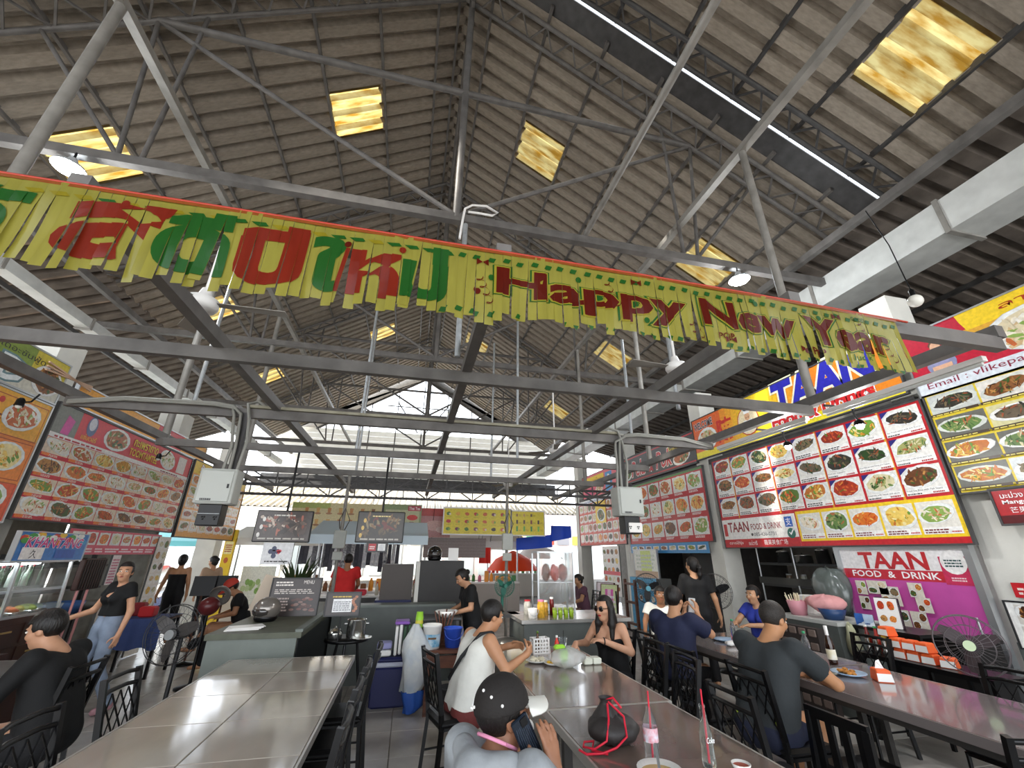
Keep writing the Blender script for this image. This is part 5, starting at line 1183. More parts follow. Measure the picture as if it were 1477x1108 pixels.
# ================================================================ LAMPS, BOXES, FANS AND SCREENS
LEDM = mat('lit_lamp', '#ffffff', .5, emis='#eaf6ff', estr=40)
def highbay(label, loc, watt):
    t = thing('ceiling_lamp', label, 'lamp', loc)
    MB().tube([(0, 0, 0), (0, 0, -.14)], .012).build('stem', BLK, t)
    MB().lathe([(.04, -.1), (.06, -.16), (.15, -.22), (.16, -.25)], n=20).build('shade', mat('lamp_shade', '#b9bdc0', .4), t)
    MB().lathe([(.001, -.25), (.145, -.25), (.13, -.275), (.001, -.29)], n=20).build('diffuser', LEDM, t)
    l = bpy.data.lights.new('lamp_light', 'POINT'); l.energy = watt; l.shadow_soft_size = .15; l.color = (.93, .97, 1); o = bpy.data.objects.new('lamp_light', l); COL.objects.link(o); o.parent = t; o.location = (0, 0, -.45)
highbay('bright round lamp hung under the truss at upper left', (-4.34, 4.7, 6.1), 45)
highbay('bright round lamp hung under the truss at right, beside the tall post', (4.9, 4.7, 6.1), 45)
def spot(label, loc, e=14):
    t = thing('clip_lamp', label, 'lamp', loc); MB().tube([(0, 0, .16), (.0, 0, .08), (.03, 0, .03)], .01).build('arm', BLK, t)
    MB().lathe([(.02, .04), (.04, .02), (.05, -.02)], n=14, c=(.03, 0, 0)).build('shade', BLK, t); MB().sphere((.03, 0, -.025), .036, 12, 8).build('bulb', LEDM, t)
    l = bpy.data.lights.new('clip_light', 'POINT'); l.energy = e; l.shadow_soft_size = .04; o = bpy.data.objects.new('clip_light', l); COL.objects.link(o); o.parent = t; o.location = (.06, 0, -.1)
spot('lit clip lamp before the large red menu, nearer the camera', (4.3, 3.15, 2.9)); spot('lit clip lamp before the large red menu, farther one', (4.32, 4.05, 2.9))
MB2 = MB().bar((3.95, 3.15, 3.06), (4.33, 3.15, 3.06), .02).bar((3.95, 4.05, 3.06), (4.33, 4.05, 3.06), .02); MB2.build('lamp_arm', STEELD, fr, loc=(0, 0, -FZ))
t = thing('bare_bulb', 'unlit round bulb on a cable in front of the yellow and red sign', 'lamp', (4.07, 2.19, 3.72)); MB().sphere((0, 0, -.02), .055, 14, 10).build('bulb', mat('frosted_bulb', '#e6e4da', .3), t); MB().lathe([(.02, .03), (.022, .08), (.01, .1)], n=10).tube([(0, 0, .08), (0, .02, .6), (-.1, .03, 1.0)], .005).build('holder', BLK, t)
for lab, x, y0, y1, z in (('long fluorescent tube under the right hand beam', 3.99, 1.9, 3.2, 2.95), ('second fluorescent tube further along the right hand beam', 3.99, 3.4, 4.8, 2.95), ('white fluorescent fitting on the beam over the counters', 2.28, 5.2, 6.4, 3.2)):
    t = thing('tube_light', lab, 'lamp', (x, y0, z)); MB().bbox((-.025, 0, .035), (.025, y1-y0, .075)).build('fitting', WHITE, t); MB().tube([(0, .02, .02), (0, y1-y0-.02, .02)], .014).build('tube', mat('tube_off', '#d6d8d4', .3), t)
CABM = mat('cabinet_grey', '#b3b6b0', .45, noise=.08, nscale=5)
def ebox(label, x, y, hh, outlet_white):
    t = thing('electric_box', label, 'electric box', (x, y-.06, 2.08)); w = .33
    MB().cbox((0, 0, .17), (w, .2, .34), .012).build('cabinet', CABM, t); d = MB().cbox((0, -.106, .17), (w-.05, .014, .3), .006).build('door', mat('cabinet_door', '#bcc0ba', .4), t)
    MB().box((w/2-.05, -.116, .17), (.015, .012, .04)).build('latch', BLK, d)
    b = Board(); random.seed(3); b.lines(-.1, .03, .1, .035, 1, '#3a3a3a', 1); o = b.build('scribble', d); o.location = (0, -.116, 0)
    MB().cbox((.0, -.01, -.1), (.2, .15, .2), .008).build('outlet_box', BLK, t)
    if outlet_white: MB().cbox((.03, -.09, -.13), (.17, .02, .11), .006).build('outlet_plate', WHITE, t)
    else: MB().cbox((0, -.09, -.09), (.19, .012, .006), .002).build('outlet_seam', ALU, t)
    for s in (-.05, .05): MB().sphere((s, -.104 if outlet_white else -.09, -.12), .008, 6, 4).sphere((s+.02, -.104 if outlet_white else -.09, -.12), .008, 6, 4).sphere((s+.01, -.104 if outlet_white else -.09, -.14), .008, 6, 4).build('socket_holes', mat('socket_hole', '#2a2a2a', .6), t)
    return t
ebox('pale grey electric box with a black outlet block on the left drop post', -1.9, 4.87, .34, False)
ebox('pale grey electric box with a white outlet plate on the right drop post', 2.56, 4.87, .34, True)
CON = mat('grey_conduit', '#8f8f88', .45)
for lab, s, x, xe in (('bent grey conduits running from the left electric box along the beam', -1, -1.85, -3.45), ('bent grey conduits running from the right electric box along the beam', 1, 2.5, 3.9)):
    t = thing('conduit', lab, 'conduit', (x, 4.8, 2.42))
    for k, (o, q) in enumerate(((-.06, .0), (.0, .02), (.07, .05))):
        if k < 2: MB().tube([(o, 0, 0), (o*.6, 0, .25), (.02*s+o, 0, .5), (s*.03+o, 0, .58+q), (s*.12, -.01, .66+q), (s*.3, -.01, .68+q), (s*abs(xe-x)*.7, 0, .67+q), (s*abs(xe-x), .02, .6+q)], .016, 8).build('pipe', CON, t)
        else: MB().tube([(o, 0, 0), (o*1.4, -.01, .3), (o*.9, -.01, .55), (o*.2, 0, .72), (-.1*s, .02, .76), (-.2*s, .04, .7)], .016, 8).build('pipe', CON, t)
FANB = mat('fan_blade', '#8f8a82', .5)
def cfan(label, loc, r, drop, still=0, nb=3):
    t = thing('ceiling_fan', label, 'ceiling fan', loc); MB().tube([(0, 0, .05), (0, 0, drop)], .014).build('rod', WHITE, t); MB().lathe([(.03, .12), (.05, .05), (.1, .03), (.105, -.02), (.09, -.05), (.03, -.06)], n=20).build('motor', WHITE, t)
    for k in range(nb):
        a = still+2*PI*k/nb; d = Vector((math.cos(a), math.sin(a), 0)); n_ = Vector((-d.y, d.x, 0))
        MB().add([d*.1-n_*.03, d*.1+n_*.03, d*r+n_*.065+Vector((0, 0, .012)), d*r-n_*.065-Vector((0, 0, .012)), d*.1-n_*.03+Vector((0, 0, .006)), d*.1+n_*.03+Vector((0, 0, .006)), d*r+n_*.065+Vector((0, 0, .018)), d*r-n_*.065-Vector((0, 0, .006))], [(3, 2, 1, 0), (4, 5, 6, 7), (0, 1, 5, 4), (1, 2, 6, 5), (2, 3, 7, 6), (3, 0, 4, 7)]).build('blade', FANB, t)
cfan('ceiling fan just behind the yellow banner at left', (-1.62, 3.02, 3.32), .56, .9, .05); cfan('ceiling fan with a round white hub under the right end of the banner', (2.52, 3.43, 3.45), .5, .9, 1.0)
cfan('small white ceiling fan far back at right centre', (2.41, 7.03, 3.38), .5, 1.3, .3); cfan('smallest white ceiling fan above the yellow fruit boards', (1.98, 8.93, 3.06), .5, 1.2, 0)
GRD = mat('fan_guard', '#3a3a3c', .4, .4)
def pfan(label, loc, hz, yaw, pitch, r, hub, blade, ped=True, guard=None, cap=None):
    t = thing('floor_fan', label, 'fan', loc); R = (Matrix.Rotation(yaw, 3, 'Z') @ Matrix.Rotation(PI/2-pitch, 3, 'X')); c = Vector((0, 0, hz)); g = guard or GRD
    def tp(v): return R @ Vector(v)+c
    m = MB()
    for q, z in ((r, 0), (r*.97, .04), (r*.66, .055), (r*.35, .06), (r*.66, -.05)): m.tube([tp((q*math.cos(a), q*math.sin(a), z)) for a in np.linspace(0, 2*PI, 33)], .004 if q > r*.95 else .0022, 5, cap=False)
    for k in range(28):
        a = 2*PI*k/28; m.tube([tp((r*.14*math.cos(a), r*.14*math.sin(a), .065)), tp((r*.7*math.cos(a+.1), r*.7*math.sin(a+.1), .056)), tp((r*math.cos(a+.2), r*math.sin(a+.2), 0)), tp((r*.7*math.cos(a+.2), r*.7*math.sin(a+.2), -.05)), tp((r*.2*math.cos(a+.2), r*.2*math.sin(a+.2), -.055))], .0014, 4, cap=False)
    o = m.build('guard', g, t); o['kind'] = 'stuff'
    for k in range(3):
        a = 2*PI*k/3+.4; pts = []
        for i in range(7):
            q = r*(.12+.78*i/6); w = r*(.12+.34*math.sin(PI*(i/6)**.8*.85+.25)); pts += [tp((q*math.cos(a-w/q*.5), q*math.sin(a-w/q*.5), -.012)), tp((q*math.cos(a+w/q*.5), q*math.sin(a+w/q*.5), .02))]
        MB().add(pts, [(2*i, 2*i+1, 2*i+3, 2*i+2) for i in range(6)], sm=True).build('blade', blade, t)
    MB().add([tp((r*.17*math.cos(2*PI*k/20), r*.17*math.sin(2*PI*k/20), .068)) for k in range(20)]+[tp((r*.17*math.cos(2*PI*k/20), r*.17*math.sin(2*PI*k/20), .03)) for k in range(20)], [tuple(range(20))]+[(k, 20+k, 20+(k+1) % 20, (k+1) % 20) for k in range(20)]).build('hub_badge', hub, t)
    MB().tube([tp((0, 0, .03)), tp((0, 0, -.16))], r*.2, 14).build('motor', BLK, t)
    if ped:
        b0 = tp((0, 0, -.12)); MB().tube([b0, (b0.x, b0.y, hz-.2), (b0.x, b0.y, .03)], .02).build('pole', GRD, t); MB().cbox((b0.x, b0.y, .28), (.09, .07, .2), .02).build('control_box', BLK, t); MB().lathe([(0, .0), (.2, 0), (.2, .02), (.05, .045), (.03, .06)], c=(b0.x, b0.y, 0), n=24).build('base', BLK, t)
    return t
GREYB = mat('grey_badge', '#8d9090', .4)
pfan('black pedestal fan with grey hub beside the left table', (-2.07, 5.11, 0), .93, -.2, .05, .25, GREYB, mat('smoke_blade', '#4a4644', .35))
pfan('large round fan with a pale green hub before the white wall at right', (4.46, 2.95, 0), 1.0, -1.05, .05, .215, mat('green_badge', '#cfe2b8', .4), mat('dark_blade', '#4c4244', .35), guard=mat('guard_steel', '#6a6466', .3, .6))
pfan('black pedestal fan in front of the blue dish panel', (3.95, 7.0, 0), 1.14, -.3, 0, .23, mat('cyan_badge', '#6ab4c8', .4), mat('black_blade', '#242528', .4))
pfan('dark standing fan behind the waitress', (4.9, 6.55, 0), 1.12, -1.0, 0, .26, BLK, mat('black_blade', '#242528', .4))
# screens hung on poles
def screen(label, x0, x1, z0, z1, Y, seedv, dark, zt):
    t = thing('hanging_screen', label, 'screen', (x0, Y, z0)); w, h = x1-x0, z1-z0
    MB().cbox((w/2, .02, h/2), (w+.03, .04, h+.03), .008).build('housing', BLK, t); MB().tube([(w/2, .04, h), (w/2, .04, zt-z0)], .015).build('pole', BLK, t)
    b = Board(); random.seed(seedv); b.rect(0, 0, w, h, dark, 1)
    pal = ['#8a4a3a', '#b06a58', '#5a4a44', '#3a322e', '#c9b8a8', '#6a5a50'] if seedv == 1 else ['#5a4a30', '#3a3020', '#7a5a38', '#6a2a22', '#2a2620', '#8a7a58']
    for k in range(60): b.disc(random.uniform(.06, w-.06), random.uniform(.09, h-.05), random.uniform(.02, .07), random.uniform(.01, .03), random.choice(pal), 2+k*.05, 7, random.uniform(0, 3), .3)
    b.lines(.05, .02, w-.1, .035, 1, '#b9b4aa', 8); b.lines(w*.3, h-.06, w*.4, .03, 1, '#e8d28a' if seedv == 2 else '#d8d4cc', 8)
    for k in range(3): b.disc(.05+.02*k, h*.2+.1*k, .02, .03, '#e8e6e0' if seedv == 1 else '#d8b45a', 8)
    o = b.build('picture', t, mat_pic); o.location = (0, -.003, 0); return t
mat_pic = print_mat('screen_print', .25)
screen('hanging screen with a grilled meat advert, left one', -2.02, -1.34, 1.79, 2.17, 6.52, 1, '#4a403c', 3.02); screen('hanging screen with a noodle advert, right one', -.72, -.1, 1.8, 2.19, 6.52, 2, '#2e2820', 3.02)
t, b = board_thing('notice', 'white notice with a navy puzzle piece and a red heart under the left screen', 'notice', (-1.87, 6.5, 1.5), 0, .37, .27, '#dfe0e2', None, fr=0)
for dx, dy in ((0, 0), (.045, .01), (-.04, .01), (0, .045), (.005, -.045)): b.disc(.14+dx, .15+dy, .03, .032, '#2e3a5c', 3+dx, 10)
b.disc(.19, .165, .018, .018, '#d0283a', 5); b.disc(.215, .165, .018, .018, '#d0283a', 5); b.poly([(.173, .16), (.233, .16), (.203, .125)], '#d0283a', 5); b.lines(.05, .03, .28, .03, 1, '#3a3a3a', 4); b.build('print', t)
t, b = board_thing('notice', 'small black notice with red and white squares under the right screen', 'notice', (-.57, 6.5, 1.66), 0, .29, .13, '#1d1b1b', None, fr=0); b.rect(.03, .02, .1, .09, '#b0242c', 2); b.lines(.045, .04, .07, .05, 2, '#f4e4e0', 4); b.rect(.155, .02, .1, .09, '#e4e4e2', 2); b.lines(.17, .03, .07, .07, 4, '#b9bcc0', 3); b.build('print', t)
# ================================================================ LEFT COUNTER
CNT = mat('counter_grey', '#6f7670', .5, noise=.12, nscale=4); FELT = mat('dull_worktop', '#55584a', .5, noise=.15)
t = thing('counter', 'grey green counter with a dull green top, between fan and pots', 'counter', (-1.4, 6.0, 0))
MB().bbox((-.36, -.95, 0), (.42, 1.9, .88)).build('body', CNT, t); MB().bbox((.42, -.9, .02), (.43, 1.88, .86)).build('open_side_shade', BLK, t); MB().bbox((-.38, -.97, .88), (.46, 1.95, .93)).build('worktop', FELT, t); MB().bbox((.4, -.97, .93), (.47, 1.95, .955)).build('rim', CNT, t)  # black sheet put in for the shade of the counter's open side
t, b = board_thing('menu_stand', 'dark chalkboard style menu standing on the grey green counter', 'menu board', (-1.6, 6.22, .935), 0, .56, .41, '#3a302e', mat('black_frame', '#1c1c1e', .4), tilt=-.12, fr=.012)
random.seed(5); b.text('MENU', .36, .35, .12, .04, '#e8e0d8', 3); b.lines(.04, .33, .2, .06, 2, '#e8e0d8', 3); b.lines(.04, .24, .46, .06, 3, '#c9c0b8', 3); b.lines(.04, .05, .18, .16, 5, '#b9a8a0', 3)
for k in range(24): b.disc(random.uniform(.27, .53), random.uniform(.05, .2), .03, .014, random.choice(['#7a4a40', '#5a3a34', '#8a6a60']), 3+k*.1, 7)
b.build('print', t)
t = thing('backing_board', 'cream wooden board leaning behind the dark chalkboard menu', 'board', (-1.62, 6.42, .935)); MB().box((.02, 0, .2), (.42, .03, .42), R=Matrix.Rotation(-.15, 3, 'X') @ Matrix.Rotation(.25, 3, 'Y')).build('panel', mat('cream_board', '#c3b3a0', .6), t)
def helmet(label, loc, m, rz, sc=1):
    t = thing('helmet', label, 'helmet', loc, rz); t.scale = (sc,)*3; MB().sphere((0, 0, .12), .135, 18, 12, (.95, 1.1, .95)).build('shell', m, t); MB().sphere((0, .06, .105), .115, 14, 8, (1.02, .8, .62)).build('visor', mat('visor', '#3a3634', .08, coat=1), t); MB().lathe([(.1, .0), (.125, .03), (.12, .05)], n=18).build('rim', BLK, t)
helmet('silver and black motorcycle helmet on the grey green counter', (-1.5, 5.85, .93), mat('silver_helmet', '#8a847e', .2, .5), 2.4)
t = thing('papers', 'loose stack of white menus on the near corner of the counter', 'papers', (-1.55, 5.3, .93), .2)
for k in range(4): MB().box((k*.012, k*.008, .003+.006*k), (.3, .2, .005), rz=.08*k).build('sheet', WHITE, t)
def plant(label, loc, h, n=26, seedv=1):
    t = thing('potted_plant', label, 'plant', loc); random.seed(seedv); LF = mat('dark_leaf', '#2f3f22', .5, noise=.3, nscale=20); MB().lathe([(0, 0), (.05, 0), (.07, .1), (.065, .1), (.06, .085), (0, .085)], n=16).build('pot', WHITE, t)
    for k in range(n):
        a = random.uniform(0, 2*PI); L = h*random.uniform(.6, 1.1); d = Vector((math.cos(a), math.sin(a), 0)); s_ = Vector((-d.y, d.x, 0)); pts = []
        for i in range(6):
            q = i/5; p = d*(L*.6*q)+Vector((0, 0, .09+L*(1.55*q-.6*q*q))); w = .022*math.sin(PI*min(1, q+.08)); pts += [p-s_*w, p+s_*w]
        MB().add(pts, [(2*i, 2*i+1, 2*i+3, 2*i+2) for i in range(5)], sm=True).build('leaf', LF, t)
plant('dark leafy plant in a pot behind the chalkboard menu', (-1.42, 6.72, .93), .6, 40)
# ================================================================ POTS, COOLER, BUCKETS
t = thing('round_table', 'small round dark table carrying the steel pots', 'table', (-.58, 5.75, 0)); MB().lathe([(0, .73), (.24, .73), (.245, .745), (.24, .76), (0, .76)], n=24).build('tabletop', BLK, t)
for k in range(3): a = 2*PI*k/3+.5; MB().tube([(.12*math.cos(a), .12*math.sin(a), .73), (.24*math.cos(a), .24*math.sin(a), 0)], .015).build('leg', BLK, t)
STL = mat('stainless', '#c4c4c0', .18, .95)
t = thing('stock_pot', 'tall stainless pot on the small round table', 'pot', (-.5, 5.8, .76)); MB().lathe([(0, 0), (.1, 0), (.105, .01), (.105, .17), (.11, .175), (.1, .175), (.1, .02), (0, .02)], n=24).build('body', STL, t); MB().tube([(-.1, 0, .13), (-.135, 0, .13)], .01).build('handle', STL, t); MB().tube([(.1, 0, .13), (.135, 0, .13)], .01).build('handle', STL, t)
t = thing('lidded_pan', 'low stainless pan with a domed lid left of the tall pot', 'pot', (-.71, 5.68, .76)); MB().lathe([(0, 0), (.075, 0), (.08, .06), (.078, .065), (.05, .095), (.01, .11), (.012, .125), (0, .13)], n=20).build('body', STL, t)
t = thing('tray', 'wide stainless tray edge sticking out on the round table', 'tray', (-.42, 5.62, .76)); MB().lathe([(0, .003), (.09, .003), (.12, .018), (.118, .02), (.09, .008), (0, .008)], n=20).build('dish', STL, t)
t, b = board_thing('sign_stand', 'framed sign with a white sheet on a thin pole among the pots', 'sign', (-.83, 5.53, 1.01), 0, .35, .22, '#2e2422', mat('black_frame', '#1c1c1e', .4), tilt=-.08, fr=.012)
random.seed(2); b.rect(.07, .03, .2, .13, '#e4e4e4', 2); b.lines(.08, .045, .18, .1, 5, '#8a8a8e', 3); b.lines(.06, .175, .2, .025, 1, '#c9a83a', 3)
for k in range(8): b.disc(.3+.02*math.sin(k), .04+.02*k, .02, .014, random.choice(['#7a3a2a', '#a86a4a']), 2+k*.1, 6)
b.build('print', t); MB().tube([(.17, .03, 0), (.17, .03, -.25)], .008).build('pole', BLK, t)
t = thing('counter', 'plain grey counter wall behind the blue cooler', 'counter', (-.2, 7.0, 0)); MB().bbox((-.75, 0, 0), (.95, .12, .93)).build('panel', GREYP, t); MB().bbox((-.77, -.02, .93), (.97, .3, .96)).build('worktop', CNT, t)
NB = mat('navy_plastic', '#1b2050', .4)
t = thing('cooler', 'navy blue cool box with a pale lid band on the floor', 'cooler', (-.02, 6.2, 0)); MB().cbox((0, 0, .2), (.52, .42, .4), .02, taper=1.04).build('body', NB, t); MB().cbox((0, 0, .425), (.56, .45, .05), .015).build('lid_band', mat('pale_band', '#b9bccb', .4), t); MB().cbox((0, 0, .475), (.55, .44, .05), .02).build('lid', NB, t)
t = thing('tub_stack', 'stack of white and blue lidded tubs on the left of the cooler', 'container', (-.17, 6.1, .5))
for k in range(2): MB().cbox((0, 0, .04+.075*k), (.17, .2, .065), .015).build('tub', mat('tub_lilac', '#9a9ac8', .4) if k else WHITE, t)
t = thing('tray_stack', 'upright stack of green and white trays on the cooler', 'tray', (.1, 6.2, .5))
for k in range(6): MB().cbox((-.14+.05*k, 0, .16+.01*(k % 2)), (.035, .3, .32), .012).build('tray', WHITE if k < 2 else mat('green_tray', '#3c5a42', .4), t)
MB().cbox((-.08, 0, .345), (.18, .26, .035), .01).build('purple_lid', mat('purple_lid', '#8a5ab4', .4), t)
t = thing('cup_stack', 'stacked lime and yellow cups on a stick beside the trays', 'cup', (.22, 6.05, .5)); MB().tube([(0, 0, 0), (0, 0, .32)], .012).build('stand', WHITE, t)
for k in range(3): MB().lathe([(.05, .3+.04*k), (.04, .39+.04*k), (0, .39+.04*k)], n=14).build('cup', GRNP if k % 2 == 0 else mat('yellow_cup', '#d8cf4a', .4), t)
SK = mat('sack_white', '#d6d6d0', .6, bump=.5, bscale=10, nscale=5, col2='#aab4c0'); 
t = thing('plastic_sack', 'limp white plastic sack with a blue bottom hanging beside the bucket table', 'bag', (.17, 5.72, 0))
def sack(z0, z1, prof, m, name):
    b = MB(); n = 20; vs = []
    for i, (q, r) in enumerate(prof):
        z = z0+(z1-z0)*q
        for k in range(n): a = 2*PI*k/n; w = r*(1+.22*math.sin(3*a+i)+.16*math.sin(7*a-i*.9)*(.3+q)); vs.append((w*math.cos(a)+.04*math.sin(q*3), w*.6*math.sin(a), z))
    b.add(vs, [(i*n+k, i*n+(k+1) % n, (i+1)*n+(k+1) % n, (i+1)*n+k) for i in range(len(prof)-1) for k in range(n)], sm=True); return b.build(name, m, t)
sack(.22, .88, [(0, .11), (.2, .14), (.4, .16), (.6, .15), (.75, .12), (.9, .07), (1, .03)], SK, 'film'); sack(.02, .23, [(0, .06), (.3, .1), (1, .115)], mat('sack_blue', '#2a55a8', .6, bump=.5, bscale=10), 'blue_bottom')
WOOD = mat('brown_wood', '#5a3423', .5, noise=.3, nscale=8, stretch=(1, 6, 6))
t = thing('side_table', 'brown wooden table under the two buckets', 'table', (.55, 5.85, 0)); MB().cbox((0, 0, .6), (.5, .46, .04), .008).build('tabletop', WOOD, t)
for sx in (-1, 1):
    for sy in (-1, 1): MB().bar((sx*.21, sy*.19, 0), (sx*.21, sy*.19, .58), .045).build('leg', WOOD, t)
MB().box((0, -.19, .5), (.42, .025, .12)).build('apron', WOOD, t)
t = thing('bucket', 'white paint bucket with a blue printed label', 'bucket', (.37, 5.78, .62)); MB().lathe([(0, 0), (.095, 0), (.11, .22), (.116, .225), (.116, .245), (.105, .245), (.09, .02), (0, .02)], n=24).build('body', WHITE, t)
b = MB(); n = 12
for k in range(n): pass
MB().add([(1.005*(.095+.015*z/.22)*math.cos(a), 1.005*(.095+.015*z/.22)*math.sin(a), z) for z in (.02, .15) for a in np.linspace(PI*1.1, PI*1.9, 13)], [(k, k+1, 13+k+1, 13+k) for k in range(12)], sm=True).build('label', mat('bucket_label', '#3a8fb8', .5, nscale=14, col2='#d8e4e8'), t)
MB().add([(1.01*(.095+.015*z/.22)*math.cos(a), 1.01*(.095+.015*z/.22)*math.sin(a), z) for z in (.1, .12) for a in np.linspace(PI*1.35, PI*1.65, 7)], [(k, k+1, 7+k+1, 7+k) for k in range(6)], sm=True).build('label_band', mat('label_brown', '#6a4a2a', .5), t)
t = thing('bucket', 'royal blue plastic bucket with a handle beside the white bucket', 'bucket', (.62, 5.8, .62)); BB = mat('blue_bucket', '#2f4fb4', .35); MB().lathe([(0, 0), (.085, 0), (.11, .19), (.118, .195), (.118, .205), (.105, .205), (.08, .015), (0, .015)], n=24).build('body', BB, t); MB().tube([(.11*math.cos(a), -.118-.015*math.sin(a), .19-.1*math.sin(a)) for a in np.linspace(0, PI, 12)], .004).build('handle', BB, t)
t = thing('wooden_sticks', 'bundle of brown sticks standing behind the white bucket', 'sticks', (.52, 5.98, .62)); random.seed(3)
for k in range(6): MB().bar((random.uniform(-.02, .02), 0, 0), (-.12+.05*k, .02, .36+random.uniform(-.04, .03)), .014).build('stick', WOOD, t)
t = thing('mixing_bowl', 'white bowl under the hands of the cook', 'bowl', (.56, 6.12, .9)); MB().lathe([(0, 0), (.08, 0), (.15, .07), (.145, .07), (.08, .012), (0, .012)], n=20).build('bowl', CER, t); 
t = thing('prep_table', 'dark prep table in front of the cook', 'table', (.5, 6.3, 0)); MB().cbox((0, -.06, .88), (.5, .4, .035), .008).build('tabletop', STEELD, t); MB().bar((-.2, -.2, 0), (-.2, -.2, .87), .04).build('leg', STEELD, t); MB().bar((.2, -.2, 0), (.2, -.2, .87), .04).build('leg', STEELD, t); MB().bar((-.2, .1, 0), (-.2, .1, .87), .04).build('leg', STEELD, t); MB().bar((.2, .1, 0), (.2, .1, .87), .04).build('leg', STEELD, t)
t = thing('waste_bin', 'black round waste bin beside the brown table', 'bin', (.58, 5.5, 0)); MB().lathe([(0, 0), (.095, 0), (.115, .28), (.122, .285), (.122, .3), (.11, .3), (.09, .02), (0, .02)], n=20).build('bin', mat('black_plastic', '#202022', .4), t)
DKC = mat('charcoal_cabinet', '#2e2c2b', .5, noise=.1)
t = thing('tall_cabinet', 'tall charcoal cabinet with a pale left edge behind the cook', 'cabinet', (.56, 7.75, 0)); MB().bbox((-.34, -.15, .02), (.38, .3, 1.54)).build('body', DKC, t); MB().bbox((-.4, -.15, .02), (-.34, .3, 1.52)).build('side_edge', PLAST, t); MB().bbox((-.4, -.17, 0), (.38, .3, .02)).build('plinth', BLK, t)
helmet('glossy black motorcycle helmet on top of the tall charcoal cabinet', (.45, 7.75, 1.54), mat('gloss_black', '#0d0d0f', .06, coat=1), 2.8, .95)
t = thing('paper_holder', 'small white sheet in a stand on the tall cabinet', 'notice', (.76, 7.7, 1.54)); MB().box((0, 0, .1), (.17, .015, .2), R=Matrix.Rotation(-.1, 3, 'X')).build('sheet', WHITE, t)
t = thing('cabinet', 'dark grey cabinet left of the tall charcoal one, with a navy base', 'cabinet', (-.14, 7.7, .0)); MB().bbox((-.24, 0, .96), (.26, .4, 1.48)).build('body', mat('brown_grey', '#4d4642', .5), t); MB().bbox((-.3, -.05, .86), (.26, .4, .96)).build('base', NB, t); MB().bbox((-.26, .05, 0), (.24, .4, .86)).build('plinth', GREYP, t)
# ================================================================ CENTRE COUNTER
t = thing('counter', 'grey centre counter with the green drinks, beyond the man in white', 'counter', (2.15, 6.05, 0)); MB().bbox((-.68, -.4, 0), (.7, .4, .86)).build('body', GREYP, t); MB().bbox((-.72, -.44, .86), (.74, .44, .9)).build('worktop', mat('steel_top', '#a9a7a2', .25, .6), t)
CUPG = mat('green_drink', '#9fbf3a', .15, trans=.25)
k = 0
for i in range(5):
    for j in range(2):
        if k >= 8: break
        t = thing('green_drink', ORD[k]+' lime green drink jar from the left on the centre counter', 'drink', (1.92+.075*i+.03*j, 5.8+.1*j, .9), 0, 'green drinks on the centre counter')
        MB().lathe([(0, 0), (.026, 0), (.03, .07), (.027, .085)], n=12).build('jar', CUPG, t); MB().lathe([(.028, .085), (.03, .1), (0, .102)], n=12).build('lid', mat('lid_olive', '#7a8a3a', .4), t); k += 1
CASEG = mat('case_glass', '#e6efee', .05, trans=.9, alpha=.35)
def case(label, loc, w, d, h, shelves=1):
    t = thing('glass_case', label, 'glass case', loc)
    for sx in (-1, 1):
        for sy in (-1, 1): MB().bar((sx*w/2, sy*d/2, 0), (sx*w/2, sy*d/2, h), .02).build('post', ALU, t)
    for z in (0, h): f = MB(); f.box((0, -d/2, z), (w, .02, .02)); f.box((0, d/2, z), (w, .02, .02)); f.box((-w/2, 0, z), (.02, d, .02)); f.box((w/2, 0, z), (.02, d, .02)); f.build('rail', ALU, t)
    for k in range(shelves): MB().box((0, 0, h*(k+1)/(shelves+1)), (w, d, .008)).build('shelf', ALU, t)
    MB().box((0, -d/2, h/2), (w-.02, .006, h-.02)).build('pane', CASEG, t); MB().box((w/2, 0, h/2), (.006, d-.02, h-.02)).build('pane', CASEG, t); return t
case('upright glass case with aluminium posts on the centre counter', (2.05, 6.25, .9), .52, .3, .78)
random.seed(4)
for k, (x, z, c, lab) in enumerate(((1.95, 1.3, '#6a3a24', 'brown snack packet in the glass case, left one'), (2.08, 1.3, '#a8362a', 'red snack packet in the glass case, middle one'), (2.2, 1.3, '#8a3a2a', 'dull red snack packet in the glass case, right one'))):
    t = thing('snack_packet', lab, 'packet', (x, 6.25, z)); blob(20+k, (0, 0, .11), .11, (.6, .4, 1), .08, 14, 10, 3).build('foil', mat('packet%d' % k, c, .35, noise=.4, nscale=14), t)
def jar(label, loc, r, h, c, lid, name='jar'):
    t = thing(name, label, 'jar', loc); MB().lathe([(0, 0), (r, 0), (r, h*.8), (r*.8, h*.9), (r*.8, h)], n=14).build('body', mat('jar'+c.strip('#'), c, .15, noise=.3, nscale=30), t); MB().lathe([(r*.85, h*.97), (r*.85, h*1.08), (0, h*1.08)], n=14).build('lid', mat('lid'+lid.strip('#'), lid, .4), t)
jar('jar of yellow fruit with a pink lid on the centre counter', (1.74, 5.82, .9), .05, .19, '#d8a63a', '#d87a9a'); jar('second jar of yellow pickles beside the pink lidded one', (1.84, 5.98, .9), .045, .17, '#c9983a', '#e8e4d8'); jar('dark red sauce bottle before the glass case', (1.95, 6.02, .9), .03, .2, '#6a1a1a', '#e4e0d8', 'sauce_jar')
jar('clear jar with a white lid left on the centre counter', (1.66, 6.2, .9), .05, .16, '#d8d4c8', '#d0303a'); 
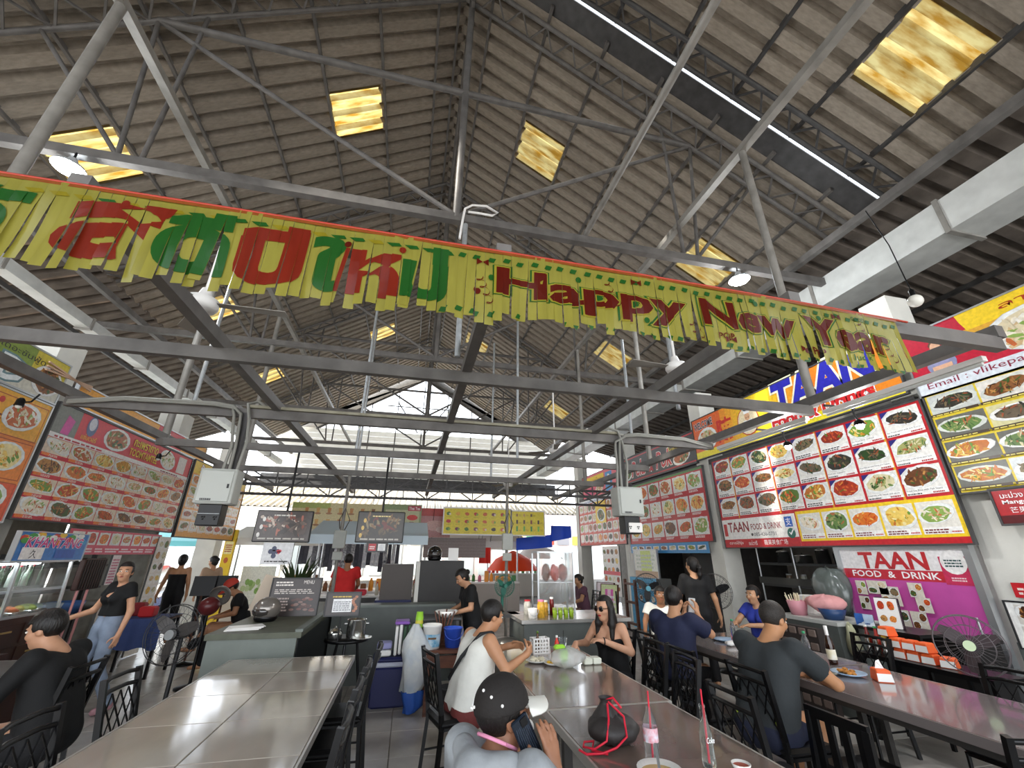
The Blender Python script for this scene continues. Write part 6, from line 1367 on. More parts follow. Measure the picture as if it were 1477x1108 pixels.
t = thing('bucket', 'little white bucket with a wire handle on the centre counter', 'bucket', (1.62, 5.8, .9)); MB().lathe([(0, 0), (.05, 0), (.065, .11), (.06, .11), (.048, .01), (0, .01)], n=16).build('body', WHITE, t); MB().tube([(.064*math.cos(a), -.06-.02*math.sin(a), .1-.07*math.sin(a)) for a in np.linspace(0, PI, 10)], .003).build('handle', ALU, t)
t = thing('steel_drum', 'steel drum on the floor left of the centre counter', 'drum', (1.3, 5.85, 0)); MB().lathe([(0, 0), (.14, 0), (.145, .25), (.15, .26), (.145, .27), (.145, .62), (.12, .68), (0, .7)], n=22).build('drum', mat('dull_steel', '#8a8782', .35, .7), t)
GRNF = mat('green_fan_plastic', '#1f6a58', .4)
pfan('small green table fan in front of the bright street', (1.36, 6.32, .9), .34, .1, .0, .14, GRNF, GRNF, ped=False, guard=GRNF); o = bpy.data.objects
t = thing('fan_shelf', 'low dark shelf carrying the small green fan', 'shelf', (1.36, 6.4, 0)); MB().bbox((-.2, -.2, .86), (.2, .2, .9)).build('board', STEELD, t)
for s in (-1, 1): MB().bar((s*.17, .15, 0), (s*.17, .15, .86), .04).build('leg', STEELD, t)
MB().tube([(1.36, 6.45, .9), (1.36, 6.45, 1.2)], .02).build('fan_post', GRNF, t, loc=(-1.36, -6.4, 0))
# ================================================================ LEFT STALLS
BRN = mat('dark_cabinet_wood', '#3a211a', .5, noise=.25, nscale=6)
t = thing('food_counter', 'dark brown stall counter with drawers under the left glass food case', 'counter', (-4.15, 5.7, 0)); MB().bbox((-.3, -.95, 0), (.27, .85, 1.0)).build('body', BRN, t)
for k in range(4):
    for j in range(2): dd = MB().box((.275, -.7+.42*k, .85-.22*j), (.012, .38, .19)).build('drawer', BRN, t); MB().box((.29, -.7+.42*k, .88-.22*j), (.015, .12, .015)).build('handle', mat('brass_pull', '#c9a86a', .35, .6), dd)
t = thing('glass_case', 'slanted glass food case lit from inside on the dark brown counter', 'glass case', (-4.15, 5.75, 1.0))
for y in (-.9, 0, .75): MB().bar((.25, y, 0), (.22, y, .54), .025).build('post', ALU, t); MB().bar((-.25, y, 0), (-.25, y, .54), .025).build('post', ALU, t)
for z, x in ((.01, .25), (.54, .22), (.25, .2)): MB().bar((x, -.92, z), (x, .78, z), .025).build('rail', ALU, t)
MB().add([(.25, -.9, .02), (.25, .75, .02), (.22, .75, .53), (.22, -.9, .53)], [(0, 1, 2, 3)]).build('pane', CASEG, t); MB().box((0, -.07, .27), (.4, 1.65, .01)).build('shelf', CASEG, t); MB().box((0, -.07, .545), (.5, 1.7, .015)).build('top', ALU, t)
MB().box((-.05, .1, .515), (.08, .7, .03)).build('strip_lamp', mat('case_lamp', '#ffffff', .4, emis='#f4fbff', estr=14), t)
random.seed(8)
for k in range(11):
    t = thing('bottle', ORD[k]+' bottle from the near end in the left glass food case', 'bottle', (-4.15+random.uniform(-.1, .12), 4.95+.13*k, 1.285), 0, 'bottles in the left food case')
    MB().lathe([(0, 0), (.03, 0), (.03, .12), (.012, .17), (.012, .2)], n=10).build('glass', mat('bottle_%d' % (k % 3), ['#4a6a4a', '#8a9a8a', '#c9d4cc'][k % 3], .12), t); MB().lathe([(.014, .195), (.014, .215), (0, .216)], n=8).build('cap', [REDP, WHITE, GREYB][k % 3], t)
for k in range(6):
    t = thing('food_tray', ORD[k]+' steel food tray from the near end in the left glass case', 'tray', (-4.08, 5.05+.25*k, 1.01), 0, 'food trays in the left case'); MB().cbox((0, 0, .02), (.28, .22, .035), .008).build('tray', STL, t); blob(30+k, (0, 0, .05), .1, (1, .85, .35), .15, 12, 8).build('food', mat('case_food%d' % (k % 3), ['#d8c8a0', '#b8643a', '#8a9a4a'][k % 3], .6, bump=.5, bscale=60), t)
BNB = mat('rice_bag', '#c9c2b8', .6, noise=.3, nscale=12)
for lab, x, y, r in (('clear bag of produce hanging at the far left edge', -3.7, 5.0, .16), ('second clear bag of produce by the dark brown counter', -3.72, 5.35, .14)):
    t = thing('produce_bag', lab, 'bag', (x, y, .75)); blob(int(y*10), (0, 0, .12), r, (.6, .9, .9), .14, 16, 10).build('film', BNB, t)
t = thing('produce_shelf', 'low shelf board under the clear bags of produce', 'shelf', (-3.72, 5.15, 0)); MB().bbox((-.14, -.4, .7), (.14, .4, .75)).build('board', BRN, t); MB().bbox((-.12, -.38, 0), (.12, -.34, .7)).build('support', BRN, t); MB().bbox((-.12, .34, 0), (.12, .38, .7)).build('support', BRN, t)
t = thing('grill_screen', 'square dark brown slatted guard on two pink poles', 'screen', (-3.9, 6.85, 0)); MB().cbox((0, 0, 1.38), (.06, .42, .36), .01).build('panel', BRN, t)
for k in range(9): MB().box((.034, -.18+.045*k, 1.38), (.006, .012, .33)).build('slat', BLK, t)
for y in (-.12, .06): MB().tube([(0, y, 0), (0, y, 1.3)], .014).build('pole', mat('pink_pole', '#c98a88', .5), t)
t = thing('kitchen_table', 'cluttered cooking table of the second left stall', 'table', (-4.6, 7.6, 0)); MB().cbox((0, 0, .85), (.7, 1.9, .04), .01).build('tabletop', STEELD, t)
for sx in (-1, 1):
    for sy in (-1, 1): MB().bar((sx*.3, sy*.88, 0), (sx*.3, sy*.88, .84), .05).build('leg', STEELD, t)
for lab, y, c, r, h in (('blue plastic basin on the left cooking table', 7.55, '#3a5f94', .2, .14), ('grey blue basin beside the blue basin', 7.2, '#7a8a9a', .16, .15), ('pink plastic tub in front on the left cooking table', 7.0, '#c98a9a', .13, .1), ('wide steel wok on the left cooking table', 8.1, '#8a8680', .24, .1)):
    t = thing('basin', lab, 'basin', (-4.45, y, .87)); MB().lathe([(0, 0), (r*.75, 0), (r, h), (r*.96, h), (r*.72, .012), (0, .012)], n=20).build('bowl', mat('basin'+c.strip('#'), c, .4), t)
t = thing('stove_shelf', 'dark shelf with pans against the left wall', 'shelf', (-5.0, 7.9, 0))
for z in (1.1, 1.42): MB().bbox((-.2, -.9, z), (.2, .9, z+.03)).build('shelf', STEELD, t)
for y in (-.85, .85): MB().bar((0, y, 0), (0, y, 1.6), .05).build('upright', STEELD, t)
for k in range(4):
    t = thing('pan', ORD[k]+' steel pan from the near end on the dark left stall shelf', 'pan', (-5.0, 7.2+.42*k, 1.45), 0, 'pans on the left stall shelf'); MB().lathe([(0, 0), (.12, 0), (.14, .09), (.135, .09), (.115, .01), (0, .01)], n=18).build('pan', STL, t); MB().tube([(.14, 0, .07), (.3, .05, .09)], .012).build('handle', BLK, t)
t, b = board_thing('dish_poster', 'tall white dish poster on the pier left of the standing women', 'poster', (-4.42, 9.3, .02), LZ_, .42, 1.88, '#ece6dc', None, fr=0); random.seed(4); menu(b, .02, .7, .38, 1.14, 2, 6, .03, MIX, '#f4f0ea', None, '', .06, 8); b.build('print', t)
t, b = board_thing('dish_poster', 'white dish poster low behind the walking woman', 'poster', (-3.95, 7.35, .35), LZ_, .4, .75, '#ece6dc', None, fr=0, tilt=0); random.seed(5); menu(b, .02, .03, .36, .7, 2, 4, .03, ['white', 'green'], '#f4f0ea', None, '', .06, 8); b.build('print', t); MB().bar((.2, .04, 0), (.2, .2, -.35), .03).bar((.05, .02, 0), (.05, .02, -.35), .03).build('prop', STEELD, t)
t, b = board_thing('price_tag', 'narrow pink and white price list hanging under the pink menu strip', 'poster', (-4.44, 8.2, 1.17), LZ_, .2, .42, '#f0e4e4', None, fr=0); b.lines(.02, .02, .16, .36, 9, '#c85a7a', 2); b.build('print', t)
t = thing('cloth_table', 'table under a blue denim cloth left of the floor fan', 'table', (-3.75, 8.15, 0)); MB().cbox((0, 0, .72), (.75, .6, .03), .008).build('tabletop', WOOD, t)
for sx in (-1, 1): MB().bar((sx*.34, -.27, 0), (sx*.34, -.27, .7), .035).build('leg', BLK, t); MB().bar((sx*.34, .27, 0), (sx*.34, .27, .7), .035).build('leg', BLK, t)
vs = []; n = 18
for j in range(6):
    for k in range(n): x = -.39+.78*k/(n-1); vs.append((x, -.31-.03*math.sin(k*1.3)*j/5, .745-.075*j-.02*math.sin(k*.9)*(j > 4)))
o = MB().add(vs, [(j*n+k, j*n+k+1, (j+1)*n+k+1, (j+1)*n+k) for j in range(5) for k in range(n-1)], sm=True).add([(-.39, -.31, .745), (.39, -.31, .745), (.39, .31, .745), (-.39, .31, .745)], [(0, 1, 2, 3)]).build('tablecloth', cloth('blue_cloth', '#3a4a7a'), None, loc=(-3.75, 8.15, 0)); tag(o, 'blue denim cloth hanging over the table left of the floor fan', 'tablecloth')
for lab, x, y, c, d in (('red cloth bundle on the blue cloth table', -3.7, 8.1, '#c4262a', (.2, .16, .14)), ('darker red box behind the red bundle', -3.9, 8.25, '#8a2226', (.16, .14, .18)), ('lilac card box on the blue cloth table', -4.05, 8.05, '#a898d0', (.1, .08, .17))):
    t = thing('box', lab, 'box', (x, y, .747)); MB().cbox((0, 0, d[2]/2), d, .02).build('carton', mat('bx'+c.strip('#'), c, .6, bump=.2, bscale=9), t)
for lab, x, y in (('black tilted music-stand style board by the standing women, left one', -3.28, 8.7), ('black tilted music-stand style board by the standing women, right one', -3.0, 8.85)):
    t = thing('stand', lab, 'stand', (x, y, 0), .2); MB().box((0, 0, 1.12), (.32, .02, .3), R=Matrix.Rotation(-.2, 3, 'X')).build('board', BLK, t); MB().tube([(0, .02, 1.0), (0, .02, .05)], .015).build('pole', WOOD, t); MB().lathe([(0, 0), (.15, 0), (.15, .02), (0, .05)], n=14).build('base', BLK, t)
t = thing('floor_fan', 'dark red fan facing away beside the seated man in the red cap', 'fan', (-2.62, 7.3, 0)); MB().sphere((0, 0, .95), .13, 14, 10, (1, 1, .9)).build('motor', mat('maroon_plastic', '#5a1f22', .3), t); MB().tube([(0, 0, .9), (0, 0, .03)], .02).build('pole', BLK, t); MB().lathe([(0, 0), (.17, 0), (.17, .02), (.03, .05)], n=18).build('base', BLK, t); MB().lathe([(.13, 0), (.14, .02), (.13, .05), (.05, .06)], c=(.05, .14, 1.06), n=20, R=Matrix.Rotation(-1.2, 3, 'X')).build('guard', mat('pale_guard', '#77736e', .4, .4), t)
t = thing('stool', 'low stool under the seated man in the red cap', 'stool', (-2.5, 8.5, 0)); MB().lathe([(0, .42), (.17, .42), (.17, .45), (0, .455)], n=18).build('seat', REDP, t)
for k in range(4): a = PI/4+PI/2*k; MB().tube([(.12*math.cos(a), .12*math.sin(a), .42), (.17*math.cos(a), .17*math.sin(a), 0)], .014).build('leg', BLK, t)
# ================================================================ RIGHT STALL GOODS
t = thing('counter', 'grey worktop cabinet with pink baskets behind the grey shirted man', 'counter', (5.25, 4.9, 0)); MB().bbox((-.3, -.35, 0), (.3, .5, .9)).build('body', GREYP, t); MB().bbox((-.33, -.38, .9), (.33, .53, .94)).build('worktop', mat('pale_top', '#b4b6b2', .35), t)
WOV = mat('woven_dark', '#3a3230', .7)
t = thing('woven_crate', 'dark woven crate panel left of the grey worktop cabinet', 'crate', (4.85, 5.05, .0)); MB().bbox((-.05, -.35, 0), (.05, .4, .85)).build('panel', WOV, t)
b = MB()
for i in range(5):
    for j in range(6): b.cbox((-.055, -.28+.14*i, .1+.14*j), (.02, .1, .08), .01)
o = b.build('weave', mat('weave_light', '#7a6a62', .7), t); o['kind'] = 'stuff'
PNK = mat('pink_plastic', '#c98a94', .45)
t = thing('straw_basket', 'pink basket full of white straws on the grey worktop cabinet', 'basket', (5.1, 5.2, .94)); MB().lathe([(0, 0), (.09, 0), (.12, .17), (.115, .17), (.085, .01), (0, .01)], n=18).build('basket', PNK, t); random.seed(6); b = MB()
for k in range(26): a = random.uniform(0, 2*PI); q = .09*random.random(); b.tube([(q*math.cos(a)*.6, q*math.sin(a)*.6, .02), (q*1.4*math.cos(a), q*1.4*math.sin(a), .24+random.uniform(-.02, .02))], .005, 5)
o = b.build('straws', mat('straw_white', '#ece4c4', .5), t); o['kind'] = 'stuff'
t = thing('basin', 'blue basin under the pink towel on the grey worktop cabinet', 'basin', (5.15, 4.75, .94)); MB().lathe([(0, 0), (.1, 0), (.15, .12), (.145, .12), (.09, .01), (0, .01)], n=20).build('bowl', mat('basin_blue', '#24406a', .35), t)
t = thing('towel', 'pink towel heaped over the blue basin', 'towel', (5.2, 4.86, 1.06)); blob(12, (0, 0, .04), .2, (.9, 1.05, .5), .12, 22, 12, 3).build('cloth', cloth('pink', '#cf9494', .4), t)
t = thing('box', 'white paper box behind the pink towel', 'box', (5.42, 5.3, .94)); MB().cbox((0, 0, .11), (.16, .2, .22), .01).build('carton', WHITE, t)
t = thing('kitchen_shelf', 'dark steel kitchen rack inside the doorway of the pink door stall', 'shelf', (6.7, 6.4, 0))
for z in (1.15, 1.5): MB().bbox((-.2, -.95, z), (.2, .95, z+.04)).build('shelf', BLK, t)
MB().bbox((-.22, -.95, 1.19), (-.2, .95, 1.3)).build('backrail', mat('rack_face', '#22221f', .5), t)
for y in (-.9, .1, .9): MB().tube([(-.2, y, 0), (-.2, y, 1.8)], .014).build('upright', ALU, t)
for k, (y, r, h) in enumerate(((5.7, .13, .16), (6.05, .1, .2), (6.45, .15, .12), (6.85, .11, .18))):
    t = thing('cooking_pot', ORD[k]+' steel cooking pot from the right on the dark kitchen rack', 'pot', (6.65, y, 1.54), 0, 'pots on the kitchen rack'); MB().lathe([(0, 0), (r, 0), (r, h), (r*1.04, h), (r*.9, h*1.15), (.01, h*1.25)], n=18).build('body', STL, t); MB().sphere((0, 0, h*1.28), .015, 8, 5).build('knob', BLK, t)
for k in range(5):
    t = thing('glass_jar', ORD[k]+' jar from the right on the lower kitchen rack shelf', 'jar', (6.68, 5.65+.3*k, 1.19), 0, 'jars on the kitchen rack'); MB().lathe([(0, 0), (.05, 0), (.05, .13), (.04, .15)], n=12).build('body', mat('rackjar%d' % (k % 3), ['#8a8a80', '#5a4a3a', '#b4b4a8'][k % 3], .2), t); MB().lathe([(.045, .15), (.045, .17), (0, .17)], n=12).build('lid', GREYB, t)
t = thing('bin_bag', 'shiny grey plastic sheet bundled beside the pink door', 'bag', (6.0, 5.45, .9)); blob(15, (0, 0, .28), .3, (.5, .9, 1), .12, 20, 12, 3).build('film', mat('smoky_film', '#5d6461', .2, bump=.5, bscale=8, coat=.4), t)
t = thing('storage_rack', 'low dark table behind the grey cabinet holding the plastic bundle', 'table', (6.0, 5.45, 0)); MB().bbox((-.2, -.3, .85), (.2, .3, .9)).build('tabletop', STEELD, t); MB().bar((-.17, -.25, 0), (-.17, -.25, .85), .04).build('leg', STEELD, t); MB().bar((-.17, .25, 0), (-.17, .25, .85), .04).build('leg', STEELD, t)
t = thing('serving_table', 'thin black metal table with menus in front of the pink door', 'table', (5.3, 4.1, 0)); MB().bbox((-.25, -.35, .9), (.25, .35, .93)).build('tabletop', BLK, t)
for sx in (-1, 1):
    for sy in (-1, 1): MB().bar((sx*.23, sy*.33, 0), (sx*.23, sy*.33, .9), .03).build('leg', BLK, t)
t = thing('menu_holder', 'thick ring-bound menu book standing open on the black table', 'menu', (5.2, 4.12, .93), -PI/2+.25)
MB().box((0, .05, .15), (.2, .05, .3), R=Matrix.Rotation(-.1, 3, 'X')).build('block', BLK, t)
for k in range(3): MB().box((0, .0+.02*k, .15), (.2, .004, .29), R=Matrix.Rotation(-.1, 3, 'X')).build('page', WHITE, t)
b = Board(); random.seed(7); b.rect(0, 0, .2, .28, '#c4c6c4', 0); menu(b, .01, .01, .18, .26, 2, 2, .012, ['brown', 'red'], '#e4e4e0', None, '', .06, 8); o = b.build('print', t); o.location = (-.1, -.012, .015); o.rotation_euler = (-.1, 0, 0)
for lab, y, c in (('blue and white card standing left of the menu book', 4.38, '#3a6ab8'), ('white card with a pale logo beside the blue card', 4.28, '#b8cce4')):
    t, b = board_thing('table_card', lab, 'card', (5.1, y+.05, .93), -PI/2+.2, .1, .12, '#e8eef6', None, fr=0, depth=.01); b.poly([(0, 0), (.1, .05), (.1, .12), (0, .12)], c, 2); b.lines(.01, .02, .05, .02, 1, '#2a4a8a', 3); b.build('print', t)
t = thing('rag', 'pale green rag hanging off the black serving table', 'rag', (5.03, 4.46, .6)); blob(18, (0, 0, .16), .16, (.3, .45, 1), .2, 14, 10, 3).build('cloth', cloth('rag', '#a9a88a', .4), t)
t = thing('bottle_shelf', 'dark shelf with sauce bottles and tissue boxes behind the right table', 'shelf', (4.85, 3.55, 0)); MB().bbox((-.2, -.55, .7), (.2, .6, .74)).build('board', BLK, t); MB().bbox((-.18, -.52, .3), (.18, .58, .33)).build('lower_board', BLK, t)
for sx in (-1, 1):
    for sy in (-.53, .57): MB().bar((sx*.18, sy, 0), (sx*.18, sy, .7), .03).build('leg', BLK, t)
ts0 = None
for i, (y, k, rz_, up) in enumerate([(3.76, 0, 0, 0), (3.64, 0, 0, 0), (3.52, 0, .1, 0), (3.78, 1, 0, 0), (3.66, 1, .05, 0), (3.54, 1, 0, 0), (3.86, 2, -.1, 0), (3.38, 0, .35, 0)]):
    lab = ('%s tissue box from the left in the %s row on the dark shelf' % (ORD[i % 3], 'lower' if i < 3 else 'upper')) if i not in (6, 7) else ('top tissue box of the stack on the dark shelf' if i == 6 else 'orange tissue box at the near end of the shelf, turned askew')
    tissue(lab, (4.8, y, .74+.087*k), -PI/2+rz_, False, 'tissue boxes stacked on the dark shelf' if i < 6 else None)
random.seed(9)
for k, (y, c, cc) in enumerate(((4.1, '#7a1a18', '#e4e0d8'), (4.0, '#b8322a', '#3a9a5a'), (3.93, '#e8c83a', '#e4e0d8'))):
    bottle('sauce_bottle', ['dark red sauce bottle on the dark shelf', 'red chilli bottle on the dark shelf', 'yellow sauce bottle with a white pump on the dark shelf'][k], (4.82, y, .74), [(0, 0), (.03, 0), (.032, .12), (.014, .18), (.013, .22)], mat('sb%d' % k, c, .2), mat('sbc%d' % k, cc, .4), .015)
for k in range(3): bottle('pepper_mill', ORD[k]+' metal shaker from the right on the dark shelf', (4.7, 3.85+.08*k, .74), [(0, 0), (.022, 0), (.024, .05), (.018, .1), (.02, .14)], STL, BLK, .02, group='shakers on the dark shelf', cat='shaker')
for k in range(3):
    t = thing('red_tub', ORD[k]+' dark red tub from the right low on the bottle shelf', 'tub', (4.84, 3.4+.28*k, .33), 0, 'red tubs on the lower shelf'); MB().cbox((0, 0, .1), (.22, .24, .2), .03).build('tub', mat('dark_red_tub', '#6a1a20', .4), t); MB().cbox((0, 0, .21), (.23, .25, .025), .01).build('lid', mat('dark_red_lid', '#7e2228', .4), t)
t = thing('low_cabinet', 'low dark cabinet against the foot of the pink door', 'cabinet', (5.8, 4.3, 0)); MB().bbox((-.18, -.62, .03), (.18, .62, .84)).build('body', mat('dark_lowcab', '#1c1a1a', .6), t); MB().bbox((-.2, -.64, .84), (.2, .64, .87)).build('worktop', BLK, t)
FRG = mat('fridge_white', '#dcdedd', .35)
t = thing('drinks_fridge', 'white glass fronted drinks fridge behind the waitress', 'fridge', (6.55, 8.75, 0), -PI/2); MB().bbox((-.35, 0, 0), (.35, .6, 1.75)).build('body', FRG, t); d = MB().bbox((-.3, -.03, .25), (.3, -.005, 1.45)).build('door', mat('fridge_glass', '#8fa4b0', .08, coat=1), t); MB().bbox((.31, -.05, .7), (.335, -.02, 1.1)).build('handle', ALU, d); MB().bbox((-.34, -.012, 1.5), (.34, 0, 1.72)).build('header', WHITE, t)
for k in range(3): MB().bbox((-.28, -.036, .5+.3*k), (.28, -.03, .52+.3*k)).build('shelf_line', WHITE, t)
t, b = board_thing('blue_panel', 'light blue counter front with small dish photos behind the black fan', 'counter front', (5.6, 10.75, .02), -PI/2+.05, 1.15, 1.12, '#4aa6d4', None, fr=0, depth=.4); random.seed(6); menu(b, .08, .55, 1.0, .5, 4, 2, .12, MIX, '#eef2f2', None, '', .06, 8); menu(b, .5, .2, .6, .3, 2, 1, .14, MIX, '#eef2f2', None, '', .06, 8); b.build('print', t)
t, b = board_thing('painted_window', 'window above the light blue counter front, its brightness painted white and lime', 'poster', (5.75, 10.7, 1.15), -PI/2+.05, 1.0, .62, '#eef0e6', ALU, fr=.02); b.rect(.3, .1, .45, .5, '#d8e88a', 2); b.rect(.0, .0, 1.0, .14, '#c9a88a', 3); b.lines(.1, .2, .8, .35, 4, '#cfd8c8', 3); b.build('print', t)  # bright window painted on a flat board in white and lime
t = thing('doorway_shade', 'dark doorway beside the drinks fridge, its shade painted on a panel', 'door', (6.3, 9.1, 0), -PI/2); MB().bbox((-.0, 0, 0), (.75, .05, 1.75)).build('leaf', mat('doorway_shade', '#2c2b2a', .6), t); MB().box((.68, -.02, .9), (.03, .03, .14)).build('handle', ALU, t)  # the doorway's darkness painted as a dark panel with a handle
for lab, x, y, c1, c2, w in (('pink and white leaning board by the far right doorway', 4.95, 11.5, '#eedfe4', '#d84aa8', .55), ('pink and lime leaning board in front of the other one', 4.75, 10.8, '#d8e4a8', '#e05ab0', .5)):
    t, b = board_thing('easel_board', lab, 'board', (x, y, .12), -PI/2+.45, w, .85, c1, WOOD, tilt=-.12, fr=.015); b.rect(w*.25, .1, w*.5, .65, c2, 2); b.rect(w*.4, .05, w*.2, .7, '#f4c8dc', 3); b.lines(w*.1, .15, w*.8, .5, 5, '#f0e8ea', 4); b.build('print', t); MB().bar((.05, .05, 0), (.05, .2, -.12), .03).bar((w-.05, .05, 0), (w-.05, .2, -.12), .03).bar((.05, 0, 0), (.05, 0, -.12), .03).bar((w-.05, 0, 0), (w-.05, 0, -.12), .03).build('easel_leg', WOOD, t)
t = thing('tripod', 'thin black tripod stand on the aisle floor beyond the woman with sunglasses', 'stand', (4.0, 8.3, 0)); MB().tube([(0, 0, .25), (0, 0, 1.0)], .015).build('pole', BLK, t)
for k in range(3): a = 2*PI*k/3; MB().tube([(0, 0, .28), (.28*math.cos(a), .28*math.sin(a), 0)], .012).build('leg', BLK, t)
t = thing('wooden_rack', 'dark brown wooden rack beside the pink leaning boards', 'rack', (5.35, 10.3, 0))
for s in (-1, 1): MB().bar((0, s*.25, 0), (0, s*.25, 1.1), .06).build('post', WOOD, t)
for z in (.15, .6, 1.0): MB().bar((0, -.28, z), (0, .28, z), .05).build('rail', WOOD, t)

for lab, y in (('small unlit clip lamp on the left beam above the orange menu', 4.6), ('small unlit clip lamp on the left beam above the long red menu', 7.0)):
    t = thing('clip_lamp', lab, 'lamp', (-3.53, y, 2.96)); MB().tube([(0, 0, .06), (-.04, 0, -.02), (-.1, 0, -.03)], .008).build('arm', BLK, t); MB().lathe([(.015, .05), (.03, .03), (.035, -.03)], c=(-.12, 0, -.04), n=12).build('shade', BLK, t); MB().sphere((-.12, 0, -.07), .024, 10, 6).build('bulb', mat('frosted_bulb', '#e6e4da', .3), t)
t = thing('flag', 'little red, white and blue striped flag on the right pier', 'flag', (6.05, 11.45, 1.75), -PI/2)
MB().tube([(0, -.02, -.35), (.05, -.06, .35)], .008).build('staff', WHITE, t)
b = Board()
for k, c in enumerate(('#a8202c', '#f0eeec', '#2a2f6a', '#2a2f6a', '#f0eeec', '#a8202c')): b.rect(.05, .05*k, .35, .05, c, 1)
b.build('cloth', t)

t = thing('cable', 'pale loop of cable hooked on the tie beam beside the king post', 'cable', (.45, 4.66, 6.22))
MB().tube([(-.15, 0, -.5), (-.12, 0, -.1), (-.1, 0, .06), (.0, -.03, .12), (.2, -.05, .13), (.38, -.03, .06), (.3, 0, .02), (.1, 0, .02), (-.05, .02, .03)], .018, 7).build('loop', WHITE, t)
# ================================================================ BACK OF THE HALL AND STREET
t, b = board_thing('fruit_menu', 'yellow fruit shake menu, left and wider of two', 'menu board', (.84, 11.5, 2.13), 0, 1.78, .63, '#e8d42a', WHITE, fr=.03)
random.seed(3)
for j in range(3):
    for i in range(7):
        x, y = .12+i*.24, .5-j*.19; c = random.choice(['#c8322a', '#4a7a2a', '#d86a2a', '#7a2a4a', '#e8a83a', '#3a2a22']); b.disc(x, y, .06, .045, c, 2, 9, 0, .15); b.disc(x+.03, y-.01, .03, .03, random.choice(['#f0e0c0', '#8ab03a', c]), 3, 7); b.lines(x-.06, y-.09, .13, .02, 1, '#b89a1a', 2)
b.build('print', t)
t, b = board_thing('fruit_menu', 'yellow drinks menu with tall green glasses, right one of two', 'menu board', (2.66, 11.5, 2.13), 0, .9, .6, '#e8d42a', WHITE, fr=.03)
for j, (hh, cs) in enumerate(((.07, ['#8a5a2a', '#c89a5a', '#5a3a1a']), (.1, ['#3a1a12', '#5a2a1a', '#8a3a2a', '#3a1a12']), (.13, ['#4a9a3a', '#6ab03a', '#3a8a3a', '#7ac04a']))):
    for i, c in enumerate(cs): b.rect(.12+i*.2, .47-j*.19, .05, hh, c, 2); b.lines(.19+i*.2, .48-j*.19, .08, .05, 2, '#b89a1a', 2)
b.build('print', t)
t, b = board_thing('drinks_menu', 'cream and green drinks menu across the hall behind the left screen', 'menu board', (-2.95, 11.9, 2.2), 0, 2.2, .64, '#dccf9a', None, fr=0); random.seed(4)
b.rect(0, .5, .9, .14, '#a9b45a', 1)
for j in range(2):
    for i in range(7): x, y = .35+i*.27, .1+j*.28; b.poly([(x-.03, y), (x+.03, y), (x+.045, y+.14), (x-.045, y+.14)], random.choice(['#8a5a34', '#c88a4a', '#d8a85a', '#9a4a2a']), 2); b.disc(x, y, .08, .025, '#a8764a', 3, 9)
b.build('print', t)
t, b = board_thing('drinks_menu', 'green edged thai tea menu behind the right screen', 'menu board', (-.72, 11.9, 2.2), 0, .98, .66, '#8a9a6a', None, fr=0); b.rect(.05, 0, .88, .52, '#c4c49a', 2); b.rect(.62, .5, .34, .13, '#b83a4a', 3); b.text('Thai Tea', .65, .53, .28, .07, '#f4e4e0', 5, .02); b.disc(.75, .33, .14, .07, '#d0302a', 4); b.rect(.68, .08, .12, .14, '#8a5a3a', 4); b.disc(.3, .3, .15, .12, '#b09a5a', 4); b.build('print', t)
t, b = board_thing('faded_sign', 'faded pink sign beneath the lattice girder at centre', 'sign', (.22, 12.1, 2.05), 0, .85, .75, '#c98a88', None, fr=0); b.rect(0, .55, .85, .2, '#b83a34', 2); b.disc(.45, .3, .3, .14, '#d8a8a0', 3); b.disc(.6, .2, .14, .08, '#e0c0b8', 4); b.build('print', t)
t, b = board_thing('faded_awning', 'dull brown roller blind under the yellow fruit shake menu', 'blind', (.4, 12.3, 1.55), 0, 1.7, .5, '#7a645e', None, fr=0); 
for k in range(6): b.rect(0, .08*k, 1.7, .012, '#6a544e', 2)
b.build('print', t)
ORT = mat('orange_tarp', '#f04a1a', .6); BLT = mat('blue_tarp', '#1f4fd0', .55, bump=.3, bscale=6); REDT = mat('red_tarp', '#e8281a', .6)
def sheet(name, label, cat, pts, m, n=6, sag=.05):
    P4 = [Vector(p) for p in pts]; vs = []
    for i in range(n+1):
        for j in range(n+1): u, v = i/n, j/n; p = P4[0]*(1-u)*(1-v)+P4[1]*u*(1-v)+P4[2]*u*v+P4[3]*(1-u)*v; vs.append((p.x, p.y+.03*math.sin(u*9), p.z-sag*math.sin(PI*u)*math.sin(PI*v)))
    b = MB(); b.add(vs, [(i*(n+1)+j, (i+1)*(n+1)+j, (i+1)*(n+1)+j+1, i*(n+1)+j+1) for i in range(n) for j in range(n)], sm=True); return tag(b.build(name, m), label, cat)
sheet('tarpaulin', 'bright blue tarpaulin sheet slung under the roof edge, right of the yellow menus', 'tarpaulin', [(3.05, 12.6, 1.75), (4.15, 12.6, 1.85), (4.15, 12.6, 2.2), (3.05, 12.6, 2.08)], BLT)
sheet('tarpaulin', 'second blue tarpaulin piece higher at the right', 'tarpaulin', [(4.1, 12.55, 2.0), (4.75, 12.55, 2.12), (4.75, 12.55, 2.45), (4.1, 12.55, 2.45)], BLT)
sheet('banner_flag', 'vivid red rectangular banner hanging at centre under the yellow menus', 'flag', [(2.0, 12.8, 1.4), (2.34, 12.8, 1.4), (2.34, 12.8, 1.86), (2.0, 12.8, 1.86)], REDT, sag=0)
t = thing('parasol', 'orange red market parasol out in the street', 'parasol', (3.5, 14.9, 0)); MB().lathe([(.9, 1.15), (.6, 1.5), (.05, 1.75), (0, 1.76)], n=8).build('canopy', ORT, t); MB().tube([(0, 0, 0), (0, 0, 1.75)], .025).build('pole', WHITE, t)
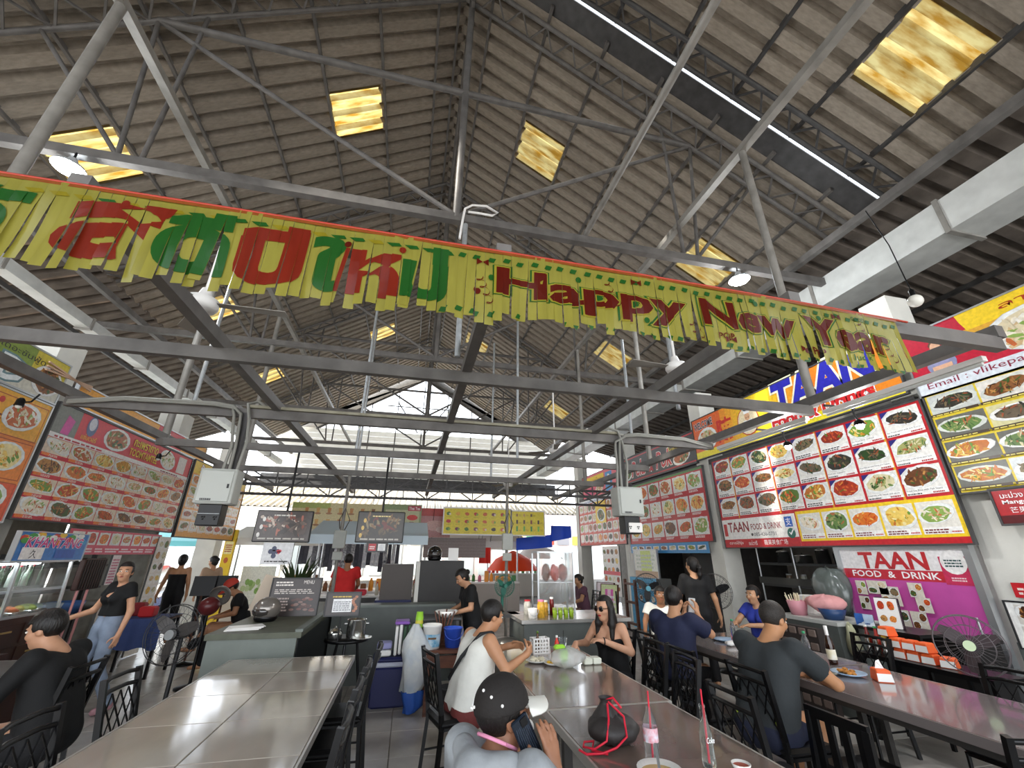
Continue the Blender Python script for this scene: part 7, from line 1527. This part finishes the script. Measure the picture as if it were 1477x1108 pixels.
t = thing('parasol', 'white and red parasol behind the orange one', 'parasol', (4.9, 16.6, 0)); MB().lathe([(1.0, 1.5), (.6, 1.8), (.05, 2.0), (0, 2.01)], n=8).build('canopy', mat('white_canvas', '#e8e2de', .7), t); MB().tube([(0, 0, 0), (0, 0, 2)], .025).build('pole', WHITE, t)
# hall end posts with small boxes
for lab, x in (('slim steel post with a grey junction box left of centre', -1.2), ('slim steel post with a grey junction box right of centre', 1.85)):
    t = thing('steel_post', lab, 'post', (x, 8.43, 0)); MB().tube([(0, 0, 0), (0, 0, 3.0)], .03).build('post', STEELL, t); MB().cbox((0, -.06, 1.87), (.2, .1, .3), .01).build('junction_box', CABM, t); MB().cbox((0, -.05, 1.6), (.16, .08, .14), .01).build('outlet', CABM, t); MB().tube([(.05, -.04, 2.02), (.12, -.03, 2.2), (.02, -.04, 2.4), (-.06, -.03, 2.2), (-.03, -.04, 2.05)], .008).build('cable_loop', BLK, t)
# rear stalls
def stall(label, x0, x1, Y, c, top, seedv, n=14):
    t = thing('market_stall', label, 'stall', ((x0+x1)/2, Y, 0)); w = x1-x0
    MB().bbox((-w/2, 0, 0), (w/2, .6, .85)).build('counter', mat('stall'+c.strip('#'), c, .6), t); MB().bbox((-w/2, -.02, .85), (w/2, .62, .89)).build('worktop', WHITE, t)
    for s in (-1, 1): MB().tube([(s*w/2, .3, 0), (s*w/2, .3, 2.2)], .025).build('post', ALU, t)
    MB().add([(-w/2-.1, -.5, 2.0), (w/2+.1, -.5, 2.0), (w/2+.1, .8, 2.35), (-w/2-.1, .8, 2.35), (-w/2-.1, -.5, 1.82), (w/2+.1, -.5, 1.82)], [(0, 1, 2, 3), (4, 5, 1, 0)]).build('awning', mat('awn'+top.strip('#'), top, .6), t)
    random.seed(seedv)
    for k in range(n):
        x = x0+w*(k+.5)/n; h = random.uniform(.1, .3); c2 = random.choice(['#c8322a', '#e8b83a', '#4a8a4a', '#e8e4dc', '#3a6aa8', '#d87a9a', '#8a5a3a', '#f0a03a'])
        q = thing('stall_item', '%s item from the left on the %s' % (ORD[min(k, 24)], label.split(' behind')[0].split(' at ')[0].split(' across')[0]), 'packet', (x, Y+random.uniform(.15, .45), .89), 0, 'goods on the rear stalls')
        if random.random() < .5: MB().lathe([(0, 0), (.05, 0), (.05, h*.7), (.02, h*.9), (.02, h)], n=10).build('body', mat('gd'+c2.strip('#'), c2, .4), q)
        else: MB().cbox((0, 0, h/2), (.12, .1, h), .015).build('body', mat('gd'+c2.strip('#'), c2, .4), q)
stall('rear stall with a pale blue awning behind the person in red', -1.9, .3, 10.2, '#8a8680', '#cfe0ea', 1, 14)
stall('rear stall with a white and red awning at centre', .5, 3.3, 13.2, '#b4aca4', '#e4dcd8', 2, 16)
stall('rear stall at the left in front of the bright street', -4.6, -2.4, 13.6, '#d8cfc4', '#f0efe8', 3, 12)
stall('turquoise stall across the street at far left', -10.4, -7.2, 18.5, '#8fc4c8', '#7ad0d4', 4, 10)
stall('pale stall across the street beneath the blue tarpaulin', 3.4, 5.6, 19.0, '#d8d4cc', '#f4f0ea', 5, 12)
t = thing('clothes_rail', 'rail of patterned grey and white clothes across the street', 'clothes rail', (-1.6, 15.0, 0)); MB().tube([(-1.7, 0, 0), (-1.7, 0, 1.95), (1.3, 0, 1.95), (1.3, 0, 0)], .025).build('rail', ALU, t)
random.seed(10)
for k in range(24):
    g = thing('hanging_shirt', ORD[min(k, 24)]+' patterned shirt from the left on the street rail', 'clothing', (-3.2+.125*k, 15.0, 1.93), 0, 'clothes on the street rail'); c = random.choice(['#8a8a90', '#d8d8dc', '#5a5a64', '#b4b8c4', '#3a3a44', '#c9b4bc']); L = random.uniform(.6, .85)
    MB().add([(-.055, -.02, 0), (.055, -.02, 0), (.06, -.05, -L), (-.06, -.05, -L), (-.055, .1, -.02), (.055, .1, -.02), (.06, .14, -L), (-.06, .14, -L)], [(0, 3, 2, 1), (4, 5, 6, 7), (0, 4, 7, 3), (1, 2, 6, 5), (0, 1, 5, 4)]).build('shirt', mat('sh'+c.strip('#'), c, .8, nscale=18, col2=random.choice(['#e8e8ea', '#4a4a54'])), g)
# car
t = thing('car', 'white and blue taxi parked in the street at far left', 'car', (-7.2, 14.3, 0), .25); CW = mat('car_white', '#e8eaf0', .15, coat=1); CB = mat('car_blue', '#2a5ac8', .2, coat=1)
MB().cbox((0, 0, .42), (1.65, 3.9, .42), .1).build('lower_body', CB, t); MB().cbox((0, 0, .7), (1.6, 3.8, .25), .08).build('upper_body', CW, t); MB().cbox((0, .15, 1.08), (1.45, 2.1, .55), .1, taper=.8).build('cabin', CW, t)
MB().add([(-.62, -.92, .86), (.62, -.92, .86), (.5, -.7, 1.28), (-.5, -.7, 1.28)], [(0, 1, 2, 3)]).build('windscreen', mat('car_glass', '#6a8aa8', .05, coat=1), t)
for s in (-1, 1):
    MB().add([(s*.735, -.7, .88), (s*.735, 1.0, .88), (s*.62, .85, 1.28), (s*.62, -.55, 1.28)], [(0, 1, 2, 3) if s > 0 else (3, 2, 1, 0)]).build('side_window', mat('car_glass', '#6a8aa8', .05, coat=1), t)
    for y in (-1.2, 1.25): MB().lathe([(0, -.1), (.2, -.1), (.31, -.09), (.31, .09), (.2, .1), (0, .1)], c=(s*.76, y, .31), n=18, R=Matrix.Rotation(PI/2, 3, 'Y')).build('wheel', BLK, t)
    MB().sphere((s*.6, -1.92, .62), .1, 10, 6, (1.3, .4, .8)).build('headlight', CLEAR, t)
# bright shop fronts closing the street
for lab, x0, x1, z, c, Y in (('cream shop front at the far end of the street, left', -16, -7.5, 4.6, '#e8e2d4', 31), ('white shop front at the far end of the street, centre', -7.4, 2.2, 4.4, '#f0efec', 31.3), ('pale pink shop front at the far end of the street, right', 2.3, 14, 4.5, '#ecdcd8', 31.1)):
    t = thing('shop_building', lab, 'building', ((x0+x1)/2, Y, 0)); w = x1-x0; MB().bbox((-w/2, 0, 0), (w/2, .2, z)).build('wall', mat('front'+c.strip('#'), c, .7), t); random.seed(int(w*10)); n = int(w/1.1)
    for k in range(n):
        x = -w/2+w*(k+.5)/n; c2 = random.choice(['#7ab0b8', '#c8503a', '#4a7ac0', '#e8c84a', '#8a8a90', '#d88aa0', '#5aa07a']); MB().bbox((x-.4, -.03, .3), (x+.4, 0, 2.1)).build('window', mat('shopwin', '#d4dee0', .3), t); MB().bbox((x-.45, -.08, 2.3), (x+.45, -.02, 2.9)).build('shop_board', mat('sb_'+c2.strip('#'), c2, .5), t)
t = thing('yellow_post', 'yellow painted post with signs at the left edge of the street opening', 'post', (-4.55, 13.05, 0)); MB().bbox((-.12, -.05, 0), (.12, .05, 2.2)).build('post', mat('yellow_paint', '#f0c82a', .5), t)
b = Board(); b.rect(-.09, 1.6, .18, .3, '#f8e8a0', 1); b.disc(0, 1.45, .05, .07, '#c8602a', 2); b.lines(-.08, 1.65, .16, .2, 4, '#b03a1a', 2); o = b.build('print', t); o.location = (0, -.052, 0)
t, b = board_thing('dish_poster', 'pale poster with faint green plants behind the seated man in the red cap', 'poster', (-4.2, 13.3, .4), 0, .8, .9, '#f0f0e0', None, fr=0); random.seed(1)
for k in range(14): b.disc(random.uniform(.1, .7), random.uniform(.1, .6), .06, .08, random.choice(['#8ab05a', '#a8c07a', '#c8d8a0']), 2+k*.1, 7)
b.build('print', t)
t = thing('condiment_rack', 'row of dark bottles and white tubs on the counter by the person in red', 'rack', (-.6, 9.0, 0)); MB().bbox((-.9, -.15, 0), (.75, .2, .9)).build('counter', STEELD, t); MB().bbox((-.92, -.17, .9), (.77, .22, .93)).build('worktop', WHITE, t)
random.seed(12)
for k in range(9):
    x = -.1+.085*k-.6+.2
    q = thing('condiment', ORD[k]+' condiment bottle from the left by the person in red', 'bottle', (x, 8.98, .93), 0, 'condiments by the person in red'); c = random.choice(['#5a1a16', '#2a1a12', '#a8322a', '#d8d4c4', '#8a6a2a']); MB().lathe([(0, 0), (.03, 0), (.03, .12), (.012, .17), (.012, .2)], n=10).build('body', mat('cd'+c.strip('#'), c, .25), q); MB().lathe([(.014, .195), (.014, .22), (0, .22)], n=8).build('cap', REDP, q)
t = thing('box', 'red plastic box on the counter right of the person in red', 'box', (-.78, 9.0, .93)); MB().cbox((0, 0, .05), (.2, .2, .1), .02).build('carton', REDP, t)

hg = MB()
for x, y, z0 in ((-2.8, 11.9, 2.84), (-1.0, 11.9, 2.84), (-.5, 11.9, 2.86), (.1, 11.9, 2.86), (.4, 12.1, 2.8), (.95, 12.1, 2.8), (.6, 12.3, 2.05), (1.9, 12.3, 2.05), (1.0, 11.5, 2.76), (2.4, 11.5, 2.76), (2.8, 11.5, 2.73), (3.4, 11.5, 2.73)):
    hg = MB().tube([(x, y, z0-.02), (x, 11.85, 3.05)], .006, 5).build('hanging_wire', BLK, bpy.data.objects['lattice_girder.001'], loc=(0, -11.8, 0))
for x, y, z0 in ((3.1, 12.6, 2.08), (4.1, 12.6, 2.2), (4.7, 12.55, 2.45), (2.05, 12.8, 1.86), (2.3, 12.8, 1.86)):
    MB().tube([(x, y, z0-.01), (x, 11.85, 3.05)], .006, 5).build('hanging_wire', BLK, bpy.data.objects['lattice_girder.001'], loc=(0, -11.8, 0))
